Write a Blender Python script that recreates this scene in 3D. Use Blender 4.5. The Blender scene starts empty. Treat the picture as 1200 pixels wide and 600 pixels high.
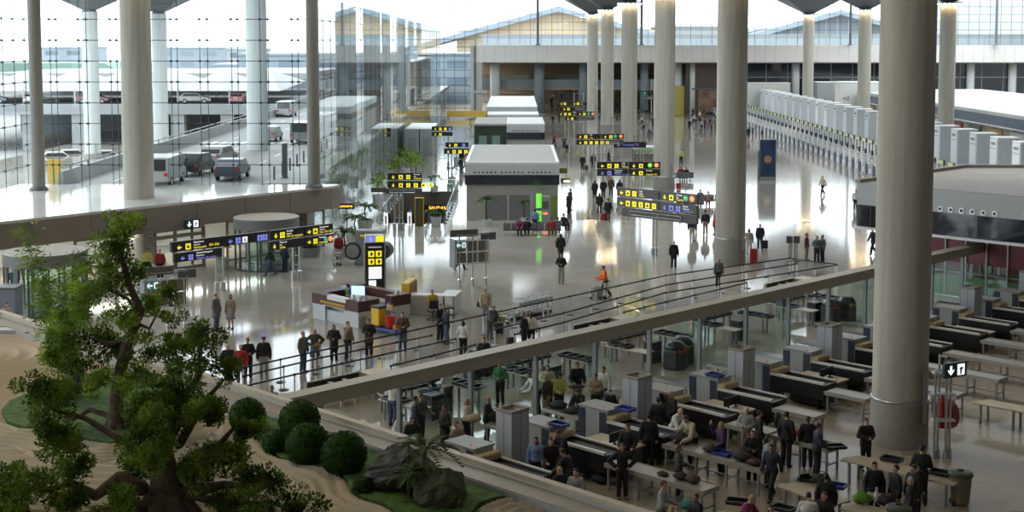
import bpy, math, random
from mathutils import Vector, Matrix
random.seed(7)
R = math.radians
scn = bpy.context.scene
col = scn.collection
# ------------------------------------------------------------------ camera
F = 1620.0; TH = math.atan(133 / 1620); CT, ST = math.cos(TH), math.sin(TH); HC = 14.0
def at(px, py, z=0.0):
    """world point at height z seen at photograph pixel px, py"""
    a = (px - 604) / F; b = -(py - 179) / F
    d = (a, CT + b * ST, -ST + b * CT); t = (z - HC) / d[2]
    return Vector((d[0] * t, d[1] * t, z))
def atY(px, py, Y):
    a = (px - 604) / F; b = -(py - 179) / F
    d = (a, CT + b * ST, -ST + b * CT); t = Y / d[1]
    return Vector((d[0] * t, Y, HC + d[2] * t))
cam = bpy.data.cameras.new('camera'); camo = bpy.data.objects.new('camera', cam); col.objects.link(camo)
camo.location = (0, 0, HC); camo.rotation_euler = (R(90) - TH, 0, 0)
cam.sensor_fit = 'HORIZONTAL'; cam.sensor_width = 36; cam.lens = 36 * F / 1200
cam.shift_x = -4 / 1200; cam.shift_y = -121 / 1200; cam.clip_end = 3000
scn.camera = camo
# ------------------------------------------------------------------ materials
def _nt(name):
    m = bpy.data.materials.new(name); m.use_nodes = True
    return m, m.node_tree.nodes, m.node_tree.links, m.node_tree.nodes['Principled BSDF']
def mat(name, c, rough=.6, metal=0.0, var=0.0, scale=6.0, bump=0.0, emit=0.0, spec=.5):
    m, N, L, b = _nt(name)
    b.inputs['Base Color'].default_value = (*c, 1); b.inputs['Roughness'].default_value = rough
    b.inputs['Metallic'].default_value = metal; b.inputs['Specular IOR Level'].default_value = spec
    if emit:
        b.inputs['Emission Color'].default_value = (*c, 1); b.inputs['Emission Strength'].default_value = emit
    if var or bump:
        tc = N.new('ShaderNodeTexCoord'); nz = N.new('ShaderNodeTexNoise')
        nz.inputs['Scale'].default_value = scale; nz.inputs['Detail'].default_value = 5
        L.new(tc.outputs['Object'], nz.inputs['Vector'])
        if var:
            r = N.new('ShaderNodeValToRGB')
            r.color_ramp.elements[0].position = .3; r.color_ramp.elements[1].position = .7
            r.color_ramp.elements[0].color = (*[max(0, q * (1 - var)) for q in c], 1)
            r.color_ramp.elements[1].color = (*[min(1, q * (1 + var)) for q in c], 1)
            L.new(nz.outputs['Fac'], r.inputs['Fac']); L.new(r.outputs['Color'], b.inputs['Base Color'])
        if bump:
            bp = N.new('ShaderNodeBump'); bp.inputs['Strength'].default_value = bump; bp.inputs['Distance'].default_value = .05
            L.new(nz.outputs['Fac'], bp.inputs['Height']); L.new(bp.outputs['Normal'], b.inputs['Normal'])
    return m
def glass(name, tint, refl=1.0, rough=.02, ior=1.5, body=0.0):
    """thin architectural glass: tinted transmission and a Fresnel mirror"""
    m = bpy.data.materials.new(name); m.use_nodes = True
    N, L = m.node_tree.nodes, m.node_tree.links; N.clear()
    o = N.new('ShaderNodeOutputMaterial'); t = N.new('ShaderNodeBsdfTransparent'); g = N.new('ShaderNodeBsdfGlossy')
    fr = N.new('ShaderNodeFresnel'); mx = N.new('ShaderNodeMixShader'); k = N.new('ShaderNodeMath'); k.operation = 'MULTIPLY'
    t.inputs['Color'].default_value = (*tint, 1); g.inputs['Roughness'].default_value = rough
    g.inputs['Color'].default_value = (.92, .97, .97, 1)
    fr.inputs['IOR'].default_value = ior; k.inputs[1].default_value = refl
    # Fresnel of a pane is the same from both sides
    geo = N.new('ShaderNodeNewGeometry'); fr2 = N.new('ShaderNodeMath'); fr2.operation = 'MULTIPLY_ADD'
    fr2.inputs[1].default_value = 1 / ior - ior; fr2.inputs[2].default_value = ior
    L.new(geo.outputs['Backfacing'], fr2.inputs[0]); L.new(fr2.outputs[0], fr.inputs['IOR'])
    L.new(fr.outputs[0], k.inputs[0]); L.new(k.outputs[0], mx.inputs[0])
    if body:
        d = N.new('ShaderNodeBsdfDiffuse'); d.inputs['Color'].default_value = (*tint, 1)
        m2 = N.new('ShaderNodeMixShader'); m2.inputs[0].default_value = body
        L.new(t.outputs[0], m2.inputs[1]); L.new(d.outputs[0], m2.inputs[2]); L.new(m2.outputs[0], mx.inputs[1])
    else:
        L.new(t.outputs[0], mx.inputs[1])
    L.new(g.outputs[0], mx.inputs[2]); L.new(mx.outputs[0], o.inputs[0])
    return m
def floor_mat(name, c, c2, rough, tile=(1.2, .6), rot=0.0, spec=.5, joint=.8):
    m, N, L, b = _nt(name)
    tc = N.new('ShaderNodeTexCoord'); mp = N.new('ShaderNodeMapping'); mp.inputs['Rotation'].default_value = (0, 0, rot)
    br = N.new('ShaderNodeTexBrick'); br.offset = 0.0
    br.inputs['Color1'].default_value = (*c, 1); br.inputs['Color2'].default_value = (*c2, 1)
    br.inputs['Mortar'].default_value = (*[q * joint for q in c], 1)
    br.inputs['Scale'].default_value = 1; br.inputs['Mortar Size'].default_value = .006
    br.inputs['Brick Width'].default_value = tile[0]; br.inputs['Row Height'].default_value = tile[1]
    nz = N.new('ShaderNodeTexNoise'); nz.inputs['Scale'].default_value = .35; nz.inputs['Detail'].default_value = 6
    rr = N.new('ShaderNodeMapRange'); rr.inputs[3].default_value = rough * .75; rr.inputs[4].default_value = rough * 1.3
    mx = N.new('ShaderNodeMixRGB'); mx.blend_type = 'MULTIPLY'; mx.inputs[0].default_value = .22
    L.new(tc.outputs['Object'], mp.inputs['Vector']); L.new(mp.outputs[0], br.inputs['Vector'])
    L.new(tc.outputs['Object'], nz.inputs['Vector'])
    L.new(br.outputs['Color'], mx.inputs[1]); L.new(nz.outputs['Color'], mx.inputs[2])
    L.new(mx.outputs[0], b.inputs['Base Color']); L.new(nz.outputs['Fac'], rr.inputs[0]); L.new(rr.outputs[0], b.inputs['Roughness'])
    b.inputs['Specular IOR Level'].default_value = spec
    return m
def concrete(name, c, c2):
    m, N, L, b = _nt(name)
    tc = N.new('ShaderNodeTexCoord'); mp = N.new('ShaderNodeMapping'); mp.inputs['Scale'].default_value = (2.2, 2.2, .16)
    n1 = N.new('ShaderNodeTexNoise'); n1.inputs['Scale'].default_value = 1.6; n1.inputs['Detail'].default_value = 8
    n2 = N.new('ShaderNodeTexNoise'); n2.inputs['Scale'].default_value = 18; n2.inputs['Detail'].default_value = 6
    mx = N.new('ShaderNodeMixRGB'); mx.inputs[0].default_value = .35
    r = N.new('ShaderNodeValToRGB'); r.color_ramp.elements[0].position = .34; r.color_ramp.elements[1].position = .66
    r.color_ramp.elements[0].color = (*c, 1); r.color_ramp.elements[1].color = (*c2, 1)
    wv = N.new('ShaderNodeTexWave'); wv.wave_type = 'BANDS'; wv.bands_direction = 'Z'; wv.inputs['Scale'].default_value = 2.5; wv.inputs['Distortion'].default_value = .6
    bp = N.new('ShaderNodeBump'); bp.inputs['Strength'].default_value = .12; bp.inputs['Distance'].default_value = .02
    L.new(tc.outputs['Object'], mp.inputs[0]); L.new(mp.outputs[0], n1.inputs['Vector']); L.new(tc.outputs['Object'], n2.inputs['Vector'])
    L.new(n1.outputs['Fac'], mx.inputs[1]); L.new(n2.outputs['Fac'], mx.inputs[2]); L.new(mx.outputs[0], r.inputs['Fac'])
    L.new(r.outputs['Color'], b.inputs['Base Color']); L.new(tc.outputs['Object'], wv.inputs['Vector'])
    L.new(wv.outputs['Fac'], bp.inputs['Height']); L.new(bp.outputs['Normal'], b.inputs['Normal'])
    b.inputs['Roughness'].default_value = .7; b.inputs['Specular IOR Level'].default_value = .35
    return m
M = {}
def K(c, rough=.75):   # cloth / plain colours on demand
    k = (tuple(round(q, 3) for q in c), rough)
    if k not in M: M[k] = mat('paint_%d' % len(M), c, rough, var=.12, scale=9)
    return M[k]
concr = concrete('column concrete', (.36, .34, .285), (.50, .475, .40))
concr_out = concrete('pale concrete', (.50, .53, .52), (.62, .65, .64))
fl_hall = floor_mat('polished hall stone', (.42, .385, .325), (.38, .345, .29), .075, (1.2, 1.2), 0)
fl_warm = floor_mat('warm hall stone', (.50, .41, .30), (.46, .37, .26), .2, (1.2, 1.2), 0)
fl_mez = floor_mat('polished white stone', (.74, .73, .69), (.68, .67, .64), .1, (1.5, .75), R(50))
fl_terr = floor_mat('terrace stone', (.30, .26, .19), (.27, .235, .17), .45, (.9, 3), R(45))
curbm = mat('kerb stone', (.46, .41, .32), .5, var=.1, scale=3)
bandm = mat('grey metal band', (.34, .37, .38), .4, var=.06)
fasc = mat('taupe fascia panel', (.235, .195, .155), .45, var=.06, scale=.6)
white = mat('white lacquer', (.74, .75, .74), .4)
offw = mat('off white panel', (.62, .62, .59), .45, var=.04, scale=1)
lgrey = mat('light grey metal', (.50, .51, .51), .4, var=.05, scale=1.5)
mgrey = mat('mid grey metal', (.26, .28, .29), .4, var=.05)
dgrey = mat('dark grey metal', (.10, .11, .115), .45)
slate = mat('blue grey paint', (.17, .20, .22), .55, var=.06, scale=.5)
black = mat('black plastic', (.012, .012, .014), .4)
rubber = mat('black rubber belt', (.016, .016, .017), .55)
steel = mat('brushed steel', (.62, .63, .63), .28, 1.0, var=.05, scale=20)
darksteel = mat('dark cable steel', (.06, .075, .08), .4, .6)
beam = mat('beige beam paint', (.35, .325, .25), .5, var=.06, scale=1)
beigetop = mat('beige laminate', (.50, .42, .31), .5, var=.05, scale=2)
tan = mat('tan plastic', (.38, .28, .15), .6, var=.1, scale=8)
maroon = mat('maroon laminate', (.085, .03, .035), .35, var=.08)
yellow = mat('yellow plastic', (.72, .47, .03), .4)
yglow = mat('backlit yellow film', (.85, .72, .03), .5, emit=.55)
wglow = mat('backlit white film', (.85, .88, .9), .5, emit=.5)
bglow = mat('backlit blue film', (.16, .19, .62), .5, emit=.6)
gglow = mat('backlit green film', (.03, .33, .17), .5, emit=.5)
g2glow = mat('backlit bright green film', (.16, .75, .05), .5, emit=.5)
oglow = mat('backlit orange film', (.95, .25, .07), .5, emit=.6)
tglow = mat('backlit teal film', (.03, .16, .15), .5, emit=.25)
ledor = mat('orange led text', (1.0, .34, .03), .5, emit=3)
screen = mat('monitor screen', (.30, .45, .8), .3, emit=1.3)
lampm = mat('warm lamp lens', (1, .74, .42), .3, emit=70)
tubem = mat('white lamp lens', (1, .95, .85), .3, emit=16)
gl_wall = glass('facade glass', (.90, .95, .96), .9)
gl_side = glass('facade glass sideways', (.86, .92, .94), 1.0)
gl_green = glass('partition glass', (.78, .88, .84), .9)
gl_dark = mat('dark tinted glass', (.015, .022, .032), .06, spec=.8)
gl_blue = mat('blue tinted glass', (.05, .08, .13), .12, spec=.8)
roofm = mat('pale roof sheet', (.36, .35, .315), .5, var=.05, scale=.8)
roofw = mat('white roof sheet', (.80, .80, .79), .5)
canopy = mat('ceiling grey panel', (.13, .145, .155), .6, var=.05, scale=.5)
redm = mat('red lacquer wall', (.16, .012, .018), .35, var=.1, scale=1)
# ------------------------------------------------------------------ mesh builder
class MB:
    def __init__(s): s.v = []; s.f = []; s.m = []
    def add(s, vs, fs, mi=0):
        o = len(s.v); s.v += [tuple(q) for q in vs]
        for f in fs: s.f.append(tuple(i + o for i in f)); s.m.append(mi)
        return s
    def box(s, c, d, rz=0, mi=0, mx=None):
        x, y, z = [q / 2 for q in d]; ca, sa = math.cos(rz), math.sin(rz); vs = []
        for dx, dy, dz in ((-x, -y, -z), (x, -y, -z), (x, y, -z), (-x, y, -z), (-x, -y, z), (x, -y, z), (x, y, z), (-x, y, z)):
            p = (c[0] + dx * ca - dy * sa, c[1] + dx * sa + dy * ca, c[2] + dz)
            if mx: p = tuple(mx @ Vector((dx, dy, dz)) + Vector(c))
            vs.append(p)
        return s.add(vs, [(0, 3, 2, 1), (4, 5, 6, 7), (0, 1, 5, 4), (1, 2, 6, 5), (2, 3, 7, 6), (3, 0, 4, 7)], mi)
    def bx(s, x0, x1, y0, y1, z0, z1, mi=0):
        return s.box(((x0 + x1) / 2, (y0 + y1) / 2, (z0 + z1) / 2), (x1 - x0, y1 - y0, z1 - z0), 0, mi)
    def bar(s, a, b, w, h, mi=0):
        """square bar from a to b, w wide (horizontal) and h high"""
        a, b = Vector(a), Vector(b); d = (b - a); l = d.length; d.normalize()
        sd = d.cross(Vector((0, 0, 1)))
        if sd.length < 1e-4: sd = Vector((1, 0, 0))
        sd.normalize(); up = sd.cross(d)
        return s.box(tuple((a + b) / 2), (w, l, h), 0, mi, Matrix((sd, d, up)).transposed())
    def tube(s, a, b, r, r2=None, n=8, mi=0):
        a, b = Vector(a), Vector(b); r2 = r if r2 is None else r2
        d = (b - a).normalized(); u = d.orthogonal().normalized(); w = d.cross(u); vs = []
        for p, q in ((a, r), (b, r2)):
            for i in range(n):
                t = 2 * math.pi * i / n; vs.append(p + u * math.cos(t) * q + w * math.sin(t) * q)
        fs = [(i, (i + 1) % n, n + (i + 1) % n, n + i) for i in range(n)] + [tuple(range(n - 1, -1, -1)), tuple(range(n, 2 * n))]
        return s.add(vs, fs, mi)
    def path(s, pts, r, n=6, mi=0, r2=None):
        k = len(pts) - 1
        for i in range(k):
            a = r if r2 is None else r + (r2 - r) * i / k; b = r if r2 is None else r + (r2 - r) * (i + 1) / k
            s.tube(pts[i], pts[i + 1], a, b, n, mi)
            if i: s.ell(pts[i], (a, a, a), n, max(3, n // 2), mi)
        return s
    def prism(s, poly, z0, z1, mi=0):
        n = len(poly)
        if sum(poly[i][0] * poly[(i + 1) % n][1] - poly[(i + 1) % n][0] * poly[i][1] for i in range(n)) < 0: poly = poly[::-1]
        vs = [(p[0], p[1], z0) for p in poly] + [(p[0], p[1], z1) for p in poly]
        return s.add(vs, [tuple(range(n - 1, -1, -1)), tuple(range(n, 2 * n))] + [(i, (i + 1) % n, n + (i + 1) % n, n + i) for i in range(n)], mi)
    def slab(s, prof, y0, y1, mi=0, ax='y'):
        """profile in xz extruded along y"""
        n = len(prof); vs = [(p[0], y0, p[1]) for p in prof] + [(p[0], y1, p[1]) for p in prof]
        return s.add(vs, [tuple(range(n)), tuple(range(2 * n - 1, n - 1, -1))] + [(i, n + i, n + (i + 1) % n, (i + 1) % n) for i in range(n)], mi)
    def lathe(s, prof, n=16, c=(0, 0, 0), mi=0):
        vs = []; k = len(prof)
        for r, z in prof:
            for i in range(n):
                t = 2 * math.pi * i / n; vs.append((c[0] + r * math.cos(t), c[1] + r * math.sin(t), c[2] + z))
        fs = [(j * n + i, j * n + (i + 1) % n, (j + 1) * n + (i + 1) % n, (j + 1) * n + i) for j in range(k - 1) for i in range(n)]
        return s.add(vs, fs + [tuple(range(n - 1, -1, -1)), tuple(range((k - 1) * n, k * n))], mi)
    def ell(s, c, r, n=12, k=7, mi=0, mx=None):
        vs = []
        for j in range(1, k):
            p = math.pi * j / k
            for i in range(n):
                t = 2 * math.pi * i / n
                vs.append(Vector((r[0] * math.sin(p) * math.cos(t), r[1] * math.sin(p) * math.sin(t), -r[2] * math.cos(p))))
        vs += [Vector((0, 0, -r[2])), Vector((0, 0, r[2]))]; b, t_ = len(vs) - 2, len(vs) - 1
        if mx: vs = [mx @ q for q in vs]
        vs = [q + Vector(c) for q in vs]
        fs = [(j * n + i, j * n + (i + 1) % n, (j + 1) * n + (i + 1) % n, (j + 1) * n + i) for j in range(k - 2) for i in range(n)]
        fs += [(b, (i + 1) % n, i) for i in range(n)] + [(t_, (k - 2) * n + i, (k - 2) * n + (i + 1) % n) for i in range(n)]
        return s.add(vs, fs, mi)
    def cap(s, a, b, ra, rb, n=10):
        """tapered capsule"""
        a, b = Vector(a), Vector(b); d = b - a
        if d.length < 1e-5: return s.ell(a, (ra, ra, ra), n, 6)
        d.normalize(); u = d.orthogonal().normalized(); w = d.cross(u); vs = []; rings = []
        for j in (1, 2, 3): rings.append((a - d * ra * math.cos(j * math.pi / 6), ra * math.sin(j * math.pi / 6)))
        for j in (3, 2, 1): rings.append((b + d * rb * math.cos(j * math.pi / 6), rb * math.sin(j * math.pi / 6)))
        for p, q in rings:
            for i in range(n):
                t = 2 * math.pi * i / n; vs.append(p + u * math.cos(t) * q + w * math.sin(t) * q)
        vs += [a - d * ra, b + d * rb]; k = len(rings); A, B = k * n, k * n + 1
        fs = [(j * n + i, j * n + (i + 1) % n, (j + 1) * n + (i + 1) % n, (j + 1) * n + i) for j in range(k - 1) for i in range(n)]
        fs += [(A, (i + 1) % n, i) for i in range(n)] + [(B, (k - 1) * n + i, (k - 1) * n + (i + 1) % n) for i in range(n)]
        return s.add(vs, fs)
    def mesh(s, name, mats, smooth=False):
        me = bpy.data.meshes.new(name); me.from_pydata(s.v, [], s.f)
        for m in (mats if isinstance(mats, (list, tuple)) else [mats]): me.materials.append(m)
        me.polygons.foreach_set('material_index', s.m)
        if smooth: me.polygons.foreach_set('use_smooth', [True] * len(s.f))
        me.update(); return me
    def build(s, name, mats, parent=None, loc=None, rz=0, smooth=False, bevel=0, label=None):
        o = bpy.data.objects.new(name, s.mesh(name, mats, smooth)); col.objects.link(o)
        if parent: o.parent = parent
        if loc is not None: o.location = loc
        if rz: o.rotation_euler = (0, 0, rz)
        if bevel:
            b = o.modifiers.new('bevel', 'BEVEL'); b.width = bevel; b.segments = 2; b.limit_method = 'ANGLE'
        if label: o['label'] = label
        return o
def tag(o, label, cat, group=None, kind=None):
    o['label'] = label; o['category'] = cat
    if group: o['group'] = group
    if kind: o['kind'] = kind
    return o
def struct(o, kind='structure'): o['kind'] = kind; return o
def thing(name, label, cat, loc=(0, 0, 0), rz=0, group=None):
    o = bpy.data.objects.new(name, None); col.objects.link(o); o.location = loc; o.rotation_euler = (0, 0, rz)
    o.empty_display_size = .2
    return tag(o, label, cat, group)
KIDS = {}
def copy_tree(src, loc=None, rz=None, label=None, parent=None, top=True):
    c = src.copy(); col.objects.link(c)
    if parent: c.parent = parent
    if top:
        if loc is not None: c.location = loc
        if rz is not None: c.rotation_euler = (0, 0, rz)
        if label: c['label'] = label
    if src not in KIDS: KIDS[src] = [q for q in bpy.data.objects if q.parent == src]
    for ch in KIDS[src]: copy_tree(ch, parent=c, top=False)
    return c
_tx = {}
def text_mesh(txt, size, m, bold=0.0):
    k = (txt, size, m.name, bold)
    if k not in _tx:
        cu = bpy.data.curves.new('lettering', 'FONT'); cu.body = txt; cu.size = size; cu.extrude = .004; cu.offset = bold; cu.resolution_u = 2
        o = bpy.data.objects.new('lettering', cu); col.objects.link(o)
        dg = bpy.context.evaluated_depsgraph_get(); dg.update()
        me = bpy.data.meshes.new_from_object(o.evaluated_get(dg)); bpy.data.objects.remove(o)
        me.materials.clear(); me.materials.append(m); _tx[k] = me
    return _tx[k]
def lettering(txt, size, m, parent, loc, rot=(R(90), 0, 0), bold=0.0):
    o = bpy.data.objects.new('lettering', text_mesh(txt, size, m, bold)); col.objects.link(o)
    o.parent = parent; o.location = loc; o.rotation_euler = rot
    return o
U = Vector((.70711, .70711, 0)); V = Vector((.70711, -.70711, 0)); SO = Vector((1.3, 44.5, 0))
def sec(s, t, z=0.0): return SO + U * s + V * t + Vector((0, 0, z))
def st(p): d = Vector(p) - SO; return d.dot(U), d.dot(V)
OBS = []   # footprints people must not stand in: centre, half sizes, rotation
def obstacle(p, hx, hy, rz): OBS.append((p[0], p[1], hx, hy, rz))
ORD = 'first second third fourth fifth sixth seventh eighth ninth tenth eleventh twelfth thirteenth fourteenth fifteenth sixteenth seventeenth eighteenth nineteenth twentieth'.split()
ORD += ['twenty-' + q for q in ORD[:9]] + ['thirtieth'] + ['thirty-' + q for q in ORD[:9]]
# ================================================================== SETTING
b = MB()   # hall floor around the escalator pit
PX0, PX1, PY0, PY1 = -10.2, -5.4, 104.6, 127.0
b.add([(-60, -8, 0), (110, -8, 0), (110, PY0, 0), (-60, PY0, 0)], [(0, 1, 2, 3)])
b.add([(-60, PY0, 0), (PX0, PY0, 0), (PX0, PY1, 0), (-60, PY1, 0)], [(0, 1, 2, 3)])
b.add([(PX1, PY0, 0), (110, PY0, 0), (110, PY1, 0), (PX1, PY1, 0)], [(0, 1, 2, 3)])
b.add([(-60, PY1, 0), (110, PY1, 0), (110, 253, 0), (-60, 253, 0)], [(0, 1, 2, 3)])
struct(b.build('floor', fl_hall))
b = MB(); b.add([(-60, 253, 0), (110, 253, 0), (110, 380, 0), (-60, 380, 0)], [(0, 1, 2, 3)]); struct(b.build('floor', fl_warm))
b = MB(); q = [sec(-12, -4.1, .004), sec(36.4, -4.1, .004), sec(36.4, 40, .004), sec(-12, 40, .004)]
b.add(q, [(0, 1, 2, 3)]); struct(b.build('floor', floor_mat('matt warm lit hall stone', (.36, .31, .24), (.33, .285, .22), .26, (1.2, 1.2), R(45), .35)))  # matt copy of the hall stone, warm lamplight put into its colour
# escalator pit
pit = mat('pit taupe cladding', (.15, .13, .105), .35, var=.05)
b = MB(); b.bx(PX0, PX1, PY1, PY1 + .2, -5, -.02); b.bx(PX0 - .2, PX0, PY0, PY1, -5, -.02); b.bx(PX1, PX1 + .2, PY0, PY1, -5, -.02)
b.bx(PX0, PX1, PY0 - .2, PY0, -5, -.02); b.bx(PX0, PX1, PY0, PY1, -5.2, -5)
struct(b.build('wall_pit', pit))
# far bulkhead and recess
b = MB(); b.bx(-7.6, 108, 253, 254.5, 9.8, 12.9, 0)
for i in range(60): b.bx(-7.6 + i * 1.9, -7.57 + i * 1.9, 252.985, 253, 9.8, 12.9, 1)
struct(b.build('wall_far', [mat('bulkhead panel', (.70, .68, .64), .5, var=.04, scale=.3), mgrey]))
b = MB(); b.bx(-7.6, 108, 254.5, 380, 9.6, 9.9); struct(b.build('ceiling', mat('recess soffit', (.45, .42, .38), .7)))
b = MB(); b.bx(-60, 110, 380, 380.5, -.1, 10); struct(b.build('wall_far', mat('hall end wall', (.30, .25, .19), .7, var=.3, scale=.2)))
b = MB(); b.bx(108, 108.5, -8, 380, -.1, 27); struct(b.build('wall_right', mat('right side wall', (.42, .42, .41), .6, var=.06, scale=.3)))
b = MB(); b.bx(-60, 110, -8.5, -8, -.1, 27); struct(b.build('wall_back', mat('gallery wall', (.20, .18, .15), .7)))
# gallery slab over the ticket area with its glass rail
b = MB(); b.bx(-7.6, 36, 258, 262, 4.95, 6.5); struct(b.build('trim_1', slate))
b = MB(); b.bx(-7.6, 36, 258.05, 258.09, 6.5, 7.5); struct(b.build('trim_2', gl_green))
b = MB(); b.bx(-7.6, 36, 274, 274.4, 4.9, 9.7); b.bx(-7.6, 36, 258, 274, 4.6, 4.95); struct(b.build('wall_gallery', mat('brown gallery wall', (.30, .21, .14), .6, var=.25, scale=.25)))
# right part of the recess: dark glass over white blocks
b = MB(); b.bx(42.5, 108, 257, 257.3, 0, 9.7, 0)
for i in range(17): b.bx(42.5 + i * 4, 42.62 + i * 4, 256.9, 257, 0, 9.7, 1)
b.bx(42.5, 108, 256.9, 257, 6.9, 7.05, 1)
struct(b.build('window_1', [gl_dark, mgrey]))
b = MB(); b.bx(31.5, 41.5, 256, 256.3, 0, 9.7, 0); b.bx(33.8, 37.5, 255.8, 256, 0.5, 4.6, 1); b.bx(32.6, 41, 255.7, 256, 4.7, 5.0, 2)
struct(b.build('wall_shop', [mat('dark brown shop front', (.075, .055, .045), .4), mat('brown shop window', (.20, .12, .08), .3, var=.5, scale=.8), dgrey]))
b = MB(); b.bx(29.4, 31.4, 256.5, 256.8, 0, 5.4); struct(b.build('wall_yellow', mat('olive yellow wall', (.42, .36, .08), .6)))
# far end glazing on the left and the pillar beside it
gridm = darksteel
def glaze(name, x0, x1, y, z0, z1, xs, zs, gm, thick=.05, nodes=True, posts=(), axis='x', bar=.026):
    """cable-net glass wall lying along x (axis x, at y) or along y (axis y, at x = y)"""
    P = (lambda a, z: (a, y, z)) if axis == 'x' else (lambda a, z: (y, a, z))
    b = MB()
    n = Vector((0, 1, 0)) if axis == 'x' else Vector((1, 0, 0))
    b.add([P(x0, z0), P(x1, z0), P(x1, z1), P(x0, z1)], [(0, 1, 2, 3)])
    o = struct(b.build(name, gm))
    b = MB()
    off = n * (-.12)
    for z in zs:
        p, q = Vector(P(x0, z)) + off, Vector(P(x1, z)) + off
        b.tube(p, q, bar, n=5)
    for x in xs: b.tube(Vector(P(x, z0)) + off, Vector(P(x, z1)) + off, bar, n=5)
    c = b.build('cable_net', gridm, o)
    if nodes:
        b = MB()
        for x in xs:
            for z in zs: b.box(Vector(P(x, z)) + off * 1.4, (.16, .16, .13))
        b.build('clamp', darksteel, o)
    return o
ZS = [4.1 + 1.405 * i for i in range(1, 16)]
xs = []
for k in range(10):
    x = (68 - 604) * 93.6 / F + 2.04 * k
    if x < -14.2: xs += [x, x - .42 - .1 * (k % 2)]
glaze('window_2', -32.8, -13.9, 93.6, 4.1, 26, xs, ZS, gl_wall)
glaze('window_3', 62, 93.6, -32.8, 4.1, 26, [93 - 2.04 * i for i in range(15)], ZS, gl_wall, axis='y')
glaze('window_4', 93.6, 253, -13.7, 0, 26, [95.6 + 4.08 * i for i in range(39)], [1.4, 2.8] + ZS, gl_side, axis='y', bar=.032)
for n_ in (bpy.data.objects.get('window_4'),): pass
glaze('window_5', -13.7, -7.6, 253, 0, 26, [-13 + 1.9 * i for i in range(4)], [1.4 * i for i in range(1, 18)], gl_wall, nodes=False, bar=.05)
glaze('window_6', -7.6, 108, 253.4, 12.9, 26, [-7 + 1.95 * i for i in range(59)], [12.9 + 1.4 * i for i in range(1, 9)], gl_wall, nodes=False, bar=.035)
b = MB(); b.bx(-7.6, -6.1, 253, 255, 0, 9.8); b.bx(-8.2, -7.6, 252.6, 253.2, 0, 12.9); b.bx(-7.6, -5.2, 252.6, 253, 4.2, 4.7); struct(b.build('wall_pier', mat('pier grey', (.42, .43, .41), .6, var=.06)))
# steel posts of the upper far glazing
for i, X in enumerate((4.06, 22.9, 41.8, 60.9, 87.4)):
    b = MB(); b.tube((X, 252.2, 12.9), (X, 252.2, 25), .24, n=10); b.lathe([(.5, 0), (.5, .12), (.26, .3), (.26, .5)], 10, (X, 252.2, 12.9))
    b.bar((X, 252.2, 15), (X, 253.3, 15), .1, .1); struct(b.build('trim_3', mat('slate post', (.13, .16, .19), .5) if i == 0 else bpy.data.materials['slate post']))
# thin facade columns standing on the upper floor
for X, Y, lab in ((-31.4, 90.6, 'slim dark facade column on the upper floor at the far left'), (-13.5, 92.2, 'slim dark facade column at the right tip of the upper floor')):
    t = thing('facade_column', lab, 'column', (X, Y, 4.1))
    b = MB(); b.tube((0, 0, .25), (0, 0, 22), .42, n=20); b.build('shaft', mat('brown grey steel', (.21, .195, .17), .5, var=.05) if X < -20 else bpy.data.materials['brown grey steel'], t, smooth=False)
    b = MB(); b.lathe([(.6, 0), (.6, .1), (.47, .25)], 20); b.build('base', dgrey, t)
# upper floor slab (departures kerb level) with its taupe fascia
mz = [(-34, 67.6), (-12.4, 93.1), (-12.0, 94.2), (-34, 94.2)]
b = MB(); b.prism(mz, 3.95, 4.1); struct(b.build('floor', fl_mez))
b = MB(); b.prism(mz, 2.55, 3.95, 0)
dm = (Vector((-12.4, 93.1, 0)) - Vector((-34, 67.6, 0))); ln = dm.length; dm.normalize(); nm = Vector((dm.y, -dm.x, 0))
for i in range(9):
    p = Vector((-34, 67.6, 0)) + dm * (i * ln / 9) + nm * .004
    b.bar((p.x, p.y, 2.55), (p.x, p.y, 3.95), .03, .03, 1)
struct(b.build('wall_left', [fasc, dgrey]))
mang = math.atan2(dm.y, dm.x)
def mez(d, n, z=0, dm=dm, nm=nm): q = Vector((-34, 67.6, 0)) + dm * d + nm * n; return (q.x, q.y, z)
# lobby behind the lower glass, with unseen lights added to brighten its panes
b = MB(); b.prism([mez(0, -9), mez(ln, -9), mez(ln, -9.3), mez(0, -9.3)], 0, 2.55); struct(b.build('wall_lobby', mat('pale lobby wall', (.66, .68, .62), .6)))
for d in (4, 9, 14, 19, 24, 29):
    t = thing('lobby_fill_light', 'unseen light panel added to brighten the lobby under the upper floor', 'light', mez(d, -4, 2.5), mang, 'added lobby light panels')
    b = MB(); b.box((0, 0, 0), (3.6, .9, .06)); b.build('housing', lgrey, t)
    b = MB(); b.box((0, 0, -.04), (3.4, .8, .02)); b.build('diffuser', tubem, t)
# lower glass facade: fixed panes and one double door with metal frames
o = MB(); fr = MB()
n_p = 12; w = (ln - 1) / n_p
for i in range(n_p):
    d0 = .5 + i * w
    if i in (3, 4, 8): continue
    p, q = Vector(mez(d0 + .06, -.35)), Vector(mez(d0 + w - .06, -.35))
    o.add([(p.x, p.y, .1), (q.x, q.y, .1), (q.x, q.y, 2.5), (p.x, p.y, 2.5)], [(0, 1, 2, 3)])
    fr.bar((p.x, p.y, .06), (q.x, q.y, .06), .12, .12); fr.bar((p.x, p.y, 2.48), (q.x, q.y, 2.48), .12, .12)
for i in range(n_p + 1):
    p = Vector(mez(.5 + i * w, -.35)); fr.bar((p.x, p.y, 0), (p.x, p.y, 2.55), .14, .2)
wd = struct(o.build('window_7', gl_wall)); fr.build('window_frame', fasc, wd)
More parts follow.
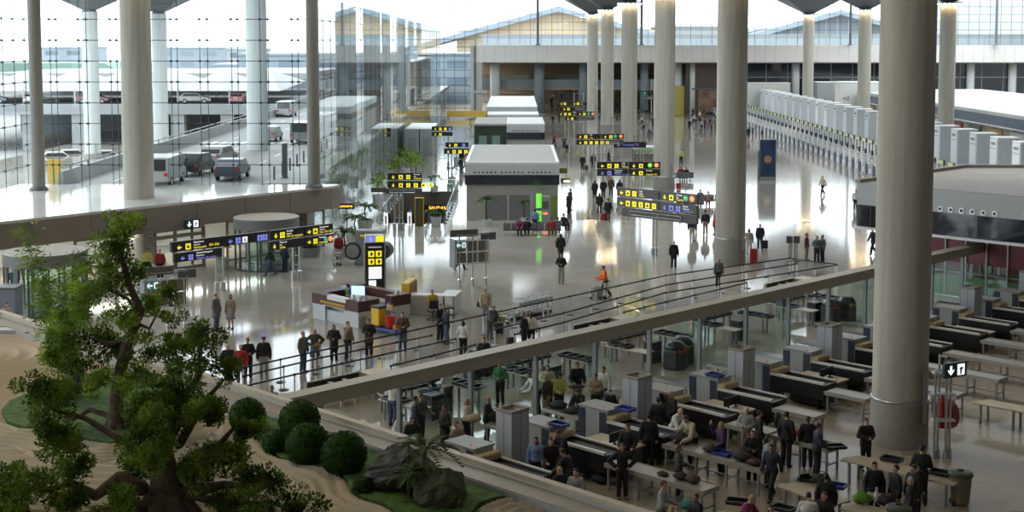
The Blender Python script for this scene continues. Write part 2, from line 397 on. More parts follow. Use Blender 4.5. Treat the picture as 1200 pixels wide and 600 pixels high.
# double door beside the right revolving door
dd = MB(); da, db_ = 18.4, 22.6
def dpt(d, z): q = mez(d, .15); return (q[0], q[1], z)
for d in (da, (da + db_) / 2, db_): dd.bar(dpt(d, 0), dpt(d, 2.5), .2, .2)
dd.bar(dpt(da, 2.1), dpt(db_, 2.1), .2, .2); dd.bar(dpt(da, 2.5), dpt(db_, 2.5), .2, .16); dd.bar(dpt(da, .1), dpt(db_, .1), .2, .2)
dr = struct(dd.build('door_1', mat('taupe door frame', (.20, .175, .15), .5)))
for d0, d1 in ((da + .15, (da + db_) / 2 - .12), ((da + db_) / 2 + .12, db_ - .15)): MB().add([dpt(d0, .2), dpt(d1, .2), dpt(d1, 2.0), dpt(d0, 2.0)], [(0, 1, 2, 3)]).build('door_pane', gl_wall, dr)
MB().bar(dpt((da + db_) / 2 - .2, .9), dpt((da + db_) / 2 - .2, 1.3), .06, .06).build('door_handle', steel, dr)
# ------------------------------------------------------------------ great columns
def great_column(X, Y, label, out=False, Z=0, h1=14.2):
    t = thing('concrete_column', label, 'column', (X, Y, Z), 0)
    b = MB(); b.lathe([(.94, 1.62), (.94, 6.9), (.935, 6.91), (.935, 6.93), (.94, 6.94), (.94, 12.6), (.935, 12.61), (.935, 12.63), (.94, 12.64), (.94, 18.2)], 40)
    b.build('shaft', concr_out if out else concr, t, smooth=False)
    b = MB(); b.lathe([(.985, 0), (.985, 1.56), (.95, 1.6), (.95, 1.66)], 40); b.build('base_sleeve', mat('grey base sleeve', (.30, .29, .26), .5, var=.08) if 'grey base sleeve' not in bpy.data.materials else bpy.data.materials['grey base sleeve'], t)
    b = MB(); b.lathe([(.99, 1.56), (1.0, 1.58), (1.0, 1.63), (.99, 1.65)], 40); b.build('steel_ring', steel, t)
    b = MB(); b.bx(.55, .68, -.86, -.74, .9, 2.7); b.build('cable_duct', mgrey, t)
    if not out:
        b = MB(); b.lathe([(1.5, 18.2), (1.52, 18.24), (1.52, 18.34), (1.5, 18.38)], 32); b.build('lamp_ring', darksteel, t)
        b = MB()
        for i in range(14):
            a = 2 * math.pi * i / 14; b.lathe([(.09, 18.12), (.11, 18.2)], 8, (1.28 * math.cos(a), 1.28 * math.sin(a), 0))
        b.build('ring_lamp', lampm, t)
    b = MB(); b.lathe([(.9, 18.2), (.75, 18.5), (.8, 19.0)], 24); b.build('neck', canopy, t)
    # folded roof umbrella carried by the column
    z0, h0 = 18.45, .7; z1 = z0 + (h1 - h0) * .595
    b = MB(); b.add([(-h0, -h0, z0), (h0, -h0, z0), (h0, h0, z0), (-h0, h0, z0), (-h1, -h1, z1), (h1, -h1, z1), (h1, h1, z1), (-h1, h1, z1)],
                    [(3, 2, 1, 0), (0, 1, 5, 4), (1, 2, 6, 5), (2, 3, 7, 6), (3, 0, 4, 7), (4, 5, 6, 7)])
    for i in range(1, 5):
        q = i / 5; h = h0 + (h1 - h0) * q; z = z0 + (z1 - z0) * q - .02
        for a, c in (((-h, -h), (h, -h)), ((h, -h), (h, h)), ((h, h), (-h, h)), ((-h, h), (-h, -h))): b.bar((*a, z), (*c, z), .06, .06, 1)
    b.build('roof_umbrella', [canopy, dgrey], t)
    return t
CW = {0: 'huge concrete column in the right foreground beside the search tables', 1: 'concrete column just behind the queue ropes right of centre',
      2: 'concrete column right behind the largest hanging sign', 3: 'third concrete column of the centre row, behind the green kiosk',
      4: 'fourth concrete column of the centre row counted from the viewer', 5: 'farthest concrete column with a lamp ring in the centre row'}
for k in range(6): great_column(13.5 if k else 13.36, 47.2 + 39 * k, CW[k])
for k, w in ((3, 'nearest'), (4, 'middle'), (5, 'farthest')): great_column(51.2, 47.2 + 39 * k, w + ' concrete column of the row behind the check-in towers')
great_column(-23.6, 47.2 + 39, 'concrete column rising through the upper floor on the left')
great_column(-23.4, 47.2 + 78, 'pale concrete column just outside the left glass wall', True)
for X, Y, w in ((-50, 163, 'left'), (-45.2, 176, 'right')): great_column(X, Y, w + ' one of two slim pale columns standing beyond the road', True, -1, 9)
# unseen roof slabs, added and extended to darken the foreground and floor reflections
roof_s = mat('roof soffit', (.10, .095, .085), .8)
b = MB(); b.bx(-60, 108, -8, 73, 28.55, 29.2); b.bx(-14.4, -6, 110, 150, 28.55, 29.2); struct(b.build('ceiling', roof_s))
b = MB(); b.bx(27.4, 37.3, 150, 253, 26.7, 27.3); b.bx(-14.4, -.4, 150, 253, 26.7, 27.3); b.bx(31.4, 33.4, 62, 150, 28.55, 29.2); b.bx(33.4, 108, 62, 145.5, 28.55, 29.2); struct(b.build('ceiling', roof_s))
b = MB(); b.prism([(-16.4, 44.9), (13, 15.3), (13, -8), (-60, -8), (-60, 44.9)], 0, 4.6); struct(b.build('wall_front', mat('terrace front wall', (.36, .32, .26), .6)))
# ================================================================== ROOF GARDEN TERRACE
import numpy as np
rng = random.Random(11)
TZ = 4.8
def strip(s0, s1, z0, z1, Y0, Y1, m, name):
    """one edge strip of the terrace: along the diagonal parapet and round its corner to the left"""
    def pt(s): # where the diagonal meets the left-hand ledge
        return s
    def corner(s, Y): x = (s + 32.39) / .70711 - Y; return (x, Y)
    b = MB(); a0, a1 = corner(s0, Y0), corner(s1, Y1); e0, e1 = sec(s0, 24), sec(s1, 24)
    b.prism([a0, (e0.x, e0.y), (e1.x, e1.y), a1], z0, z1); b.prism([(-42, Y0), a0, a1, (-42, Y1)], z0, z1)
    return struct(b.build(name, m))
strip(-12.55, -12.74, 4.5, 5.12, 45.0, 44.6, curbm, 'trim_4')
strip(-12.74, -12.86, 4.5, 5.03, 44.6, 44.3, bandm, 'trim_5')
strip(-12.86, -13.37, 4.5, 5.0, 44.3, 42.9, fl_terr, 'floor')
strip(-13.37, -13.40, 4.5, 4.98, 42.9, 42.4, bandm, 'trim_6')
isl_r = [at(x, y, TZ) for x, y in ((303, 486), (450, 537), (592, 587), (578, 589), (560, 596), (548, 612), (500, 640), (478, 612), (455, 597), (428, 589), (411, 578), (407, 565), (392, 553), (362, 547), (332, 541), (308, 527), (297, 505))]
isl_l = [at(x, y, TZ) for x, y in ((2, 485), (9, 498), (28, 505), (55, 507), (75, 510), (95, 518), (130, 523), (165, 516), (205, 506), (245, 490), (255, 470), (210, 452), (150, 445), (90, 450), (40, 462), (12, 474))]
def sdist(px, py, poly):
    d = np.full(px.shape, 1e9); inside = np.zeros(px.shape, bool); n = len(poly)
    for i in range(n):
        ax, ay = poly[i][0], poly[i][1]; bx, by = poly[(i + 1) % n][0], poly[(i + 1) % n][1]
        ex, ey = bx - ax, by - ay; t = np.clip(((px - ax) * ex + (py - ay) * ey) / (ex * ex + ey * ey), 0, 1)
        d = np.minimum(d, np.hypot(px - ax - t * ex, py - ay - t * ey))
        c = ((ay > py) != (by > py)) & (px < (bx - ax) * (py - ay) / (by - ay + 1e-12) + ax); inside ^= c
    return np.where(inside, -d, d)
nx, ny = 260, 860
gx, gy = np.meshgrid(np.linspace(-20, 4, nx), np.linspace(21, 42.45, ny)); gx = gx.ravel(); gy = gy.ravel()
d1, d2 = sdist(gx, gy, isl_r), sdist(gx, gy, isl_l); d = np.minimum(d1, d2)
cx, cy = at(-30, 420, TZ)[:2]; dc = np.hypot(gx - cx, (gy - cy)) 
far_ = gy + .10 * gx + .25 * np.sin(gx * .5)
ph = np.where(d < 1.4, d / .28, np.where(dc < 5.6, dc / .5, far_ / .46))
gz = np.where(d < 0, TZ, TZ + .11 * np.abs(np.sin(math.pi * ph)) ** 5)
b = MB(); b.v = [(float(x), float(y), float(z)) for x, y, z in zip(gx, gy, gz)]
keep = ((gx + gy) * .70711 - 32.39 < -13.3).reshape(ny, nx)
for j in range(ny - 1):
    for i in range(nx - 1):
        if keep[j, i] or keep[j + 1, i + 1]: q = j * nx + i; b.f.append((q, q + 1, q + nx + 1, q + nx)); b.m.append(0)
tag(b.build('gravel', mat('raked gravel', (.40, .355, .28), .9, var=.15, scale=60, bump=.15), smooth=True), 'raked beige gravel with ripple lines around the lawn islands', 'gravel', kind='stuff')
lawn = mat('lawn green', (.05, .115, .018), .9, var=.45, scale=5, bump=.6)
for poly, lab in ((isl_r, 'dark green lawn island below the clipped shrubs and rocks'), (isl_l, 'dark green lawn island behind the gnarled tree at the left')):
    b = MB(); b.prism([(p[0], p[1]) for p in poly], TZ + .012, TZ + .11); tag(b.build('lawn', lawn), lab, 'lawn', kind='stuff')
# ---------------------------------------------------------------- foliage
def leafm(name, c, c2, sc=2.5):
    m, N, L, p = _nt(name)
    tc = N.new('ShaderNodeTexCoord'); nz = N.new('ShaderNodeTexNoise'); nz.inputs['Scale'].default_value = sc; nz.inputs['Detail'].default_value = 8
    r = N.new('ShaderNodeValToRGB'); r.color_ramp.elements[0].position = .38; r.color_ramp.elements[1].position = .66
    r.color_ramp.elements[0].color = (*c, 1); r.color_ramp.elements[1].color = (*c2, 1)
    L.new(tc.outputs['Object'], nz.inputs['Vector']); L.new(nz.outputs['Fac'], r.inputs['Fac']); L.new(r.outputs['Color'], p.inputs['Base Color'])
    p.inputs['Roughness'].default_value = .5
    t = N.new('ShaderNodeBsdfTranslucent'); mx = N.new('ShaderNodeMixShader'); mx.inputs[0].default_value = .3; p.inputs['Specular IOR Level'].default_value = .12
    L.new(r.outputs['Color'], t.inputs['Color']); o = N['Material Output']
    L.new(p.outputs[0], mx.inputs[1]); L.new(t.outputs[0], mx.inputs[2]); L.new(mx.outputs[0], o.inputs[0])
    return m
lf_pod = leafm('dark glossy leaves', (.025, .055, .009), (.19, .30, .035))
lf_lit = leafm('fresh green leaves', (.05, .11, .015), (.34, .50, .06))
lf_box = leafm('boxwood leaves', (.010, .034, .003), (.042, .11, .010), 14)
lf_palm = leafm('palm leaves', (.035, .075, .02), (.09, .15, .04), 4)
lf_yel = leafm('yellowish leaves', (.16, .17, .03), (.28, .27, .06), 4)
bark = mat('bark', (.085, .06, .04), .9, var=.5, scale=7, bump=.9)
def leaf(b, p, d, l, w, mi=0):
    d = d.normalized(); s = d.cross(Vector((rng.uniform(-1, 1), rng.uniform(-1, 1), rng.uniform(-.3, 1))))
    if s.length < 1e-3: s = d.orthogonal()
    s.normalize(); up = s.cross(d)
    b.add([p, p + d * l * .5 + s * w + up * w * .3, p + d * l, p + d * l * .5 - s * w + up * w * .3], [(0, 1, 2, 3)], mi)
def clump(c, r, n, l=.085, w=.02, flat=.8):
    b = MB(); c = Vector(c)
    sub = [(Vector((rng.gauss(0, .5), rng.gauss(0, .5), rng.gauss(0, .42 * flat))) * r, r * rng.uniform(.34, .6)) for _ in range(9)]
    for i in range(n):
        o, q = sub[rng.randrange(9)]
        v = Vector((rng.gauss(0, 1), rng.gauss(0, 1), rng.gauss(0, 1))).normalized()
        p = o + v * q * (rng.random() ** .4)
        leaf(b, p, v + Vector((0, 0, .35)) + Vector((rng.gauss(0, .5), rng.gauss(0, .5), rng.gauss(0, .5))), l * rng.uniform(.6, 1.25), w * rng.uniform(.7, 1.3))
    b.v = [(x + c.x, y + c.y, z + c.z) for x, y, z in b.v]
    return b
def tree(label, Y, base, clumps, branches, trunk, lm, per=760, name='bonsai_tree', l=.085):
    t = thing(name, label, 'tree', base)
    base = Vector(base); inv = lambda p: Vector(p) - base
    for i, (x, y, r, dy) in enumerate(clumps):
        yy = Y + dy; p = inv(atY(x, y, yy)); rr = r * yy / F * .86
        clump(p, rr, int(per * max(.35, (rr / .45) ** 1.7)), l=l).build('foliage', lm[i % len(lm)], t)
    b = MB(); pts = [inv(atY(x, y, Y + dy)) for x, y, dy, r in trunk]
    for i in range(len(pts) - 1):
        b.cap(pts[i], pts[i + 1], trunk[i][3], trunk[i + 1][3], 12)
    r0 = trunk[0][3]
    for k in range(7):
        a = k * .9; b.cap((pts[0].x + math.cos(a) * r0 * .5, pts[0].y + math.sin(a) * r0 * .5, r0 * .9), (math.cos(a) * r0 * 1.5 + pts[0].x, math.sin(a) * r0 * 1.5 + pts[0].y, -.02), r0 * .42, r0 * .2, 8)
    b.build('trunk', bark, t, smooth=True)
    for br in branches:
        b = MB(); q = [inv(atY(x, y, Y + dy)) for x, y, dy in br[1:]]; n = len(q) - 1
        for i in range(n): b.cap(q[i], q[i + 1], br[0] * (1 - .75 * i / n), br[0] * (1 - .75 * (i + 1) / n), 9)
        b.build('branch', bark, t, smooth=True)
    return t
Y1 = 26.6
bp = at(195, 612, TZ)
tree('big dark gnarled pruned tree with a thick trunk in the left foreground', bp.y, bp,
     [(215, 470, 36, .5), (168, 470, 30, .3), (246, 480, 28, -.2), (266, 434, 21, .9), (292, 500, 22, .4), (180, 520, 40, -.7), (225, 545, 36, -.6), (268, 530, 34, .2), (300, 560, 30, -.3),
      (345, 586, 26, .2), (300, 600, 30, -.4), (270, 590, 28, .1), (60, 480, 34, .2), (50, 455, 26, .4), (68, 520, 34, .1), (85, 545, 26, -.2), (40, 570, 38, -.3), (15, 590, 30, .2), (85, 592, 26, -.5), (145, 585, 26, -.6), (130, 600, 22, .3), (205, 405, 22, .9), (235, 395, 26, .8), (210, 430, 28, .6), (20, 560, 24, .3), (160, 545, 24, .4), (195, 490, 30, 0)],
     [(.16, (165, 572, 0), (140, 560, 0), (112, 581, -.1), (85, 566, -.1), (50, 575, -.2)), (.15, (215, 575, 0), (240, 573, 0), (262, 568, .1), (290, 570, 0)),
      (.13, (215, 560, 0), (232, 532, .2), (258, 520, .3), (275, 500, .4)), (.12, (190, 540, .1), (212, 480, .5), (232, 440, .8), (236, 405, .8)),
      (.10, (210, 520, .4), (240, 470, .7), (262, 445, .9)), (.11, (185, 545, 0), (150, 520, .2), (100, 490, .3), (62, 480, .2)), (.09, (200, 585, -.2), (160, 590, -.5), (110, 598, -.3)), (.09, (222, 580, -.1), (262, 590, 0), (320, 588, 0))],
     [(196, 640, 0, .50), (196, 605, 0, .38), (196, 572, 0, .34), (192, 545, 0, .24), (190, 520, .1, .16)], [lf_pod], per=2000, l=.085)
bp = at(136, 505, TZ)
tree('taller bright green bonsai tree with a twisting trunk behind the gnarled one', bp.y, bp,
     [(142, 260, 22, 0), (150, 275, 20, .2), (135, 290, 24, -.2), (118, 310, 20, .1), (150, 315, 22, .3), (130, 335, 26, -.3), (105, 345, 26, .2), (185, 352, 20, .3), (195, 338, 12, .2), (90, 375, 26, -.2), (70, 400, 26, .2),
      (110, 400, 28, .4), (140, 372, 24, -.5), (60, 420, 22, 0), (130, 415, 24, .3), (160, 440, 26, -.2), (120, 450, 26, .2), (185, 415, 18, .5), (165, 395, 16, .2), (200, 370, 12, .1), (95, 425, 22, -.4)],
     [(.06, (152, 395, 0), (163, 380, 0), (175, 385, .1), (188, 360, .2)), (.05, (150, 400, 0), (125, 402, 0), (100, 393, 0), (72, 400, .1)), (.05, (163, 370, 0), (150, 350, 0), (118, 335, 0), (100, 345, 0)),
      (.08, (137, 490, 0), (105, 480, .1), (85, 492, 0), (70, 480, 0)), (.08, (140, 490, 0), (175, 497, 0), (200, 478, .2), (225, 490, .3))],
     [(136, 505, 0, .25), (136, 470, 0, .17), (142, 430, 0, .14), (150, 398, 0, .12), (165, 365, 0, .10), (152, 335, 0, .08), (142, 300, 0, .06), (140, 270, 0, .04)], [lf_lit, lf_lit, lf_pod], per=1400, l=.09)
# bamboo
bp = at(70, 470, TZ)
t = thing('bamboo', 'light green bamboo clump at the left edge behind the pruned trees', 'bamboo', bp)
for x0, x1, y1, dy in ((72, 28, 272, 0), (75, 42, 300, .3), (82, 95, 300, .1), (85, 78, 320, -.2), (70, 50, 330, .4)):
    b = MB(); q = [atY(x0 + (x1 - x0) * (k / 10) ** 1.5, 470 + (y1 - 470) * k / 10, bp.y + dy) - bp for k in range(11)]
    b.path(q, .022, 6, r2=.006); 
    for k in range(10): b.lathe([(.026, -.008), (.026, .008)], 6, q[k])
    b.build('culm', mat('bamboo culm', (.20, .20, .05), .4, var=.2) if 'bamboo culm' not in bpy.data.materials else bpy.data.materials['bamboo culm'], t)
    b = MB()
    for k in range(3, 11):
        for _ in range(70):
            p = q[k] + Vector((rng.gauss(0, .16), rng.gauss(0, .16), rng.gauss(0, .1))); leaf(b, p, Vector((rng.gauss(0, 1), rng.gauss(0, 1), rng.uniform(-.9, .4))), .19, .019)
    b.build('foliage', lf_lit, t)
# clipped box balls
def ball(px, py, rpx, z0, label):
    Yb = at(px, py + rpx * .85, TZ).y; c = atY(px, py, Yb); r = rpx * Yb / F
    t = thing('clipped_shrub', label, 'shrub', (c.x, c.y, TZ))
    cz = c.z - TZ
    b = MB(); b.ell((0, 0, cz), (r * .95, r * .95, r * .95), 28, 18); b.lathe([(r * .5, 0), (r * .75, max(.05, cz - r * .6))], 16); b.build('dense_core', lf_box, t, smooth=True)
    b = MB()
    for i in range(int(2600 * (r / .5) ** 2)):
        v = Vector((rng.gauss(0, 1), rng.gauss(0, 1), rng.gauss(0, 1))).normalized()
        if cz + v.z * r < 0: continue
        leaf(b, Vector((0, 0, cz)) + v * r * rng.uniform(.93, .985), v * .6 + Vector((rng.gauss(0, .6), rng.gauss(0, .6), rng.gauss(0, .6))), .04, .014)
    b.build('foliage', lf_box, t)
for a in ((290, 488, 22, 0, 'clipped box ball half behind the gnarled tree, leftmost of the balls'), (351, 493, 25, 0, 'clipped box ball at the back, nearest the parapet walkway'), (360, 521, 27, 0, 'large clipped box ball in the middle of the front pair'),
          (403, 532, 28, 0, 'largest clipped box ball, rightmost before the rocks'), (323, 519, 16, 0, 'low dark clipped shrub in the shade between the box balls'), (425, 571, 12, 0, 'small dark clipped shrub in front of the grey rock')): ball(*a)
# rocks
rock = mat('dark slate rock', (.045, .05, .053), .7, var=.6, scale=3, bump=.8); moss = mat('mossy rock', (.045, .05, .02), .85, var=.6, scale=3, bump=.8)
def boulder(px, py, wpx, hpx, dep, m, label, seed):
    Yb = at(px, py, TZ).y; p = at(px, py, TZ); w = wpx * Yb / F / 2; h = hpx * Yb / F
    r2 = random.Random(seed); b = MB(); n, k = 28, 18
    b.ell((0, 0, h * .42), (w, dep, h * .6), n, k)
    pl = [(Vector((r2.uniform(-1, 1), r2.uniform(-1, 1), r2.uniform(-.3, 1))).normalized(), r2.uniform(.62, .85)) for _ in range(12)]
    out = []
    for x, y, z in b.v:
        q = Vector((x / w, y / dep, (z - h * .42) / (h * .6)))
        for nn, dd in pl:
            e = q.dot(nn) - dd
            if e > 0: q -= nn * e
        q *= 1.15; g = .05 * math.sin(q.x * 14 + seed) * math.cos(q.z * 4) + .03 * math.sin(q.y * 17 + q.z * 9)
        q *= 1 + g
        out.append((q.x * w, q.y * dep, max(-.03, q.z * h * .55 + h * .45)))
    b.v = out
    o = b.build('garden_rock', m, None, p, smooth=False); tag(o, label, 'rock')
boulder(472, 574, 84, 50, .5, rock, 'grey fissured garden rock behind the small palms', 3)
boulder(518, 592, 66, 48, .55, moss, 'dark mossy garden rock to the right of the small palms', 8)
boulder(95, 462, 34, 30, .3, rock, 'grey upright garden rock on the left lawn behind the trees', 5)
# small palms
def frond(b, p, d, L, droop, lw=.02, n=12, ll=.2):
    d = d.normalized(); s = d.cross(Vector((0, 0, 1)))
    if s.length < 1e-3: s = Vector((1, 0, 0))
    s.normalize(); pts = []
    for k in range(n + 1):
        f = k / n; pts.append(p + d * L * f + Vector((0, 0, -droop * L * f * f)))
    b.path(pts, lw * .4, 4, r2=lw * .15)
    for k in range(2, n + 1):
        for sg in (-1, 1):
            q = (s * sg + d * .9 + Vector((0, 0, -.25))).normalized(); le = ll * (1.1 - .6 * k / n); w = (pts[k] - pts[k - 1]).normalized() * lw
            b.add([pts[k] - w, pts[k] + w, pts[k] + q * le], [(0, 1, 2)])
def palm(loc, h, L, nf, label, name='small_palm', r=.05, lm=None, pot=None, ll=.2, cat='palm', sc=1.0, rz=0):
    t = thing(name, label, cat, loc, rz); z0 = 0
    if pot:
        pr, phh, pm = pot; z0 = phh
        b = MB(); b.lathe([(pr * .82, 0), (pr, phh), (pr * .9, phh), (pr * .88, phh - .08)], 24); b.build('planter', pm, t)
        b = MB(); b.lathe([(.01, phh - .07), (pr * .88, phh - .07)], 20); b.build('soil', bark, t)
    b = MB(); pts = [Vector((.03 * math.sin(k * 1.3), .03 * math.cos(k), z0 - .05 + (h + .05) * k / 6)) for k in range(7)]; b.path(pts, r, 8, r2=r * .8); b.build('trunk', bark, t)
    for i in range(nf):
        a = i * 2.4; el = rng.uniform(.1, 1.1); b = MB()
        frond(b, pts[-1], Vector((math.cos(a), math.sin(a), el)), L * rng.uniform(.85, 1.1), rng.uniform(.35, .7), lw=.03 if not pot else .06, n=12, ll=ll); b.build('frond', lm or lf_palm, t)
    return t
palm(at(497, 590, TZ), 1.1, .8, 18, 'taller of the two small palms between the rocks'); palm(at(481, 590, TZ), .62, .5, 12, 'shorter small palm leaning at the grey rock')
palm(at(60, 470, TZ), .25, .55, 12, 'low dark fern palm under the bamboo at the left')
p = at(535, 598, TZ); t = thing('low_plant', 'low yellow-green plant at the foot of the mossy rock', 'plant', p)
clump((0, 0, .16), .22, 260, .07, .016).build('foliage', lf_yel, t); b = MB(); b.tube((0, 0, -.02), (0, 0, .15), .02); b.tube((0, 0, .02), (.08, .03, .2), .012); b.build('stem', bark, t)
p = at(122, 500, TZ)
boulder(157, 452, 13, 18, .15, rock, 'small pale upright stone between the two trunks', 12)
# ================================================================== OUTSIDE
asph = mat('pale asphalt', (.17, .17, .165), .6, var=.1, scale=.4); paintw = mat('road paint', (.55, .55, .53), .6)
conc_o = mat('outdoor concrete', (.32, .32, .30), .7, var=.08, scale=.5)  # kerb and parapet concrete in its own grey
b = MB(); b.add([(-600, 94.4, -1), (-31.6, 94.4, -1), (-31.6, 900, -1), (-600, 900, -1)], [(0, 1, 2, 3)]); b.add([(-600, 380.6, -1.05), (600, 380.6, -1.05), (600, 900, -1.05), (-600, 900, -1.05)], [(0, 1, 2, 3)])
b.add([(-300, 40, -1), (-34.2, 40, -1), (-34.2, 94.4, -1), (-300, 94.4, -1)], [(0, 1, 2, 3)])
struct(b.build('floor', mat('outside ground', (.28, .28, .27), .7, var=.08, scale=.1)))
b = MB(); b.bx(-31.6, -14.25, 94.3, 298, 3.4, 4.0); struct(b.build('floor', asph))
b = MB(); b.bx(-14.3, -14.1, 94.2, 253, 0, 3.4); b.bx(-17.4, -14.25, 94.3, 298, 4.0, 4.14); struct(b.build('trim_7', conc_o))
b = MB()
for k in range(28):
    for X in (-28.4, -25.6, -20.6): b.bx(X - .08, X + .08, 97 + k * 7, 100 + k * 7, 4.0, 4.006)
for k in range(14): b.bx(-30.4 + k * .95, -29.9 + k * .95, 131, 135, 4.0, 4.007)
tag(b.build('road_marking', paintw), 'white dashed lane lines and zebra bars on the road', 'road marking')
t = thing('road_parapet', 'long concrete road parapet with a handrail left of the cars', 'parapet', (-31.2, 94.5, 4.0))
b = MB(); b.slab([(-.3, 0), (.25, 0), (.1, .95), (-.15, .95)], 0, 203); b.build('concrete_wall', conc_o, t)
b = MB(); b.tube((0, 0, 1.25), (0, 203, 1.25), .05)
for k in range(50): b.box((0, 2 + k * 4, 1.1), (.08, .2, .34))
b.build('handrail', mgrey, t)
glassc = mat('car glass', (.03, .035, .04), .1, spec=.8); tyre = mat('tyre', (.02, .02, .02), .8); tail = mat('tail lamp red', (.5, .03, .03), .3)
def car(loc, rz, c, label, L=4.4, W=1.78, H=1.5, van=False):
    t = thing('van' if van else 'car', label, 'van' if van else 'car', loc, rz); h = L / 2
    pm = mat('car paint %.2f %.2f %.2f' % c, c, .3, .2)
    if van: pr = [(-h, .35), (h, .35), (h, .95), (h - .7, 1.15), (h - 1.25, H), (-h + .05, H)]
    else: pr = [(-h, .35), (h, .35), (h, .72), (h - 1.0, .95), (h - 1.75, H - .03), (-h + .75, H), (-h + .15, 1.0), (-h, .85)]
    b = MB(); b.slab(pr, -W / 2, W / 2); b.build('body', pm, t, bevel=.07)
    b = MB(); zt = H - .12
    for s in (-1, 1):
        y = s * (W / 2 + .005)
        if van: q = [(h - 2.2, 1.1), (h - .95, 1.1), (h - 1.35, zt), (h - 2.2, zt)]
        else: q = [(-h + .45, 1.0), (h - 1.3, 1.0), (h - 1.85, zt), (-h + .8, zt)]
        b.add([(p[0], y, p[1]) for p in q], [(0, 1, 2, 3)])
    e = .02
    if van: b.add([(-h - e, -W * .4, 1.1), (-h - e, W * .4, 1.1), (-h + .03, W * .4, zt), (-h + .03, -W * .4, zt)], [(0, 1, 2, 3)])
    else:
        b.add([(-h + .15 - e, -W * .42, 1.03), (-h + .15 - e, W * .42, 1.03), (-h + .68, W * .4, zt + .04), (-h + .68, -W * .4, zt + .04)], [(0, 1, 2, 3)])
        b.add([(h - 1.05, -W * .42, 1.0), (h - 1.05, W * .42, 1.0), (h - 1.68, W * .4, zt + .04), (h - 1.68, -W * .4, zt + .04)], [(0, 1, 2, 3)])
    b.build('window', glassc, t)
    for x in (-h + .8, h - .85):
        for s in (-1, 1):
            b = MB(); b.tube((x, s * (W / 2 - .2), .33), (x, s * (W / 2 + .01), .33), .33, n=18, mi=0); b.tube((x, s * (W / 2), .33), (x, s * (W / 2 + .02), .33), .2, n=12, mi=1); b.build('wheel', [tyre, lgrey], t)
    b = MB()
    for s in (-1, 1): b.box((-h - .01, s * (W / 2 - .2), .85), (.05, .25, .22))
    b.build('tail_lamp', tail, t)
    return t
CARS = [(336, 136, 4.0, 90, (.45, .45, .45), 'pale van farthest up the road outside', 1), (317, 165, 4.0, 90, (.28, .28, .27), 'silver car on the road, behind the pale outside column', 0), (356, 166, 4.0, 90, (.25, .28, .29), 'grey van seen beside the slim column at the slab tip', 1),
        (257, 192, 4.0, 82, (.28, .28, .27), 'silver car parked behind the black one', 0), (231, 204, 4.0, 84, (.02, .022, .025), 'black car with people loading it, nearest the road parapet', 0), (273, 209, 4.0, 90, (.07, .09, .13), 'dark blue car closest to the glass wall', 0), (192, 215, 4.0, 90, (.42, .43, .42), 'white van half hidden by the big column on the upper floor', 1)]
for px, py, z, rz, c, lab, v in CARS: car(at(px, py, z), R(rz), c, lab, L=5.0 if v else 4.4, W=1.95 if v else 1.78, H=2.0 if v else (1.65 if c[0] < .03 else 1.5), van=bool(v))
for px, py, lab in ((70, 192, 'left white car on the lower car park outside'), (88, 189, 'middle white car on the lower car park outside'), (127, 190, 'right white car on the lower car park, beside the slim outside column')): car(at(px, py, -1), R(20), (.45, .45, .44), lab)
t = thing('bollard_sign', 'yellow upright road sign panel outside near the left glass corner', 'sign', at(64, 216, 3.9)); b = MB(); b.tube((0, 0, -4.5), (0, 0, 1.2), .06); b.build('pole', mgrey, t); b = MB(); b.box((0, 0, .9), (.9, .08, 1.7)); b.build('sign_panel', yellow, t, bevel=.02)
for i in range(9):
    t = thing('bollard', ORD[i] + ' slim grey bollard from the viewer along the kerb outside', 'bollard', (-17.0, 97 + 3.4 * i, 4.14), 0, 'kerb bollards')
    b = MB(); b.lathe([(.07, 0), (.07, .9), (.05, .95)], 10); b.build('post', dgrey, t); b = MB(); b.lathe([(.11, 0), (.11, .04)], 10); b.build('base', dgrey, t)
t = thing('ticket_column', 'dark slim upright totem on the kerb outside behind the slim column', 'totem', at(334, 209, 4.14)); b = MB(); b.bx(-.18, .18, -.15, .15, 0, 2.5); b.build('housing', dgrey, t, bevel=.03); b = MB(); b.bx(-.25, .25, -.2, .2, 0, .08); b.build('base', mgrey, t)
# car park building with a raised deck and tent roofs
pale = mat('hazy pale wall', (.34, .355, .365), .8); haze2 = mat('hazy blue wall', (.29, .325, .36), .8); whiteo = mat('white membrane', (.36, .365, .36), .7); hdark = mat('hazy shade wall', (.15, .18, .21), .8)  # outdoor haze is put into these wall and roof colours
t = thing('parking_building', 'pale car park with a raised deck, columns below and white tent roofs above', 'building', (-47, 186, -1))
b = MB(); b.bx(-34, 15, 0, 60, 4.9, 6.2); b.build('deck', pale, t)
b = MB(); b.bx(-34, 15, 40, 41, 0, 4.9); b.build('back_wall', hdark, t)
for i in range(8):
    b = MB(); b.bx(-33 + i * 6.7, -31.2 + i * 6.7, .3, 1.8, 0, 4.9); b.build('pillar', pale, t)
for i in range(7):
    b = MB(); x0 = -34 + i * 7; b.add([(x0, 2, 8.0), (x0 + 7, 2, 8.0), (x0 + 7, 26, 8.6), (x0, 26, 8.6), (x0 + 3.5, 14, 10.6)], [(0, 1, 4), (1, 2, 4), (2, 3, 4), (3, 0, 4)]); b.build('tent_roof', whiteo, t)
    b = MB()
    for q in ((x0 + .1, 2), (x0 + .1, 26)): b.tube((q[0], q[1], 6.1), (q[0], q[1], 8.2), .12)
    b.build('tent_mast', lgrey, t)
b = MB(); b.bx(-34, 15, 28, 60, 9.2, 9.8); b.build('rear_roof', whiteo, t)
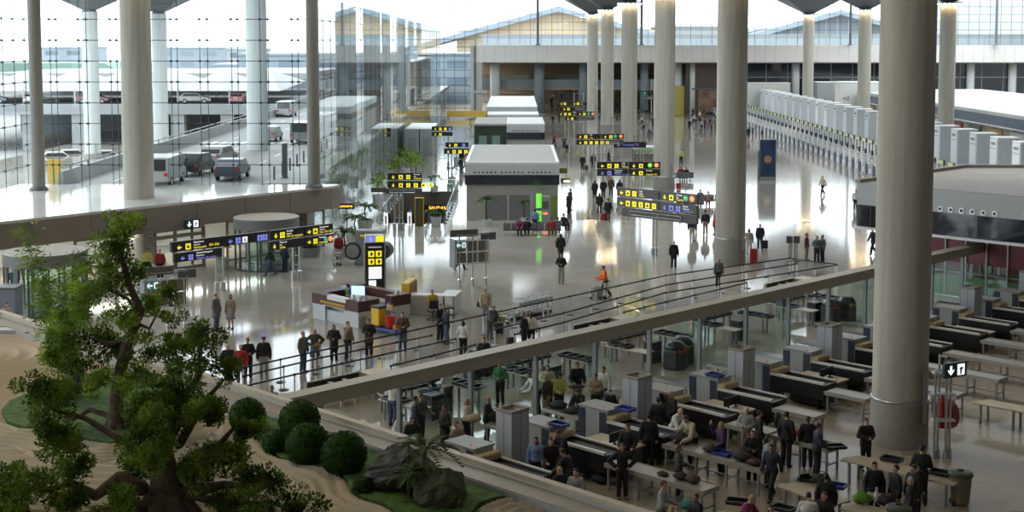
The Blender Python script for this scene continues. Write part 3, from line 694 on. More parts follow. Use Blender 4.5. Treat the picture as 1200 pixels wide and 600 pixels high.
for i, x in enumerate((-72, -66, -58, -52, -44, -38)): car((x, 189.9, 5.23), R(90 if i % 2 else 8), ((.3, .35, .4), (.6, .6, .6), (.42, .2, .2))[i % 3], 'parked car on the raised deck of the car park', L=4.3)['group'] = 'cars on the car park deck'
def block(name, label, x0, x1, Y, dep, z1, m, win=0, roof=None, wm=None):
    t = thing(name, label, 'building', ((x0 + x1) / 2, Y, -1)); w = (x1 - x0) / 2
    b = MB(); b.bx(-w, w, 0, dep, 0, z1 + 1); b.build('wall', m, t)
    b = MB()
    n = max(2, int(2 * w / 7)); fl = max(1, int((z1 + 1) / 3.4))
    for i in range(n):
        for j in range(fl): b.bx(-w + 2 * w * (i + .2) / n, -w + 2 * w * (i + .8) / n, -.06, .02, (z1 + 1) * (j + .3) / fl, (z1 + 1) * (j + .75) / fl)
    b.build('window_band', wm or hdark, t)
    b = MB()
    if roof: b.slab([(-w - 1, z1 + 1), (w + 1, z1 + 1), (w - 3, z1 + 3), (-w + 3, z1 + 3)], -.6, dep); b.build('roof', roof, t)
    else: b.bx(-w - .3, w + .3, -.3, dep + .3, z1 + 1, z1 + 1.5); b.build('roof', m, t)
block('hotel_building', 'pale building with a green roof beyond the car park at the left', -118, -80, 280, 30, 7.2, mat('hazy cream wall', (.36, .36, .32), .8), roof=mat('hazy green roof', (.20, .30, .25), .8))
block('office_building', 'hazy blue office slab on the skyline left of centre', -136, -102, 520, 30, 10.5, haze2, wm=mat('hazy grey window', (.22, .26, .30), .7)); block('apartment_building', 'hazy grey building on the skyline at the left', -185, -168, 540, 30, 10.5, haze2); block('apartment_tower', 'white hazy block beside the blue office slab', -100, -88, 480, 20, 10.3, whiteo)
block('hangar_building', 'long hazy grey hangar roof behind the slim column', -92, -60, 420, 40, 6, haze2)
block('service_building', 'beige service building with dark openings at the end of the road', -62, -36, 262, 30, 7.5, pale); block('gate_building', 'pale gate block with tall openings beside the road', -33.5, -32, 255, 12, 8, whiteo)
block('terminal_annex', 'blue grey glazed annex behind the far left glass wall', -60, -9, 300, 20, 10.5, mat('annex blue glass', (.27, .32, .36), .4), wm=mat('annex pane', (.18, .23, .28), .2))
# gabled terminal halls behind the upper far glazing
def gable(X, Y, w, ze, zp, label, m):
    t = thing('terminal_hall', label, 'building', (X, Y, -1)); b = MB(); b.slab([(-w, 11.2), (w, 11.2), (w, ze + 1), (0, zp + 1), (-w, ze + 1)], 0, 40); b.build('gable_wall', m, t)
    b = MB()
    for i in range(17): x = -w + 2 * w * (i + .5) / 17; b.bx(x - .12, x + .12, -.1, .02, 13, ze + 1 + (zp - ze) * (1 - abs(x) / w) - .6)
    b.build('mullion', lgrey, t)
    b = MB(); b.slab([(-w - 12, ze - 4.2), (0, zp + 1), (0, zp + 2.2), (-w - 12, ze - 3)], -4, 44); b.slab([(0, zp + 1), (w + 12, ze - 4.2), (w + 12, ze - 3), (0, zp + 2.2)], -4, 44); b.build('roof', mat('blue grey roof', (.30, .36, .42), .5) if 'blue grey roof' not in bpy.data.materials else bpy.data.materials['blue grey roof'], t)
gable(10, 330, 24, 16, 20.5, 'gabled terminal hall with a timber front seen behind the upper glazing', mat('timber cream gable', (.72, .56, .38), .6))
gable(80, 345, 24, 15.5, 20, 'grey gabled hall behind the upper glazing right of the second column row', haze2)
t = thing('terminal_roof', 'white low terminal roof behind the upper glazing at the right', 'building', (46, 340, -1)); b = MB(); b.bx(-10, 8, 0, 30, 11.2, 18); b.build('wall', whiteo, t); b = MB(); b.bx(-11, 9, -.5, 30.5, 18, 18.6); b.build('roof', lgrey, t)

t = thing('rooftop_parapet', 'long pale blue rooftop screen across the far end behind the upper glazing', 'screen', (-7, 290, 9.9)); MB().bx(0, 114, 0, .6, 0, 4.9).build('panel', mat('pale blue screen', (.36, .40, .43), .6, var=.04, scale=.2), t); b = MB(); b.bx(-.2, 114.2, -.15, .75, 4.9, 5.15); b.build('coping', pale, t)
b = MB()
for i in range(38): b.bx(i * 3, i * 3 + .08, -.04, 0, 0, 4.9)
b.build('joint', mgrey, t)

# strips added outside the side glass wall to imitate reflections in it
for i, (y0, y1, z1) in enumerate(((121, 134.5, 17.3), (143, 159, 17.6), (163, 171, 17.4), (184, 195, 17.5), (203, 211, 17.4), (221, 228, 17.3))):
    t = thing('reflection_strip', '%s blue-grey strip imitating a reflection in the side glass wall, counted from the near end' % ORD[i], 'screen', (-15.6, (y0 + y1) / 2, 4.14)); h = (y1 - y0) / 2; zt = z1 - 4.14; b = MB(); n = int(h * 2 / 1.1)
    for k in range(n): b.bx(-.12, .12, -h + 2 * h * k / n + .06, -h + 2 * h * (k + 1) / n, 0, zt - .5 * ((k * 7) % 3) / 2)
    b.build('strip_bars', mat('reflection blue grey', (.26, .29, .31), .5, var=.08, scale=.6) if i == 0 else bpy.data.materials['reflection blue grey'], t)
    MB().bx(-.15, .15, -h, h, 10.3, 11.5).build('brown_band', mat('reflection brown', (.26, .20, .13), .5) if i == 0 else bpy.data.materials['reflection brown'], t); MB().bx(-.2, .2, -h, h, 0, .3).build('base', mgrey, t)
# ================================================================== HALL FURNISHINGS
def dots(b, x0, x1, y, z, r, groups, n, mi=1):
    g = (x1 - x0) / groups
    for i in range(groups):
        for k in range(n):
            x = x0 + g * i + g * .12 + (g * .76) * k / max(1, n - 1); b.tube((x, y + .02, z), (x, y - .03, z), r, n=10, mi=mi)
def island(label, x0, x1, y0, y1, h, m, rm, groups=3, n=6):
    t = thing('service_island', label, 'building', ((x0 + x1) / 2, y0, 0)); w = (x1 - x0) / 2; d = y1 - y0
    b = MB(); b.bx(-w + .1, w - .1, .1, d, 0, h - 1.75); b.build('lower_wall', m, t)
    b = MB(); b.bx(-w, w, 0, d, h - 1.75, h - .98)
    b.build('dark_glass_band', gl_dark, t)
    b = MB(); b.bx(-w, w, -.02, d, h - .98, h - .1, 0); dots(b, -w + .5, w - .5, -.02, h - .78, .075, groups, n); b.build('fascia', [lgrey, black], t)
    b = MB(); b.bx(-w + .25, w - .25, .25, d - .25, h - .1, h - .04, 0); b.build('roof_deck', rm, t)
    b = MB()
    for a in ((-w, -w + .25, 0, d), (w - .25, w, 0, d), (-w, w, -.02, .25), (-w, w, d - .25, d)): b.bx(*a, h - .1, h + .03)
    b.build('roof_edge', roofw, t)
    return t, w, d
stone_p = mat('grey stone panel', (.33, .32, .29), .3, var=.08, scale=.7)
t, w, d = island('nearest flat-roofed service island with a grey recessed front and green corner', -3.9, 3.4, 106.6, 124.2, 4.5, stone_p, roofm)
b = MB(); b.bx(-2.1, -.35, .03, .1, 0, 1.95); b.bx(-.25, 1.4, .03, .1, 0, 1.95); b.build('recess', mat('dark recess panel', (.17, .17, .17), .25, var=.1), t)
b = MB(); b.bx(2.35, 3.5, .0, .1, 0, 1.95); b.build('green_wall', mat('green glass wall', (.20, .27, .07), .3), t)
b = MB(); b.bx(1.42, 1.5, 0, .1, 0, 1.95); b.bx(-.36, -.28, 0, .1, 0, 1.95); b.build('door_frame', lgrey, t)
lettering('CAFE', .28, dgrey, t, (2.0, .09, 2.3))
t = thing('green_totem', 'bright green advertising tube in front of the nearest service island', 'totem', at(631.5, 267, 0)); b = MB(); b.lathe([(.28, 0), (.28, .1), (.2, .12), (.2, 2.5), (.18, 2.55)], 20); b.build('tube', g2glow, t); b = MB(); b.lathe([(.21, .1), (.21, .5)], 20); b.lathe([(.205, 1.3), (.205, 1.5)], 20); b.build('dark_band', dgrey, t); b = MB(); b.ell((0, -.2, 1.0), (.1, .03, .1)); b.build('yellow_badge', yellow, t)
t = thing('vending_machine', 'grey ticket machine with a red lit slot beside the green totem', 'machine', at(639, 261, 0)); b = MB(); b.bx(-.4, .4, -.3, .3, 0, 2.05); b.build('housing', mgrey, t, bevel=.03); b = MB(); b.bx(-.25, .25, -.33, -.3, 1.1, 1.7); b.build('screen', dgrey, t); b = MB(); b.ell((0, -.32, .75), (.2, .03, .09)); b.build('lit_slot', mat('red lit slot', (1, .15, .05), .4, emit=1.2), t)
for z, x, lit, nm in ((192 + 8, 659.5, 0, 'upper'), (212, 663, 1, 'lower')):
    p = atY(x, z, 107.2); t = thing('side_sign', nm + ' small green sign sticking out of the nearest island corner', 'sign', (p.x, p.y, p.z)); b = MB(); b.box((0, 0, 0), (.72, .25, .42)); b.build('sign_box', mat('olive sign', (.12, .14, .02), .4) if nm == 'upper' else bpy.data.materials['olive sign'], t, bevel=.04); b = MB(); b.box((-.45, .02, 0), (.3, .06, .06)); b.build('bracket', mgrey, t)
    if lit: b = MB(); b.box((.08, -.13, -.02), (.42, .02, .12)); b.build('lit_strip', tubem, t)
t, w, d = island('second service island with a glass room on its left half', -1.0, 3.3, 155.5, 169, 4.5, stone_p, roofw, 2, 6)
t = thing('glass_room', 'glazed room with a taupe roof left of the second service island', 'building', (-2.85, 155.5, 0)); b = MB(); b.bx(-1.75, 1.75, 3, 13.5, 0, 4.3); b.build('back_wall', stone_p, t); b = MB(); b.bx(-1.85, 1.84, -.1, 13.5, 4.3, 4.5); b.build('roof', roofm, t); b = MB(); b.bx(-1.78, 1.78, 0, .05, 0, 4.3); b.bx(-1.78, -1.73, 0, 3, 0, 4.3); b.build('glass_pane', gl_green, t); b = MB(); b.bx(-1.3, -.4, .6, 1.2, 0, 3.1); b.bx(.2, 1.1, .6, 1.2, 0, 3.1); b.build('white_unit', offw, t)
island('farthest service island with a white roof', -4.1, 3.1, 195, 232, 4.5, stone_p, roofw)
island('thin white-roofed kiosk between the second and the farthest island', -3.6, 3.0, 176, 184, 4.4, stone_p, roofw)
for x0, x1, lab in ((-13.2, -11.6, 'left'), (-11.5, -10, 'right')):
    t = thing('grey_kiosk', lab + ' of two plain grey kiosks along the left glass wall', 'kiosk', ((x0 + x1) / 2, 166, 0)); w = (x1 - x0) / 2
    b = MB(); b.bx(-w, w, 0, 11, 0, 3.2); b.build('body', mat('kiosk grey', (.33, .35, .34), .4, var=.05) if lab == 'left' else bpy.data.materials['kiosk grey'], t, bevel=.03); b = MB(); b.bx(-w - .05, w + .05, -.05, 11.05, 3.2, 3.3); b.build('roof', roofw, t); b = MB(); b.bx(-.5, .4, -.02, .02, 0, 2.2); b.build('door', mgrey, t)
# escalators and balustrade of the pit
for i, X in enumerate((-9.2, -7.4)):
    t = thing('escalator', ('left', 'right')[i] + ' escalator going down into the pit', 'escalator', (X, PY0, 0))
    b = MB(); b.slab([(-.5, -4.5), (.5, -4.5), (.5, -5), (-.5, -5)], 0, .1)
    for s in (-1, 1): b.add([(s * .55, 0, -.1), (s * .55, 1.5, 0), (s * .55, 10, -4.9), (s * .55, 8, -5)], [(0, 1, 2, 3)])
    for k in range(24): b.bx(-.5, .5, .5 + k * .36, .86 + k * .36, -.3 - k * .2, -.1 - k * .2)
    b.build('steps', dgrey, t)
    b = MB()
    for s in (-1, 1): b.path([(s * .58, -1.0, .05), (s * .58, -1.1, .6), (s * .58, -.8, .95), (s * .58, .6, .95), (s * .58, 9.5, -4)], .06, 6)
    b.build('handrail', black, t)
    b = MB()
    for s in (-1, 1): b.add([(s * .58, -.9, 0), (s * .58, .8, 0), (s * .58, .6, .9), (s * .58, -.8, .9)], [(0, 1, 2, 3)])
    b.build('balustrade_glass', gl_green, t); b = MB(); b.bx(-.75, -.5, -1.05, -.2, 0, .9); b.build('newel_light', mat('white lit newel', (.9, .92, .92), .4, emit=.5) if i == 0 else bpy.data.materials['white lit newel'], t)
def balustrade(x0, y0, x1, y1, label):
    t = thing('glass_balustrade', label, 'railing', (x0, y0, 0)); a, c = Vector((0, 0, 0)), Vector((x1 - x0, y1 - y0, 0)); L = c.length; n = max(1, int(L / 1.9))
    b = MB(); b.add([a + Vector((0, 0, .08)), c + Vector((0, 0, .08)), c + Vector((0, 0, 1)), a + Vector((0, 0, 1))], [(0, 1, 2, 3)]); b.build('glass_pane', gl_green, t)
    b = MB(); b.tube(a + Vector((0, 0, 1.05)), c + Vector((0, 0, 1.05)), .035); b.build('handrail', steel, t)
    b = MB()
    for k in range(n + 1): p = a + c * k / n; b.tube(p, p + Vector((0, 0, 1.02)), .03); b.box(p + Vector((0, 0, .04)), (.18, .18, .08))
    b.build('posts', mgrey, t)
balustrade(PX1 + .1, PY0, PX1 + .1, PY1, 'glass railing along the right side of the escalator pit'); balustrade(PX0 - .1, PY0, PX0 - .1, PY1, 'glass railing along the left side of the escalator pit')
balustrade(PX0, PY1 + .3, PX1, PY1 + .3, 'glass railing across the far end of the escalator pit'); balustrade(-6.6, PY0 - .1, PX1, PY0 - .1, 'short glass railing right of the escalator landings')
p = (-8.0, PY1 - .25, -1.5); t = thing('led_display', 'orange lit message board on the pit wall below the railing', 'display', p); b = MB(); b.bx(-.9, 2.1, -.12, .12, -.28, .28); b.build('housing', black, t); lettering('SALIDAS', .42, ledor, t, (0, -.14, -.14))
p = at(347 / 5 + 330 - 3, 248, 0); t = thing('led_display', 'orange lit message board beside the tip of the upper floor', 'display', (-12.0, 97.5, 2.2)); b = MB(); b.bx(-.55, .55, -.1, .1, -.2, .2); b.build('housing', black, t); lettering('LLEGADAS', .2, ledor, t, (-.5, -.12, -.07)); b = MB(); b.tube((0, .15, -2.2), (0, .15, .1), .04); b.build('pole', mgrey, t)
p = at(491.5, 265, 0); t = thing('yellow_totem', 'tall narrow black pictogram totem with yellow edges before the escalators', 'totem', p); b = MB(); b.bx(-.28, .28, -.1, .1, 0, 2.1); b.build('panel', mat('dark olive panel', (.10, .09, .02), .5), t); b = MB(); b.bx(-.34, -.28, -.12, .12, 0, 2.1); b.bx(.28, .34, -.12, .12, 0, 2.1); b.bx(-.34, .34, -.12, .12, 2.1, 2.16); b.build('yellow_frame', yellow, t)
b = MB()
for k in range(8): b.box((0, -.11, .35 + k * .22), (.3, .02, .12))
b.build('pictogram', dgrey, t)
# ---------------------------------------------------------------- check-in line
b0 = thing('check_in_tower', '', 'check-in tower', (45, 0, 0), 0, 'check-in towers')
b = MB(); b.bx(-1.0, 1.0, -1.0, 1.0, 0, 5.0); b.build('body', mat('tower grey', (.58, .61, .63), .4, var=.03), b0, bevel=.08)
b = MB(); b.bx(-1.03, 1.05, -1.05, 1.05, 4.92, 5.06); b.build('cap', roofw, b0, bevel=.03)
b = MB(); b.bx(-1.06, -1.0, -.9, .9, .2, 4.85, 0)
for k in (-1, 0, 1): b.tube((-1.05, k * .4, 4.45), (-1.08, k * .4, 4.45), .14, n=10, mi=1)
b.bx(-1.075, -1.05, -.9, .9, 3.98, 4.02, 1); b.build('front_panel', [mat('tower white', (.76, .78, .79), .4), dgrey], b0)
d0 = thing('check_in_desk', '', 'check-in desk', (39.5, 0, 0), 0, 'check-in desks')
b = MB(); b.bx(-.5, .5, -1.0, .1, 0, 1.1, 0); b.bx(-.6, .6, -1.1, .2, 1.1, 1.16, 0); b.bx(-.5, 3.6, .5, 1.3, 0, .35, 1); b.build('counter', [white, mgrey], d0)
b = MB(); b.bx(.9, 1.0, -.9, 1.3, 0, 2.1); b.build('back_screen', white, d0)
b = MB(); b.bx(-.2, -.05, -.9, -.3, 1.25, 1.75, 0); b.box((-.1, -.6, 1.2), (.1, .1, .12), 0, 0); b.build('monitor', black, d0)
b = MB(); b.bx(.55, .75, -.75, .85, 2.25, 2.7, 0); b.bx(.54, .55, -.7, .8, 2.3, 2.65, 1); b.tube((.65, -.7, 0), (.65, -.7, 2.3), .05); b.tube((.65, .8, 0), (.65, .8, 2.3), .05); b.build('header_display', [dgrey, mat('pale yellow display', (.50, .52, .26), .5, emit=.15)], d0)
b = MB(); b.bx(-.5, 3.6, .55, 1.25, .35, .4); b.build('bag_belt', rubber, d0)
b = MB(); b.path([(1.6, -1, 0), (1.6, -1, 1.5), (1.6, 1.4, 1.5), (1.6, 1.4, 0)], .04, 5); b.path([(2.8, -1, 0), (2.8, -1, 1.5), (2.8, 1.4, 1.5), (2.8, 1.4, 0)], .04, 5); b.bar((1.6, -1, 1.1), (2.8, -1, 1.1), .05, .05); b.build('rail', lgrey, d0)
g0 = thing('queue_gate', '', 'queue gate', (36.4, 0, 0), 0, 'queue gates in front of the check-in desks')
b = MB(); b.path([(0, -.5, 0), (0, -.5, 1.35), (0, .5, 1.35), (0, .5, 0)], .04, 5); b.path([(.9, -.5, 0), (.9, -.5, 1.35), (.9, .5, 1.35), (.9, .5, 0)], .04, 5); b.bar((0, -.5, 1.35), (.9, -.5, 1.35), .05, .05); b.build('frame', white, g0)
b = MB(); b.bx(-.02, .02, -.35, .35, .25, .75); b.build('notice', white, g0)
b = MB(); b.bx(-.04, .04, 1.15, 1.95, .1, 1.15); b.build('blue_panel', mat('navy panel', (.035, .055, .13), .5), g0)
b = MB(); b.lathe([(.16, 0), (.16, .03)], 10, (0, 1.3, 0)); b.lathe([(.16, 0), (.16, .03)], 10, (0, 1.8, 0)); b.build('foot', dgrey, g0)
NT = 30
for i in range(NT):
    y = 121 + i * 5.75
    for src, X, wd in ((b0, 45, 'check-in tower'), (d0, 39.5, 'check-in desk'), (g0, 36.4, 'queue gate')):
        lab = '%s white %s of the long row at the right, counted from the near end' % (ORD[i], wd)
        if src is b0 or (src is d0 and i % 1 == 0) or src is g0:
            if i == 0: src.location = (X, y, 0); src['label'] = lab
            else: copy_tree(src, (X, y + (rng.uniform(-.08, .08) if src is not b0 else 0), 0), 0, lab)
# second desk and gate of every station
for i in range(NT):
    y = 121 + i * 5.75 + 2.9
    copy_tree(d0, (39.5, y, 0), 0, 'check-in desk between the %s and the next tower of the long row' % ORD[i]); copy_tree(g0, (36.4, y, 0), 0, 'queue gate between the %s and the next tower of the long row' % ORD[i])
# long low building at the far right with blue band and shops
t = thing('shop_building', 'long low building with a white roof and blue glass band behind the check-in row', 'building', (57.5, 150, 0))
b = MB(); b.bx(0, 24, 0, 92, 5.1, 5.3); b.bx(-.15, 24, 0, 92, 4.9, 5.15); b.build('roof', mat('shop roof grey', (.44, .44, .43), .5, var=.04, scale=.3), t); b = MB(); b.bx(0, 24, 0, 92, 3.7, 4.9); b.build('blue_glass_band', gl_blue, t); b = MB(); b.bx(-.1, .1, 0, 92, 3.55, 3.7); b.build('white_edge', white, t)
b = MB(); b.bx(1.5, 24, 0, 92, 0, 3.55); b.build('shop_wall', mat('mixed shop wall', (.35, .30, .25), .5, var=.6, scale=.6), t)
for k in range(12):
    b = MB(); y = 2 + k * 7.5; b.bx(1.3, 1.5, y, y + 4.5, 0.3, 3.0); b.build('shop_window', (mat('red shop light', (.35, .05, .09), .4), mat('pale shop light', (.7, .72, .7), .4), mat('amber shop light', (.65, .40, .12), .4), mat('green shop light', (.08, .16, .10), .4))[k % 4], t)
for i in range(10):
    b0_ = MB(); 
    t = thing('shop_stand', 'orange-brown display stand in the row before the far right shops', 'stand', (53.5 + (i % 2) * 1.6, 152 + i * 4, 0), 0, 'display stands before the far right shops')
    b0_.bx(-.6, .6, -1.4, 1.4, 0, .9); b0_.build('counter', mgrey, t, bevel=.03); b0_ = MB(); b0_.bx(-.7, .7, -1.5, 1.5, .9, 1.6); b0_.build('goods', mat('orange goods', (.50, .27, .06), .6, var=.5, scale=4) if 'orange goods' not in bpy.data.materials else bpy.data.materials['orange goods'], t, bevel=.1)
# pale blocks under the recess
for px0, px1, y0, y1, Y, lab, tx in ((870, 926, 98, 113, 249, 'white low block left of the slim recess column', None), (985, 1032, 97, 128, 232, 'white block with small dark lettering behind the check-in towers', 'UPS'), (958, 1000, 97, 124, 246, 'grey wall block under the far bulkhead', None)):
    a, c = atY(px0, y0, Y), atY(px1, y1, Y); t = thing('pale_block', lab, 'partition', (a.x, Y, 0)); b = MB(); b.bx(0, c.x - a.x, 0, 4, 0, a.z); b.build('body', offw if tx or px0 < 900 else bandm, t); b = MB(); b.bx(-.05, c.x - a.x + .05, -.05, 4.05, a.z, a.z + .15); b.build('cap', roofw, t)
    if tx: lettering('UP', 1.3, black, t, (4, -.03, a.z - 4.2)); lettering('m2', .9, black, t, (.4, -.03, a.z - 2.9))
# slim recess columns
for px, w in ((632, 'second'), (683, 'third'), (755, 'fourth'), (795, 'fifth'), (811, 'sixth'), (932, 'seventh'), (1137, 'eighth'), (1186, 'ninth'), (580, 'first')):
    t = thing('recess_column', w + ' slim grey column from the left under the far bulkhead', 'column', (atY(px, 100, 256.6).x, 256.6 if px != 795 else 257.4, 0))
    r = .9 if px in (632, 580) else .75
    b = MB(); b.lathe([(r, .1), (r, 9.8)], 20); b.build('shaft', slate if px in (632, 683, 755) else concr_out, t, smooth=True); b = MB(); b.lathe([(r + .1, 0), (r + .1, .3)], 20); b.build('base', mgrey, t)
# ================================================================== SIGNS
signblk = mat('sign housing black', (.022, .021, .019), .4); signgrey = mat('sign housing grey', (.10, .097, .09), .45)
def poly_y(b, pts, y, mi):   # flat glyph in xz, facing -y, 6 mm proud
    n = len(pts)
    if sum(pts[i][0] * pts[(i + 1) % n][1] - pts[(i + 1) % n][0] * pts[i][1] for i in range(n)) < 0: pts = pts[::-1]
    b.add([(p[0], y, p[1]) for p in pts] + [(p[0], y + .006, p[1]) for p in pts], [tuple(range(n))] + [((i + 1) % n, i, n + i, n + (i + 1) % n) for i in range(n)], mi)
def arrow(b, x, z, h, d, y, mi):
    w = h * .5; t = h * .14
    pts = [(-w, 0), (0, w), (0, w * .45), (-t * .2, w * .3), (w, t), (w, -t), (-t * .2, -w * .3), (0, -w * .45), (0, -w)]
    pts = [(-w, 0), (-w * .1, w * .85), (w * .25, w * .85), (-w * .25, t), (w, t), (w, -t), (-w * .25, -t), (w * .25, -w * .85), (-w * .1, -w * .85)]
    a = {'L': 0, 'D': math.pi / 2, 'R': math.pi, 'U': -math.pi / 2}[d]
    poly_y(b, [(x + p[0] * math.cos(a) - p[1] * math.sin(a), z + p[0] * math.sin(a) + p[1] * math.cos(a)) for p in pts], y, mi)
SM = [yglow, wglow, bglow, gglow, g2glow, oglow, signblk, tglow]
SC = dict(y=0, w=1, b=2, g=3, G=4, o=5, k=6, t=7)
def sign_box(t, x0, x1, z, h, items, dep=.22, m=None, cat='sign_box'):
    o = MB().bx(x0, x1, -dep / 2, dep / 2, z - h / 2, z + h / 2).build(cat, m or signblk, t, bevel=.015)
    b = MB(); y = -dep / 2 - .008; n = 0
    for it in items:
        k, x = it[0], x0 + it[1]; c = SC[it[2]]; n += 1
        if k in ('L', 'D', 'R', 'U'): arrow(b, x, z - h * .12, h * .5, k, y, c)
        elif k == 'sq':   # pictogram square with a dark glyph
            s = h * .30; zc = z - h * .1; poly_y(b, [(x - s, zc - s), (x + s, zc - s), (x + s, zc + s), (x - s, zc + s)], y, c)
            g = it[3] if len(it) > 3 else 0; y2 = y - .006; kk = SC['k']
            if g == 0: poly_y(b, [(x - s * .5, zc - s * .5), (x + s * .5, zc - s * .5), (x + s * .5, zc + s * .2), (x - s * .5, zc + s * .2)], y2, kk); poly_y(b, [(x - s * .2, zc + s * .3), (x + s * .2, zc + s * .3), (x + s * .2, zc + s * .6), (x - s * .2, zc + s * .6)], y2, kk)
            elif g == 1:
                poly_y(b, [(x - s * .07, zc - s), (x + s * .07, zc - s), (x + s * .07, zc + s), (x - s * .07, zc + s)], y2, kk); poly_y(b, [(x - s, zc - s * .07), (x + s, zc - s * .07), (x + s, zc + s * .07), (x - s, zc + s * .07)], y2, kk)
            else:
                poly_y(b, [(x - s * .15, zc - s * .7), (x + s * .15, zc - s * .7), (x + s * .3, zc + s * .2), (x - s * .3, zc + s * .2)], y2, kk); poly_y(b, [(x + s * .2 * math.cos(q * .8), zc + s * .5 + s * .2 * math.sin(q * .8)) for q in range(8)], y2, kk)
        elif k == 'ci':
            s = h * .34; poly_y(b, [(x + s * math.cos(q * .4), z + s * math.sin(q * .4)) for q in range(16)], y, c)
        elif k == 'tx': lettering(it[3], it[4], SM[c], o, (x, y, z + it[5])); n -= 1
    if n: b.build('pictogram', SM, o)
    return o
def hollow(t, x0, x1, z, h):   # empty sign housing turned away: dark back with a light rail frame
    o = MB().bx(x0, x1, -.1, .1, z - h / 2, z + h / 2).build('sign_back', signgrey, t, bevel=.015)
    b = MB(); w = x1 - x0
    b.path([(x0 + w * .12, -.16, z - h * .22), (x1 - w * .2, -.16, z - h * .22), (x1 - w * .2, -.16, z + h * .22), (x0 + w * .12, -.16, z + h * .22), (x0 + w * .12, -.16, z - h * .22)], .03, 5); b.tube(((x0 + x1) / 2, -.16, z - h * .22), ((x0 + x1) / 2, -.16, z + h * .22), .03, n=5); b.build('rail_frame', steel, o)
def posts(t, xs, ztop, r=.06, y=.2):
    for x in xs:
        MB().lathe([(r * 2.2, 0), (r * 2.2, .5), (r, .55), (r, ztop)], 10, (x, y, 0)).build('post', steel, t)
    b = MB()
    for z in (.9, ztop * .55, ztop - .15): b.bar((xs[0], y, z), (xs[-1], y, z), .05, .05)
    b.build('crossbar', steel, t)
TXT = lambda x, c, s, size, dz: ('tx', x, c, s, size, dz)
# left gantry, turned 45 degrees
t = thing('wayfinding_sign', 'long black and yellow hanging-style direction sign in front of the left revolving doors', 'sign', (-14.72, 77.7, 0), R(45))
def F3(x, c, a, bb, cc): return [TXT(x, 'w', a, .14, .1), TXT(x, 'w', bb, .11, -.04), TXT(x, c, cc, .17, -.21)]
sign_box(t, -5.45, -2.3, 2.83, .55, [('L', .45, 'y'), ('sq', 1.0, 'y', 0)] + F3(1.35, 'y', 'Departures', 'Check-in', 'Facturación') + [TXT(2.3, 'y', '301-366', .2, -.17)])
sign_box(t, -2.25, -.1, 2.83, .55, [('L', .5, 'b'), ('sq', 1.0, 'b', 1), ('sq', 1.45, 'w', 2)])
sign_box(t, -.1, .75, 2.83, .55, [('sq', .3, 'b', 2), ('sq', .65, 'b', 1)])
sign_box(t, .95, 3.3, 2.83, .55, [('D', .35, 'y'), ('sq', .8, 'y', 1)] + F3(1.1, 'y', 'Arrivals', 'Baggage', 'Sala de equipajes'))
sign_box(t, 3.35, 5.4, 2.83, .55, [('R', .3, 'y'), ('sq', .75, 'y', 0)] + F3(1.05, 'y', 'Departures', 'Check-in', 'Facturación')[:2] + [TXT(1.05, 'y', 'Fact. 301-302', .17, -.2)])
sign_box(t, -5.3, -2.3, 2.22, .5, [('L', .5, 'b'), ('sq', 1.0, 'b', 1)] + F3(1.35, 'b', 'Ground transport', 'Rental cars', 'Alquiler de coches'))
sign_box(t, .85, 3.3, 2.22, .5, [('D', .35, 'y')] + F3(.7, 'y', 'Way out', 'Exit', 'Salida'))
sign_box(t, 3.35, 5.4, 2.22, .5, [('R', .3, 'y'), ('sq', .75, 'y', 1)] + F3(1.0, 'y', 'Terminal', '', 'Terminal')[::2] + [('sq', 1.5, 'g', 1), ('ci', 1.85, 'o')] + [TXT(1.42, 'w', 'T1', .14, -.1), TXT(1.76, 'w', 'T2', .16, -.05)])
posts(t, (-2.5, -2.05), 2.6); posts(t, (2.7, 3.15), 2.6)
def gantry(px, py, rz, label, rows, pxs, ztop, lean=0):
    p = at(px, py, 0); t = thing('wayfinding_sign', label, 'sign', p, R(rz))
    for r in rows:
        if r[0] == 'h': hollow(t, *r[1:])
        else: sign_box(t, *r)
    posts(t, pxs, ztop); return t
def row(z, x0, x1, n, h=.5, arr='D', extra=(), c='y', tx=None):
    it = [(arr, .4, c)] + [('sq', .95 + i * .55, c, i % 3) for i in range(n)]
    if tx: it += [TXT(.95 + n * .55 - .15, 'w', tx[0], .15, .1), TXT(.95 + n * .55 - .15, 'w', tx[1], .12, -.05), TXT(.95 + n * .55 - .15, c, tx[2], .17, -.2)]
    return (x0, x1, z, h, it + list(extra))
G1 = [('ci', 2.9, 'G'), ('ci', 3.5, 'o'), TXT(2.78, 'w', 'T1', .2, -.08), TXT(3.38, 'w', 'T2', .2, -.08)]
G1g = [('ci', 2.9, 'g')] + G1[1:]
gantry(765, 300, -45, 'largest grey and yellow direction sign, standing left of the second centre column', [row(4.0, -3.0, .55, 2, .58, 'L', (), 'y', ('Cafe', 'Toilets', 'Aseos')) + (.22, signgrey), row(4.0, .62, 3.6, 1, .58, 'D', [('ci', 2.1, 'g'), ('ci', 2.6, 'o'), TXT(1.98, 'w', 'T1', .2, -.08), TXT(2.48, 'w', 'T2', .2, -.08)], 'y', ('Arrivals', 'Exit', 'Llegadas')) + (.22, signgrey), row(3.32, -3.0, .55, 5, .58, 'L') + (.22, signgrey), row(3.32, .62, 3.6, 2, .58, 'D', (), 'b', ('Rental', 'Transport', 'Transporte')) + (.22, signgrey), ('h', -2.6, 3.6, 2.68, .55)], (-.15, .15), 4.2)
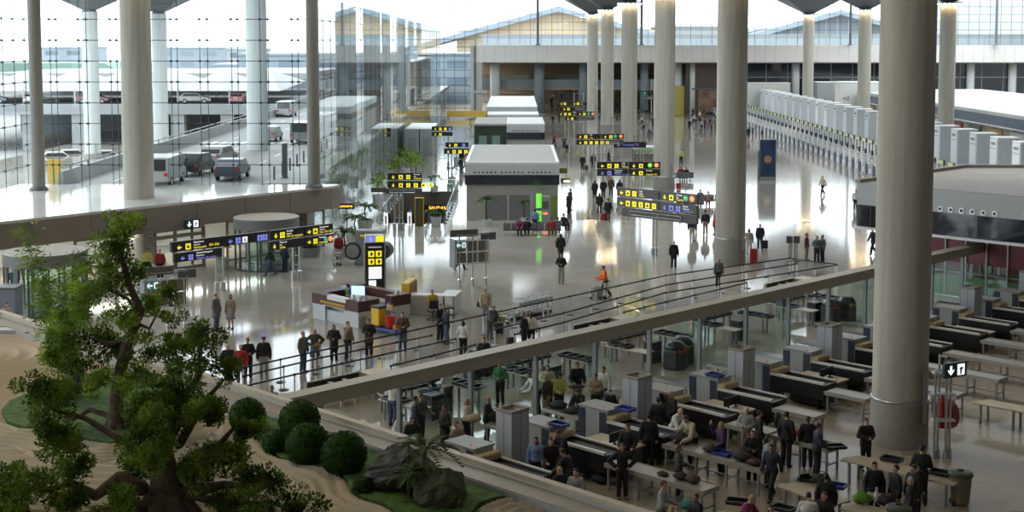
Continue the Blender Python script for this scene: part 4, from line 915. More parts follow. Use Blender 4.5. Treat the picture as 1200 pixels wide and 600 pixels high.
gantry(734, 257, 0, 'wide double direction sign with green and orange discs behind the largest sign', [row(4.25, -2.3, .1, 2, .52, 'L', (), 'y', ('Cafe', 'Shops', 'Tiendas')), row(4.25, .15, 2.6, 1, .52, 'D', [('ci', 1.65, 'G'), ('ci', 2.15, 'o'), TXT(1.53, 'w', 'T1', .2, -.08), TXT(2.03, 'w', 'T2', .2, -.08)]), row(3.68, -2.3, .1, 1, .52, 'D', (), 'b', ('Transport', 'Rental cars', 'Coches de alquiler')), row(3.68, .15, 2.6, 1, .52, 'D', (), 'y', ('Arrivals', '', 'Llegadas 301'))], (-.2, .2), 4.4)
gantry(704, 208, 0, 'direction sign with two dark panels side by side beyond the walking couple', [row(4.2, -2.5, .0, 1, .5, 'D', (), 'y', ('Cafe', '', 'Cafe')), row(4.2, .05, 2.3, 1, .5, 'D', [('ci', 1.4, 'g'), ('ci', 1.95, 'o')]), row(3.6, -2.5, 0, 5, .5, 'D'), ('h', .05, 2.3, 3.6, .5)], (-1.1, -.7, .2, .6), 4.3)
gantry(671, 173, 0, 'distant direction sign with discs above the passage to the ticket area', [row(5.05, -1.5, .3, 1, .5, 'D', (), 'y'), row(4.4, -1.9, .5, 2, .5, 'D', (), 'y', ('Toilets', '', 'Aseos')), row(4.4, .55, 2.8, 1, .5, 'D', [('ci', 1.5, 'g'), ('ci', 2.05, 'o')]), row(3.8, -1.0, .5, 1, .5, 'D'), ('h', .55, 2.8, 3.8, .5)], (-1.0, -.5), 4.5)
gantry(669, 150, 0, 'farthest small direction sign with a white rail frame', [row(3.9, -1.9, .1, 1, .6, 'D'), row(3.9, .15, 2.5, 1, .6, 'D', (), 'y', ('Toilets', '', 'Aseos')), ('h', .2, 2.5, 3.1, .6)], (.5, 2.0), 5.6)
gantry(759, 145, 0, 'distant direction sign on a white mast between two centre columns', [row(5.2, -1.5, .9, 1, .6, 'D', (), 'g'), ('h', -.5, 1.3, 4.3, .5)], (.6, 1.0), 7.4)
p = gantry(737, 205, 0, 'small blue-lettered direction sign left of the green kiosk', [(-1.6, 1.75, 3.15, .6, [('R', .5, 'b'), TXT(.9, 'b', 'Terminal T2', .34, -.12)])], (1.2, 1.5), 2.95)
gantry(467, 270, 0, 'black and yellow direction sign before the escalator pit', [row(4.0, -.75, 1.75, 2, .5, 'D', (), 'y', ('Arrivals', 'Exit', 'Llegadas')), row(3.4, -.75, 1.75, 5, .5, 'D'), ('h', -.95, 1.75, 2.9, .4), (-2.0, -.85, 3.0, .35, [], .2, signgrey)], (-.3, .05, .3), 4.2)
gantry(533, 222, 0, 'upper pair of direction panels left of the nearest service island', [row(4.2, -.85, 1.3, 1, .45, 'D', [('sq', 1.7, 'b', 1)]), row(3.6, -1.0, 1.3, 4, .5, 'D')], (-.6, -.3), 4.3)
gantry(520, 195, 0, 'pair of direction panels in front of the grey kiosks', [row(4.2, -1.3, 1.0, 2, .45, 'D', [('sq', 2.0, 'b', 1)]), row(3.6, -1.3, 1.0, 1, .45, 'D')], (-.9, .5), 4.3)
gantry(427, 198, 0, 'direction sign with a blue square standing by the left glass wall', [row(4.2, .8, 2.9, 1, .45, 'D', [('sq', 1.6, 'y', 1), ('sq', .4, 'b', 1)]), row(3.7, 1.4, 2.9, 1, .4, 'D')], (1.0, 2.6), 4.3)
# information boards: tubular frames with grey panels and an exit sign
def info_board(px, py, rz, label):
    p = at(px, py); t = thing('information_board', label, 'information board', p, R(rz))
    for x in (-.75, .05, .85): MB().lathe([(.1, 0), (.1, .45), (.04, .5), (.04, 3.0)], 10, (x, 0, 0)).build('post', steel, t)
    b = MB()
    for z in (1.35, 2.0, 2.65, 3.0):
        b.bar((-.95, -.08, z), (1.0, -.08, z), .05, .05); b.bar((-.95, .35, z), (1.0, .35, z), .05, .05)
    for x in (-.95, -.3, .35, 1.0): b.tube((x, -.08, 1.3), (x, -.08, 2.75), .03); b.bar((x, -.08, 2.65), (x, .4, 2.65), .04, .04)
    b.build('rail_frame', steel, t)
    b = MB()
    for j in range(2):
        for i in range(3): b.bx(-.9 + i * .65, -.34 + i * .65, .0, .05, 1.4 + j * .65, 1.95 + j * .65)
    b.build('poster_panel', mat('grey board panel', (.17, .155, .135), .5) if 'grey board panel' not in bpy.data.materials else bpy.data.materials['grey board panel'], t)
    MB().bx(-1.1, -1.03, -.2, .7, 1.1, 2.75).build('side_panel', mgrey, t)
    sign_box(t, -1.3, .35, 3.1, .4, [], .14, signgrey); sign_box(t, .55, 1.45, 2.85, .42, [], .12, signgrey)
    o = sign_box(t, -1.02, -.28, 2.42, .42, [], .12, tglow); b = MB(); arrow(b, -.82, 2.42, .3, 'L', -.075, 0); poly_y(b, [(-.6, 2.27), (-.38, 2.27), (-.38, 2.57), (-.6, 2.57)], -.075, 0); poly_y(b, [(-.52, 2.3), (-.46, 2.3), (-.44, 2.5), (-.54, 2.5)], -.08, 1); b.build('pictogram', [wglow, tglow], o)
info_board(553, 336, 22, 'tubular information board with grey panels in front of the nearest service island')
info_board(196, 392, 30, 'tubular information board with grey panels half hidden by the bright tree')
# exit signs
def exit_sign(p, rz, label, post=0, s=1.0):
    t = thing('exit_sign', label, 'exit sign', p, R(rz)); MB().bx(-.55 * s, .55 * s, -.06, .06, -.27 * s, .27 * s).build('housing', mat('exit sign dark green', (.012, .05, .045), .4) if 'exit sign dark green' not in bpy.data.materials else bpy.data.materials['exit sign dark green'], t, bevel=.01)
    b = MB(); arrow(b, -.24 * s, 0, .34 * s, 'D', -.07, 0); poly_y(b, [(.08 * s, -.2 * s), (.42 * s, -.2 * s), (.42 * s, .2 * s), (.08 * s, .2 * s)], -.07, 0)
    poly_y(b, [(.2 * s, -.18 * s), (.26 * s, -.18 * s), (.3 * s, .02 * s), (.36 * s, .0), (.34 * s, .08 * s), (.24 * s, .1 * s), (.14 * s, .02 * s), (.2 * s, 0)], -.076, 1); b.build('pictogram', [mat('exit white', (.9, .92, .92), .4, emit=.9) if 'exit white' not in bpy.data.materials else bpy.data.materials['exit white'], black], t)
    if post:
        b = MB(); b.tube((-.75, .1, -post), (-.75, .1, .1), .05); b.tube((-.45, .1, -post), (-.45, .1, .1), .05); b.bar((-.75, .1, 0), (0, .1, 0), .05, .05); b.build('post', steel, t)
    else: b = MB(); b.bx(-.1, .1, .06, .4, .1, .2); b.build('bracket', dgrey, t)
p = Vector(mez(21.6, .35)); exit_sign((p.x, p.y, 2.75), math.degrees(mang), 'green lit exit sign on the taupe fascia above the double door')
# cable tower with exit sign and fire extinguisher beside the big column
p = at(1104, 537); t = thing('service_mast', 'cluster of steel poles beside the big foreground column', 'mast', p)
for dx, dy in ((-.28, 0), (-.12, .15), (.08, -.05), (.26, .1)): MB().lathe([(.09, 0), (.09, .25), (.045, .3), (.045, 3.0)], 10, (dx, dy, 0)).build('pole', steel, t)
for z in (1.3, 2.2, 2.9): MB().box((0, .05, z), (.75, .35, .06)).build('clamp_plate', lgrey, t)
b = MB(); b.bar((-.12, .15, 2.95), (-.12, .15, 3.5), .06, .06); b.bar((-.12, .15, 3.45), (.1, 0, 3.45), .05, .05); b.build('sign_arm', lgrey, t)
exit_sign((p.x + .3, p.y - .12, 3.05), 28, 'black exit sign with a white down arrow on the mast beside the big foreground column', s=.92)
p2 = at(1106, 519, .25); t = thing('fire_extinguisher', 'red fire extinguisher on the mast beside the big foreground column', 'fire extinguisher', (p.x + .08, p.y + .35, .95)); MB().lathe([(.14, 0), (.16, .05), (.16, .85), (.1, 1.0), (.04, 1.05)], 16).build('cylinder', mat('extinguisher red', (.45, .03, .015), .35), t, smooth=True); b = MB(); b.lathe([(.04, 1.05), (.05, 1.12)], 10); b.bx(-.12, .1, -.03, .03, 1.1, 1.16); b.path([(.08, 0, 1.1), (.22, -.05, .9), (.2, -.05, .5)], .02, 6); b.build('valve', black, t)
t = thing('hose_reel', 'red hose reel behind the steel poles beside the big foreground column', 'hose reel', (p.x + .15, p.y + .75, 1.3)); b = MB(); b.tube((.1, 0, 0), (.35, .1, 0), .5, n=28); b.build('reel', mat('faded red', (.28, .06, .04), .4), t); b = MB(); b.tube((.22, .05, -1.3), (.22, .05, 0), .05); b.build('stand', mgrey, t)
# ================================================================== RIGHT HAND TWO-STOREY VOLUME
t = thing('upper_volume', 'overhanging grey box with a dark glass band and round holes at the right', 'building', (0, 0, 0))
foot = [sec(36.5, -10.9), sec(49.5, -11.1), sec(52.0, -8.5), sec(66, 8), sec(66, 30), sec(36.5, 30)]
fp = [(q.x, q.y) for q in foot]
MB().prism(fp, 3.42, 4.66).build('dark_glass_band', gl_dark, t)
MB().prism(fp, 5.84, 5.9).build('roof_deck', mat('brown grey roof', (.40, .36, .31), .5, var=.1, scale=.5), t)
b = MB(); b.prism(fp, 4.66, 5.84, 0); r45 = -R(45)
for g in range(5):
    for k in range(7):
        tt = -10.2 + g * 5.4 + k * .62 + (.0 if g else .9)
        if g == 0 and k > 0: continue
        c = sec(36.5, tt + (0 if g == 0 else -1.6), 4.85); b.tube(c + U * .03, c - U * .05, .14, n=12, mi=1); b.tube(c - U * .04, c - U * .065, .09, n=12, mi=2)
b.build('fascia', [mat('fascia silver', (.42, .44, .44), .4, var=.04, scale=.5), steel, black], t)
b = MB(); q = [sec(36.45, -10.95), sec(36.45, 30)]; b.bar(q[0] + Vector((0, 0, 3.36)), q[1] + Vector((0, 0, 3.36)), .25, .14); b.bar(sec(36.45, -10.95, 3.36), sec(49, -11.2, 3.36), .25, .14); b.build('bottom_edge', white, t)
b = MB()
for i in range(6):
    a, c = fp[i], fp[(i + 1) % 6]
    if i in (0, 1, 2): b.bar((*a, 5.98), (*c, 5.98), .3, .2)
b.build('roof_edge', beam, t)
b = MB()
for i in range(10): c = sec(36.49, -10 + i * 3.2); b.bar((c.x, c.y, 3.45), (c.x, c.y, 4.66), .05, .05)
b.build('glazing_bar', dgrey, t)
t = thing('glass_shop_front', 'dark red and glass shop front under the overhanging box at the right', 'building', sec(38.2, 0), -R(45))
b = MB(); b.bx(-7.5, 30, 0, 12, 0, 3.36); b.build('red_wall', redm, t)
b = MB()
for i in range(24): x = -7.5 + i * 1.2; b.bx(x, x + .09, -.12, 0, 0, 3.36)
b.bx(-7.5, 30, -.1, 0, 1.2, 1.25); b.build('mullion', lgrey, t)
b = MB(); b.bx(-7.4, -1.2, -.9, -.85, 0, 1.9); b.build('glass_pane', gl_green, t); MB().bx(1.0, 4.6, -.1, 0, .1, 2.6).build('door', mat('dark teal door', (.03, .06, .065), .35), t); b = MB(); b.bx(2.75, 2.8, -.13, -.1, .1, 2.6); b.bx(2.6, 2.66, -.2, -.1, 1.0, 1.3); b.bx(2.9, 2.96, -.2, -.1, 1.0, 1.3); b.build('door_handle', steel, t); MB().bx(-7.2, -1.4, -.06, 0, 0, 1.0).build('green_skirting', mat('pale green panel', (.20, .26, .12), .4), t)
MB().bx(-1.1, -.4, -.15, 0, 0, 2.9).build('white_panel', white, t)
# ================================================================== REVOLVING DOORS AND KIOSKS
def revolving(px, py, r, label, h=2.5):
    p = at(px, py); t = thing('revolving_door', label, 'revolving door', p)
    b = MB(); b.lathe([(r, h), (r, h + .62), (r * .98, h + .64), (.01, h + .66)], 44, (0, 0, 0)); b.lathe([(.01, h - .02), (r, h)], 44); b.build('drum_band', mat('grey drum band', (.17, .175, .175), .4), t, smooth=False)
    MB().lathe([(r * .985, h + .645), (.01, h + .67)], 44).build('drum_top', mat('beige drum top', (.24, .19, .13), .5), t)
    b = MB()
    for i in range(16):
        a = 2 * math.pi * i / 16; b.box((math.cos(a) * r * .97, math.sin(a) * r * .97, h / 2), (.09, .09, h), a)
    b.lathe([(r, 0), (r, .1), (r * .96, .1)], 44); b.build('frame', dgrey, t)
    b = MB(); n = 44; f = []
    b.v = [(r * .97 * math.cos(2 * math.pi * i / n), r * .97 * math.sin(2 * math.pi * i / n), z) for z in (.1, h) for i in range(n)]
    for i in range(n):
        if i % 22 < 7: continue
        b.f.append((i, (i + 1) % n, n + (i + 1) % n, n + i)); b.m.append(0)
    b.build('curved_glass', gl_green, t)
    for k in range(3):
        a = k * 2.094 + .4; c = (math.cos(a) * r * .93, math.sin(a) * r * .93); b = MB(); b.add([(0, 0, .1), (*c, .1), (*c, h - .1), (0, 0, h - .1)], [(0, 1, 2, 3)]); o = b.build('door_wing', gl_green, t); b = MB(); b.path([(0, 0, .1), (*c, .1), (*c, h - .1), (0, 0, h - .1)], .05, 5); b.build('wing_frame', dgrey, o)
revolving(313, 313, 2.0, 'right revolving door with a beige drum top under the upper floor edge')
revolving(55, 364, 2.1, 'left revolving door drum behind the bamboo')
def planter_palm(px, py, h, L, nf, label, pr=.42, ph=.75, m=None): return palm(at(px, py), h, L, nf, label, 'potted_palm', .05, lf_palm, (pr, ph, m or concr_out), .3, 'plant')
planter_palm(511, 265, .35, .95, 20, 'potted palm in a round planter right of the escalators'); planter_palm(261, 314, .7, .75, 14, 'potted palm beside the right revolving door', .42, .6)
planter_palm(404, 300, .8, 1.1, 22, 'bushy potted palm left of the grey wrapping booth', .6, .7); planter_palm(416, 283, .9, 1.15, 22, 'bushy potted palm behind the one by the wrapping booth', .6, .7)
planter_palm(428, 268, .9, 1.2, 20, 'bushy potted palm nearest the left end of the pit railing', .6, .7)
planter_palm(570, 265, 1.5, .8, 12, 'thin tall potted palm in the recess of the nearest service island', .38, .5); planter_palm(614, 262, 1.2, .45, 10, 'small slender potted plant in the recess beside the green totem', .3, .45)
planter_palm(364, 300, .25, .7, 16, 'low potted plant in a grey trough right of the right revolving door', .7, .6, mgrey)
for i, (px, py, h) in enumerate(((466, 200, 2.6), (481, 205, 3.0), (476, 190, 2.6), (455, 215, 2.2), (487, 196, 2.6), (443, 222, 2.0), (399, 300, .3))):
    if i == 6: continue
    p = at(px, py + 14); t = thing('potted_tree', '%s leafy indoor tree in a trough left of the escalator pit, counted from the left' % ORD[[3, 4, 2, 1, 5, 0][i]], 'plant', p)
    MB().lathe([(.45, 0), (.5, .6), (.42, .6), (.4, .5)], 18).build('planter', concr_out, t); b = MB(); b.path([(0, 0, .3), (.05, .02, h * .5), (0, 0, h * .8)], .04, 6); b.build('trunk', bark, t)
    clump((0, 0, h * .85), .85, 420, .2, .05, 1.2).build('foliage', lf_lit, t)
for i, (px, py) in enumerate(((509, 225), (530, 214), (535, 190), (551, 150))): planter_palm(px, py, .8, .7, 10, '%s small potted plant along the passage left of the service islands, counted from the viewer' % ORD[i], .36, .55)
t = thing('barrier_board', 'long orange board standing before the glass at the far left end', 'board', atY(550, 131, 245)); b = MB(); b.bx(-4, 3, -.1, .1, -.9, .2); b.build('panel', mat('orange yellow board', (.62, .40, .06), .5), t); b = MB(); b.bx(-3.8, -3.6, -.2, .2, -1.2, -.9); b.bx(2.6, 2.8, -.2, .2, -1.2, -.9); b.build('foot', dgrey, t)
# grey wrapping booth and totem
p = at(434, 309); t = thing('wrapping_booth', 'tall grey booth with black rounded side openings behind the yellow pictogram totem', 'booth', (p.x, p.y, 0), R(-8))
b = MB(); b.bx(-.85, .85, -.5, .5, 0, 2.15); b.build('body', mat('booth grey', (.22, .235, .25), .4), t, bevel=.06); b = MB(); b.tube((-.98, -.52, .85), (-.98, .5, .85), .55, n=24); b.tube((.9, -.45, .85), (.9, .5, .85), .5, n=24); b.build('side_drum', black, t); b = MB(); b.tube((-1.0, -.56, .85), (-1.0, -.5, .85), .42, n=24); b.build('drum_hub', mgrey, t)
MB().bx(-.55, .4, -.53, -.5, 1.72, 1.98).build('name_plate', mat('dull gold plate', (.20, .17, .07), .4), t); lettering('EQUIPAJE', .16, yglow, t, (-.5, -.54, 1.78))
p = at(439.5, 352); t = thing('pictogram_totem', 'black totem with four yellow pictograms behind the maroon counter', 'totem', (p.x, p.y, 0), R(12)); MB().bx(-.5, .5, -.16, .16, 0, 3.15).build('housing', signblk, t, bevel=.02); MB().bx(-.58, -.5, -.18, .18, 0, 3.15).bx(.5, .58, -.18, .18, 0, 3.15).build('side_frame', mgrey, t)
b = MB(); y = -.17
for i in (0, 1):
    for j in (0, 1):
        x, z = -.2 + .4 * i, 2.55 - .42 * j; poly_y(b, [(x - .16, z - .16), (x + .16, z - .16), (x + .16, z + .16), (x - .16, z + .16)], y, 0); poly_y(b, [(x - .05, z - .1), (x + .05, z - .1), (x + .08, z + .06), (x - .03, z + .1)], y - .006, 6)
poly_y(b, [(-.35, 1.2), (.35, 1.2), (.35, 1.85), (-.35, 1.85)], y, 1); poly_y(b, [(-.35, .75), (.05, .75), (.05, 1.12), (-.35, 1.12)], y, 1); poly_y(b, [(-.1, .55), (.12, .55), (.01, .72)], y, 0); b.build('pictogram', SM, t); lettering('INFORMACION', .1, wglow, t, (-.34, -.18, 2.88))
t2 = thing('information_cube', 'small blue and yellow cube on top of the pictogram totem', 'sign', (p.x, p.y, 3.15), R(12)); MB().bx(-.5, .5, -.3, .3, .02, .42).build('cube', [mat('cube white', (.6, .62, .62), .4)], t2, bevel=.02); b = MB(); poly_y(b, [(-.45, .06), (0, .06), (0, .4), (-.45, .4)], -.31, 2); poly_y(b, [(.03, .06), (.47, .06), (.47, .4), (.03, .4)], -.31, 0); b.build('pictogram', SM, t2); lettering('i', .34, wglow, t2, (-.27, -.33, .1)); 
# maroon service counter
kc = at(420, 385); t = thing('service_counter', 'square maroon and white service counter left of centre', 'counter', (kc.x, kc.y, 0), R(-45))
wl = mat('white counter base', (.55, .58, .62), .4)
b = MB(); b.bx(-3.65, -2.65, .0, .5, 0, .78); b.bx(-2.65, -1.1, .45, .5, 0, .78); b.bx(-2.65, 0, .1, .5, 0, .55); b.bx(-1.1, 0, 0, .5, 0, .78); b.bx(-.5, 0, .5, 1.3, 0, .78); b.bx(-.5, 0, 2.1, 3.3, 0, .78); b.bx(-3.65, -3.15, .5, 3.3, 0, .78); b.build('base', wl, t)
b = MB(); b.bx(-3.68, -2.2, -.03, .5, .78, 1.3); b.bx(-1.0, .03, -.03, .5, .78, 1.3); b.bx(-2.2, -1.0, -.03, .1, .78, 1.12); b.bx(-.5, .03, .5, 1.3, .78, 1.3); b.bx(-.5, .03, 2.1, 3.33, .78, 1.3); b.bx(-3.68, -3.15, .5, 3.33, .78, 1.3); b.bx(-3.68, -.5, 2.9, 3.33, .78, 1.3); b.build('maroon_band', maroon, t)
MB().bx(-2.4, -.9, -.06, .35, 1.12, 1.32).build('white_ledge', white, t); MB().bx(-2.7, -1.0, -.08, 0, .8, .83).build('gold_strip', mat('gold strip', (.7, .55, .3), .4), t); lettering('PROTECCION DE MALETAS', .16, mat('gold letters', (.55, .36, .03), .4, emit=.2), t, (-2.95, -.05, .9), bold=.004)
MB().bx(-3.1, -.55, 2.2, 2.85, .85, .9).build('inner_desk', beigetop, t)
def monitor(p, rz, label, s=.55):
    t = thing('monitor', label, 'monitor', p, rz); MB().bx(-s / 2, s / 2, -.03, .03, .1, .1 + s * .72).build('housing', black, t); MB().bx(-s / 2 + .03, s / 2 - .03, -.036, -.03, .13, .07 + s * .72).build('screen', screen, t); MB().bx(-.03, .03, 0, .05, 0, .15).bx(-.12, .12, -.06, .1, 0, .015).build('stand', black, t)
q = Matrix.Rotation(R(-45), 3, 'Z'); off = lambda x, y, z, q=q: q @ Vector((x, y, 0)) + Vector((kc.x, kc.y, z))
monitor(off(-1.5, 1.2, 1.15), R(-10), 'bright monitor on the maroon service counter', .75); t2 = thing('equipment_stand', 'black stand carrying the monitor inside the maroon counter', 'stand', off(-1.5, 1.3, 0), R(-10)); MB().bx(-.3, .3, -.2, .2, 0, 1.13).build('body', black, t2); MB().bx(-.35, .35, -.25, .25, 1.1, 1.14).build('top', dgrey, t2)
for i, (x, y) in enumerate(((-.75, .25), (-.45, .3), (-.2, .2), (-.2, 2.6))): t2 = thing('leaflet_box', ('left', 'middle', 'right', 'rear')[i] + ' small clear leaflet box on the maroon counter top', 'box', off(x, y, 1.3), R(-45)); MB().bx(-.12, .12, -.08, .08, 0, .03).bx(-.12, .12, .06, .08, 0, .24).bx(-.12, -.1, -.08, .08, 0, .2).build('tray', lgrey, t2); MB().bx(-.09, .09, -.05, .05, .03, .2).build('leaflets', white, t2)
# cleaning trolley
p = at(455, 390); t = thing('cleaning_trolley', 'blue cleaning trolley with a yellow sack and red bucket beside the maroon counter', 'trolley', p, R(-40))
MB().bx(-.9, .85, -.35, .35, .12, .26).build('base', mat('cleaning blue', (.03, .06, .25), .4), t, bevel=.03); MB().prism([(-.9, -.28), (-.35, -.28), (-.35, .28), (-.9, .28)], .3, 1.15).build('yellow_sack', yellow, t, bevel=.06); MB().bx(-.92, -.33, -.3, .3, 1.15, 1.25).build('sack_rim', black, t)
MB().lathe([(.2, .28), (.26, .85), (.2, .85)], 14, (.15, 0, 0)).build('red_bucket', mat('bucket red', (.5, .02, .03), .4), t); MB().lathe([(.2, .26), (.22, .42), (.12, .5)], 14, (.6, 0, 0)).build('orange_bowl', mat('bowl orange', (.7, .22, .04), .5), t); MB().tube((-.1, .2, .2), (-.1, .2, 1.5), .03).tube((-.25, .2, .2), (-.25, .2, 1.45), .03).bar((-.3, .2, 1.0), (.3, .2, 1.0), .1, .05).build('pole', mat('cleaning blue 2', (.05, .1, .35), .4), t)
for i, x in enumerate((-.2, -.05, .1)): MB().lathe([(.06, 1.03), (.06, 1.25), (.03, 1.3), (.03, 1.36)], 10, (x, .2, 0)).build('spray_bottle', (white, yellow, mat('bottle salmon', (.6, .25, .18), .5))[i], t)
for x in (-.75, .7):
    for y in (-.28, .28): MB().tube((x, y - .03, .07), (x, y + .03, .07), .07, n=12).build('wheel', black, t)
# yellow desk
p = at(489, 366); t = thing('yellow_desk', 'yellow-ended reception desk with a white top right of the maroon counter', 'desk', p, R(-10))
MB().bx(-.75, -.35, -.35, 1.3, 0, 1.55).build('yellow_cabinet', yellow, t, bevel=.02); MB().bx(-.36, -.3, -.1, 1.2, .6, 1.45).build('open_shelf', mat('shelf brown', (.30, .17, .05), .6), t); MB().bx(-.3, 1.1, -.55, -.45, 0, .95).bx(-.3, -.2, -.5, .3, 0, .95).build('front_panel', mat('desk grey', (.55, .54, .50), .5), t); MB().bx(-.3, 2.1, -.5, .15, .95, 1.0).bx(1.3, 2.1, .15, 1.2, .95, 1.0).build('desk_top', white, t)
MB().bx(1.95, 2.05, -.4, 1.1, 0, .95).build('side_panel', lgrey, t)
def office_chair(p, rz, label, c=None):
    t = thing('office_chair', label, 'chair', p, rz); m = c or black
    MB().bx(-.25, .25, -.25, .25, .43, .52).build('seat', m, t, bevel=.03); MB().bx(-.23, .23, .24, .3, .6, 1.05).build('backrest', m, t, bevel=.03); MB().tube((0, 0, .1), (0, 0, .43), .03).bar((0, .2, .45), (0, .29, .7), .05, .03).build('stem', dgrey, t)
    b = MB()
    for k in range(5): a = k * 1.2566; b.tube((0, 0, .12), (math.cos(a) * .3, math.sin(a) * .3, .06), .025); b.ell((math.cos(a) * .3, math.sin(a) * .3, .04), (.04, .04, .04), 8, 5)
    b.build('star_base', dgrey, t)
office_chair(at(507, 375), R(200), 'black swivel chair in front of the yellow-ended desk'); office_chair(at(526, 371), R(100), 'black swivel chair at the right end of the yellow-ended desk')
p = at(478, 366); t = thing('wheelchair', 'folded black wheelchair between the maroon counter and the yellow desk', 'wheelchair', (p.x - .3, p.y + .3, 0), R(60))
for s in (-.2, .2): b = MB(); b.lathe([(.01, 0)], 3) if 0 else None; b.tube((-.02 + s, 0, .32), (.02 + s, 0, .32), .32, n=22); b.build('wheel', rubber, t); MB().path([(s, .35, .95), (s, .25, .9), (s, .2, .4), (s, -.35, .4), (s, -.45, .1)], .02, 6).build('side_frame', steel, t)
MB().bx(-.2, .2, -.3, .2, .45, .5).bx(-.2, .2, .2, .25, .5, .95).build('seat', black, t)
# counter at the far left
p = at(9, 385); t = thing('blue_grey_counter', 'tall blue grey counter at the left edge beyond the parapet', 'counter', p); MB().bx(-1.6, .6, -.5, .5, 0, 2.0).build('body', mat('counter blue grey', (.17, .20, .25), .5), t, bevel=.03); MB().bx(-1.65, .65, -.55, .55, 2.0, 2.1).build('top', dgrey, t)
# advertising totem, small kiosk, twin panel stand
p = at(899, 211); t = thing('advertising_totem', 'dark blue advertising totem with an orange planet in the open hall', 'totem', p); MB().bx(-.85, .85, -.2, .2, 0, 4.1).build('frame', mgrey, t, bevel=.03); MB().bx(-.75, .75, -.22, -.2, .35, 4.0).build('poster', mat('deep blue poster', (.02, .05, .11), .35, var=.4, scale=1.2), t); b = MB(); poly_y(b, [(.38 * math.cos(q * .25), 2.1 + .38 * math.sin(q * .25)) for q in range(25)], -.235, 0); b.build('orange_disc', mat('poster orange', (.42, .21, .12), .5, var=.4, scale=4), t); MB().bx(-.95, -.8, -.22, .22, 0, 2.9).build('side_fin', dgrey, t)
p = at(929, 306); t = thing('panel_stand', 'twin dark panel stand on two grey posts at the end of the ropes', 'stand', p); MB().bx(-.42, -.03, -.06, .06, 1.15, 1.6).bx(.03, .42, -.06, .06, 1.15, 1.6).build('panel', dgrey, t); MB().bx(-.3, -.04, -.04, .04, 0, 1.15).bx(.04, .3, -.04, .04, 0, 1.15).build('post', lgrey, t); MB().bx(-.45, .45, -.25, .25, 0, .05).build('base', dgrey, t)
p = at(758, 203); t = thing('green_kiosk', 'small glass and green shop kiosk beside the third centre column', 'kiosk', p); MB().bx(-1.3, 1.3, 0, 2.6, 0, .95).build('counter', lgrey, t); MB().bx(-1.3, 1.3, -.02, 0, .1, .8).build('green_front', mat('kiosk green', (.22, .30, .12), .5), t); MB().bx(-1.4, 1.4, -.1, 2.7, 2.5, 2.75).build('roof', offw, t); MB().bx(-1.35, 1.35, -.12, -.1, 2.3, 2.5).build('green_sign', mat('kiosk sign', (.20, .40, .12), .5, emit=.1), t)
MB().bx(-1.3, -1.22, 0, .08, .95, 2.5).bx(1.22, 1.3, 0, .08, .95, 2.5).bx(-1.3, -1.22, 2.5, 2.58, .95, 2.5).bx(1.22, 1.3, 2.5, 2.58, .95, 2.5).build('post', dgrey, t); MB().bx(-1.1, 1.1, 1.5, 2.4, .95, 1.9).build('goods_shelf', mat('kiosk goods', (.40, .35, .28), .6, var=.6, scale=6), t)
# seat rows in the hall
def seat_row(p, rz, n, label, m=None):
    t = thing('seat_row', label, 'bench', p, rz); w = .6
    for i in range(n):
        x = (i - (n - 1) / 2) * w; MB().bx(x - .27, x + .27, -.25, .25, .4, .46).build('seat', m or mgrey, t, bevel=.02); MB().bx(x - .27, x + .27, .24, .3, .46, .9).build('backrest', m or mgrey, t, bevel=.02)
    MB().bx(-n * w / 2, n * w / 2, -.05, .05, .3, .38).build('beam', dgrey, t)
    for x in (-(n - 1) * w / 2, (n - 1) * w / 2): MB().bx(x - .05, x + .05, -.25, .3, 0, .05).bx(x - .04, x + .04, -.05, .05, .05, .3).build('leg', steel, t)
seatg = mat('seat grey', (.14, .15, .155), .5)
seat_row(at(609, 275), R(180), 4, 'left part of the grey seat row in front of the nearest service island', seatg); seat_row(at(643, 275), R(180), 3, 'right part of the grey seat row in front of the nearest service island', seatg)
seat_row(at(808, 244), R(180), 4, 'dark seat row right of the largest direction sign', seatg); seat_row(at(824, 240), R(180), 5, 'dark seat row in the open hall left of the second centre column', seatg); seat_row(at(795, 212), R(180), 5, 'dark seat row beyond the third centre column', seatg)
# ================================================================== QUEUE ROPES
pp0 = thing('queue_post', '', 'queue post', (0, 0, 0), 0, 'rope queue posts')
MB().lathe([(.032, .03), (.032, .93)], 10).build('pole', steel, pp0); MB().lathe([(.2, 0), (.2, .025), (.06, .06)], 18).build('base', black, pp0); MB().lathe([(.04, .9), (.04, 1.0), (.02, 1.01)], 10).build('head', black, pp0)
first = [True]
def rope(pts, label, rank, sp=2.15):
    w = [at(x, y, .95) for x, y in pts]; w = [Vector((p.x, p.y, 0)) for p in w]; b = MB(); n = 0
    for a, c in zip(w, w[1:]):
        b.bar(a + Vector((0, 0, .95)), c + Vector((0, 0, .95)), .03, .065)
        k = max(1, round((c - a).length / sp))
        for i in range(k + (1 if c is w[-1] else 0)):
            p = a + (c - a) * i / k; obstacle(p, .12, .12, 0); lab = '%s post from the left on the %s' % (ORD[min(n, 38)], rank); n += 1
            if first[0]: pp0.location = p; pp0['label'] = lab; first[0] = False
            else: copy_tree(pp0, p, 0, lab)
    tag(b.build('queue_rope', black), label, 'rope', 'queue ropes')
rope([(285, 431), (447, 395), (637, 354), (780, 323), (926, 302.5)], 'black queue belt farthest from the glass partition', 'queue belt farthest from the partition')
rope([(285, 441), (377, 419), (506, 393)], 'left piece of the black queue belt second from the open hall', 'left piece of the second queue belt')
rope([(580, 386), (660, 367), (780, 334), (934, 309)], 'right piece of the black queue belt second from the open hall', 'right piece of the second queue belt')
rope([(285, 453), (401, 426), (534, 397)], 'left piece of the third black queue belt', 'left piece of the third queue belt')
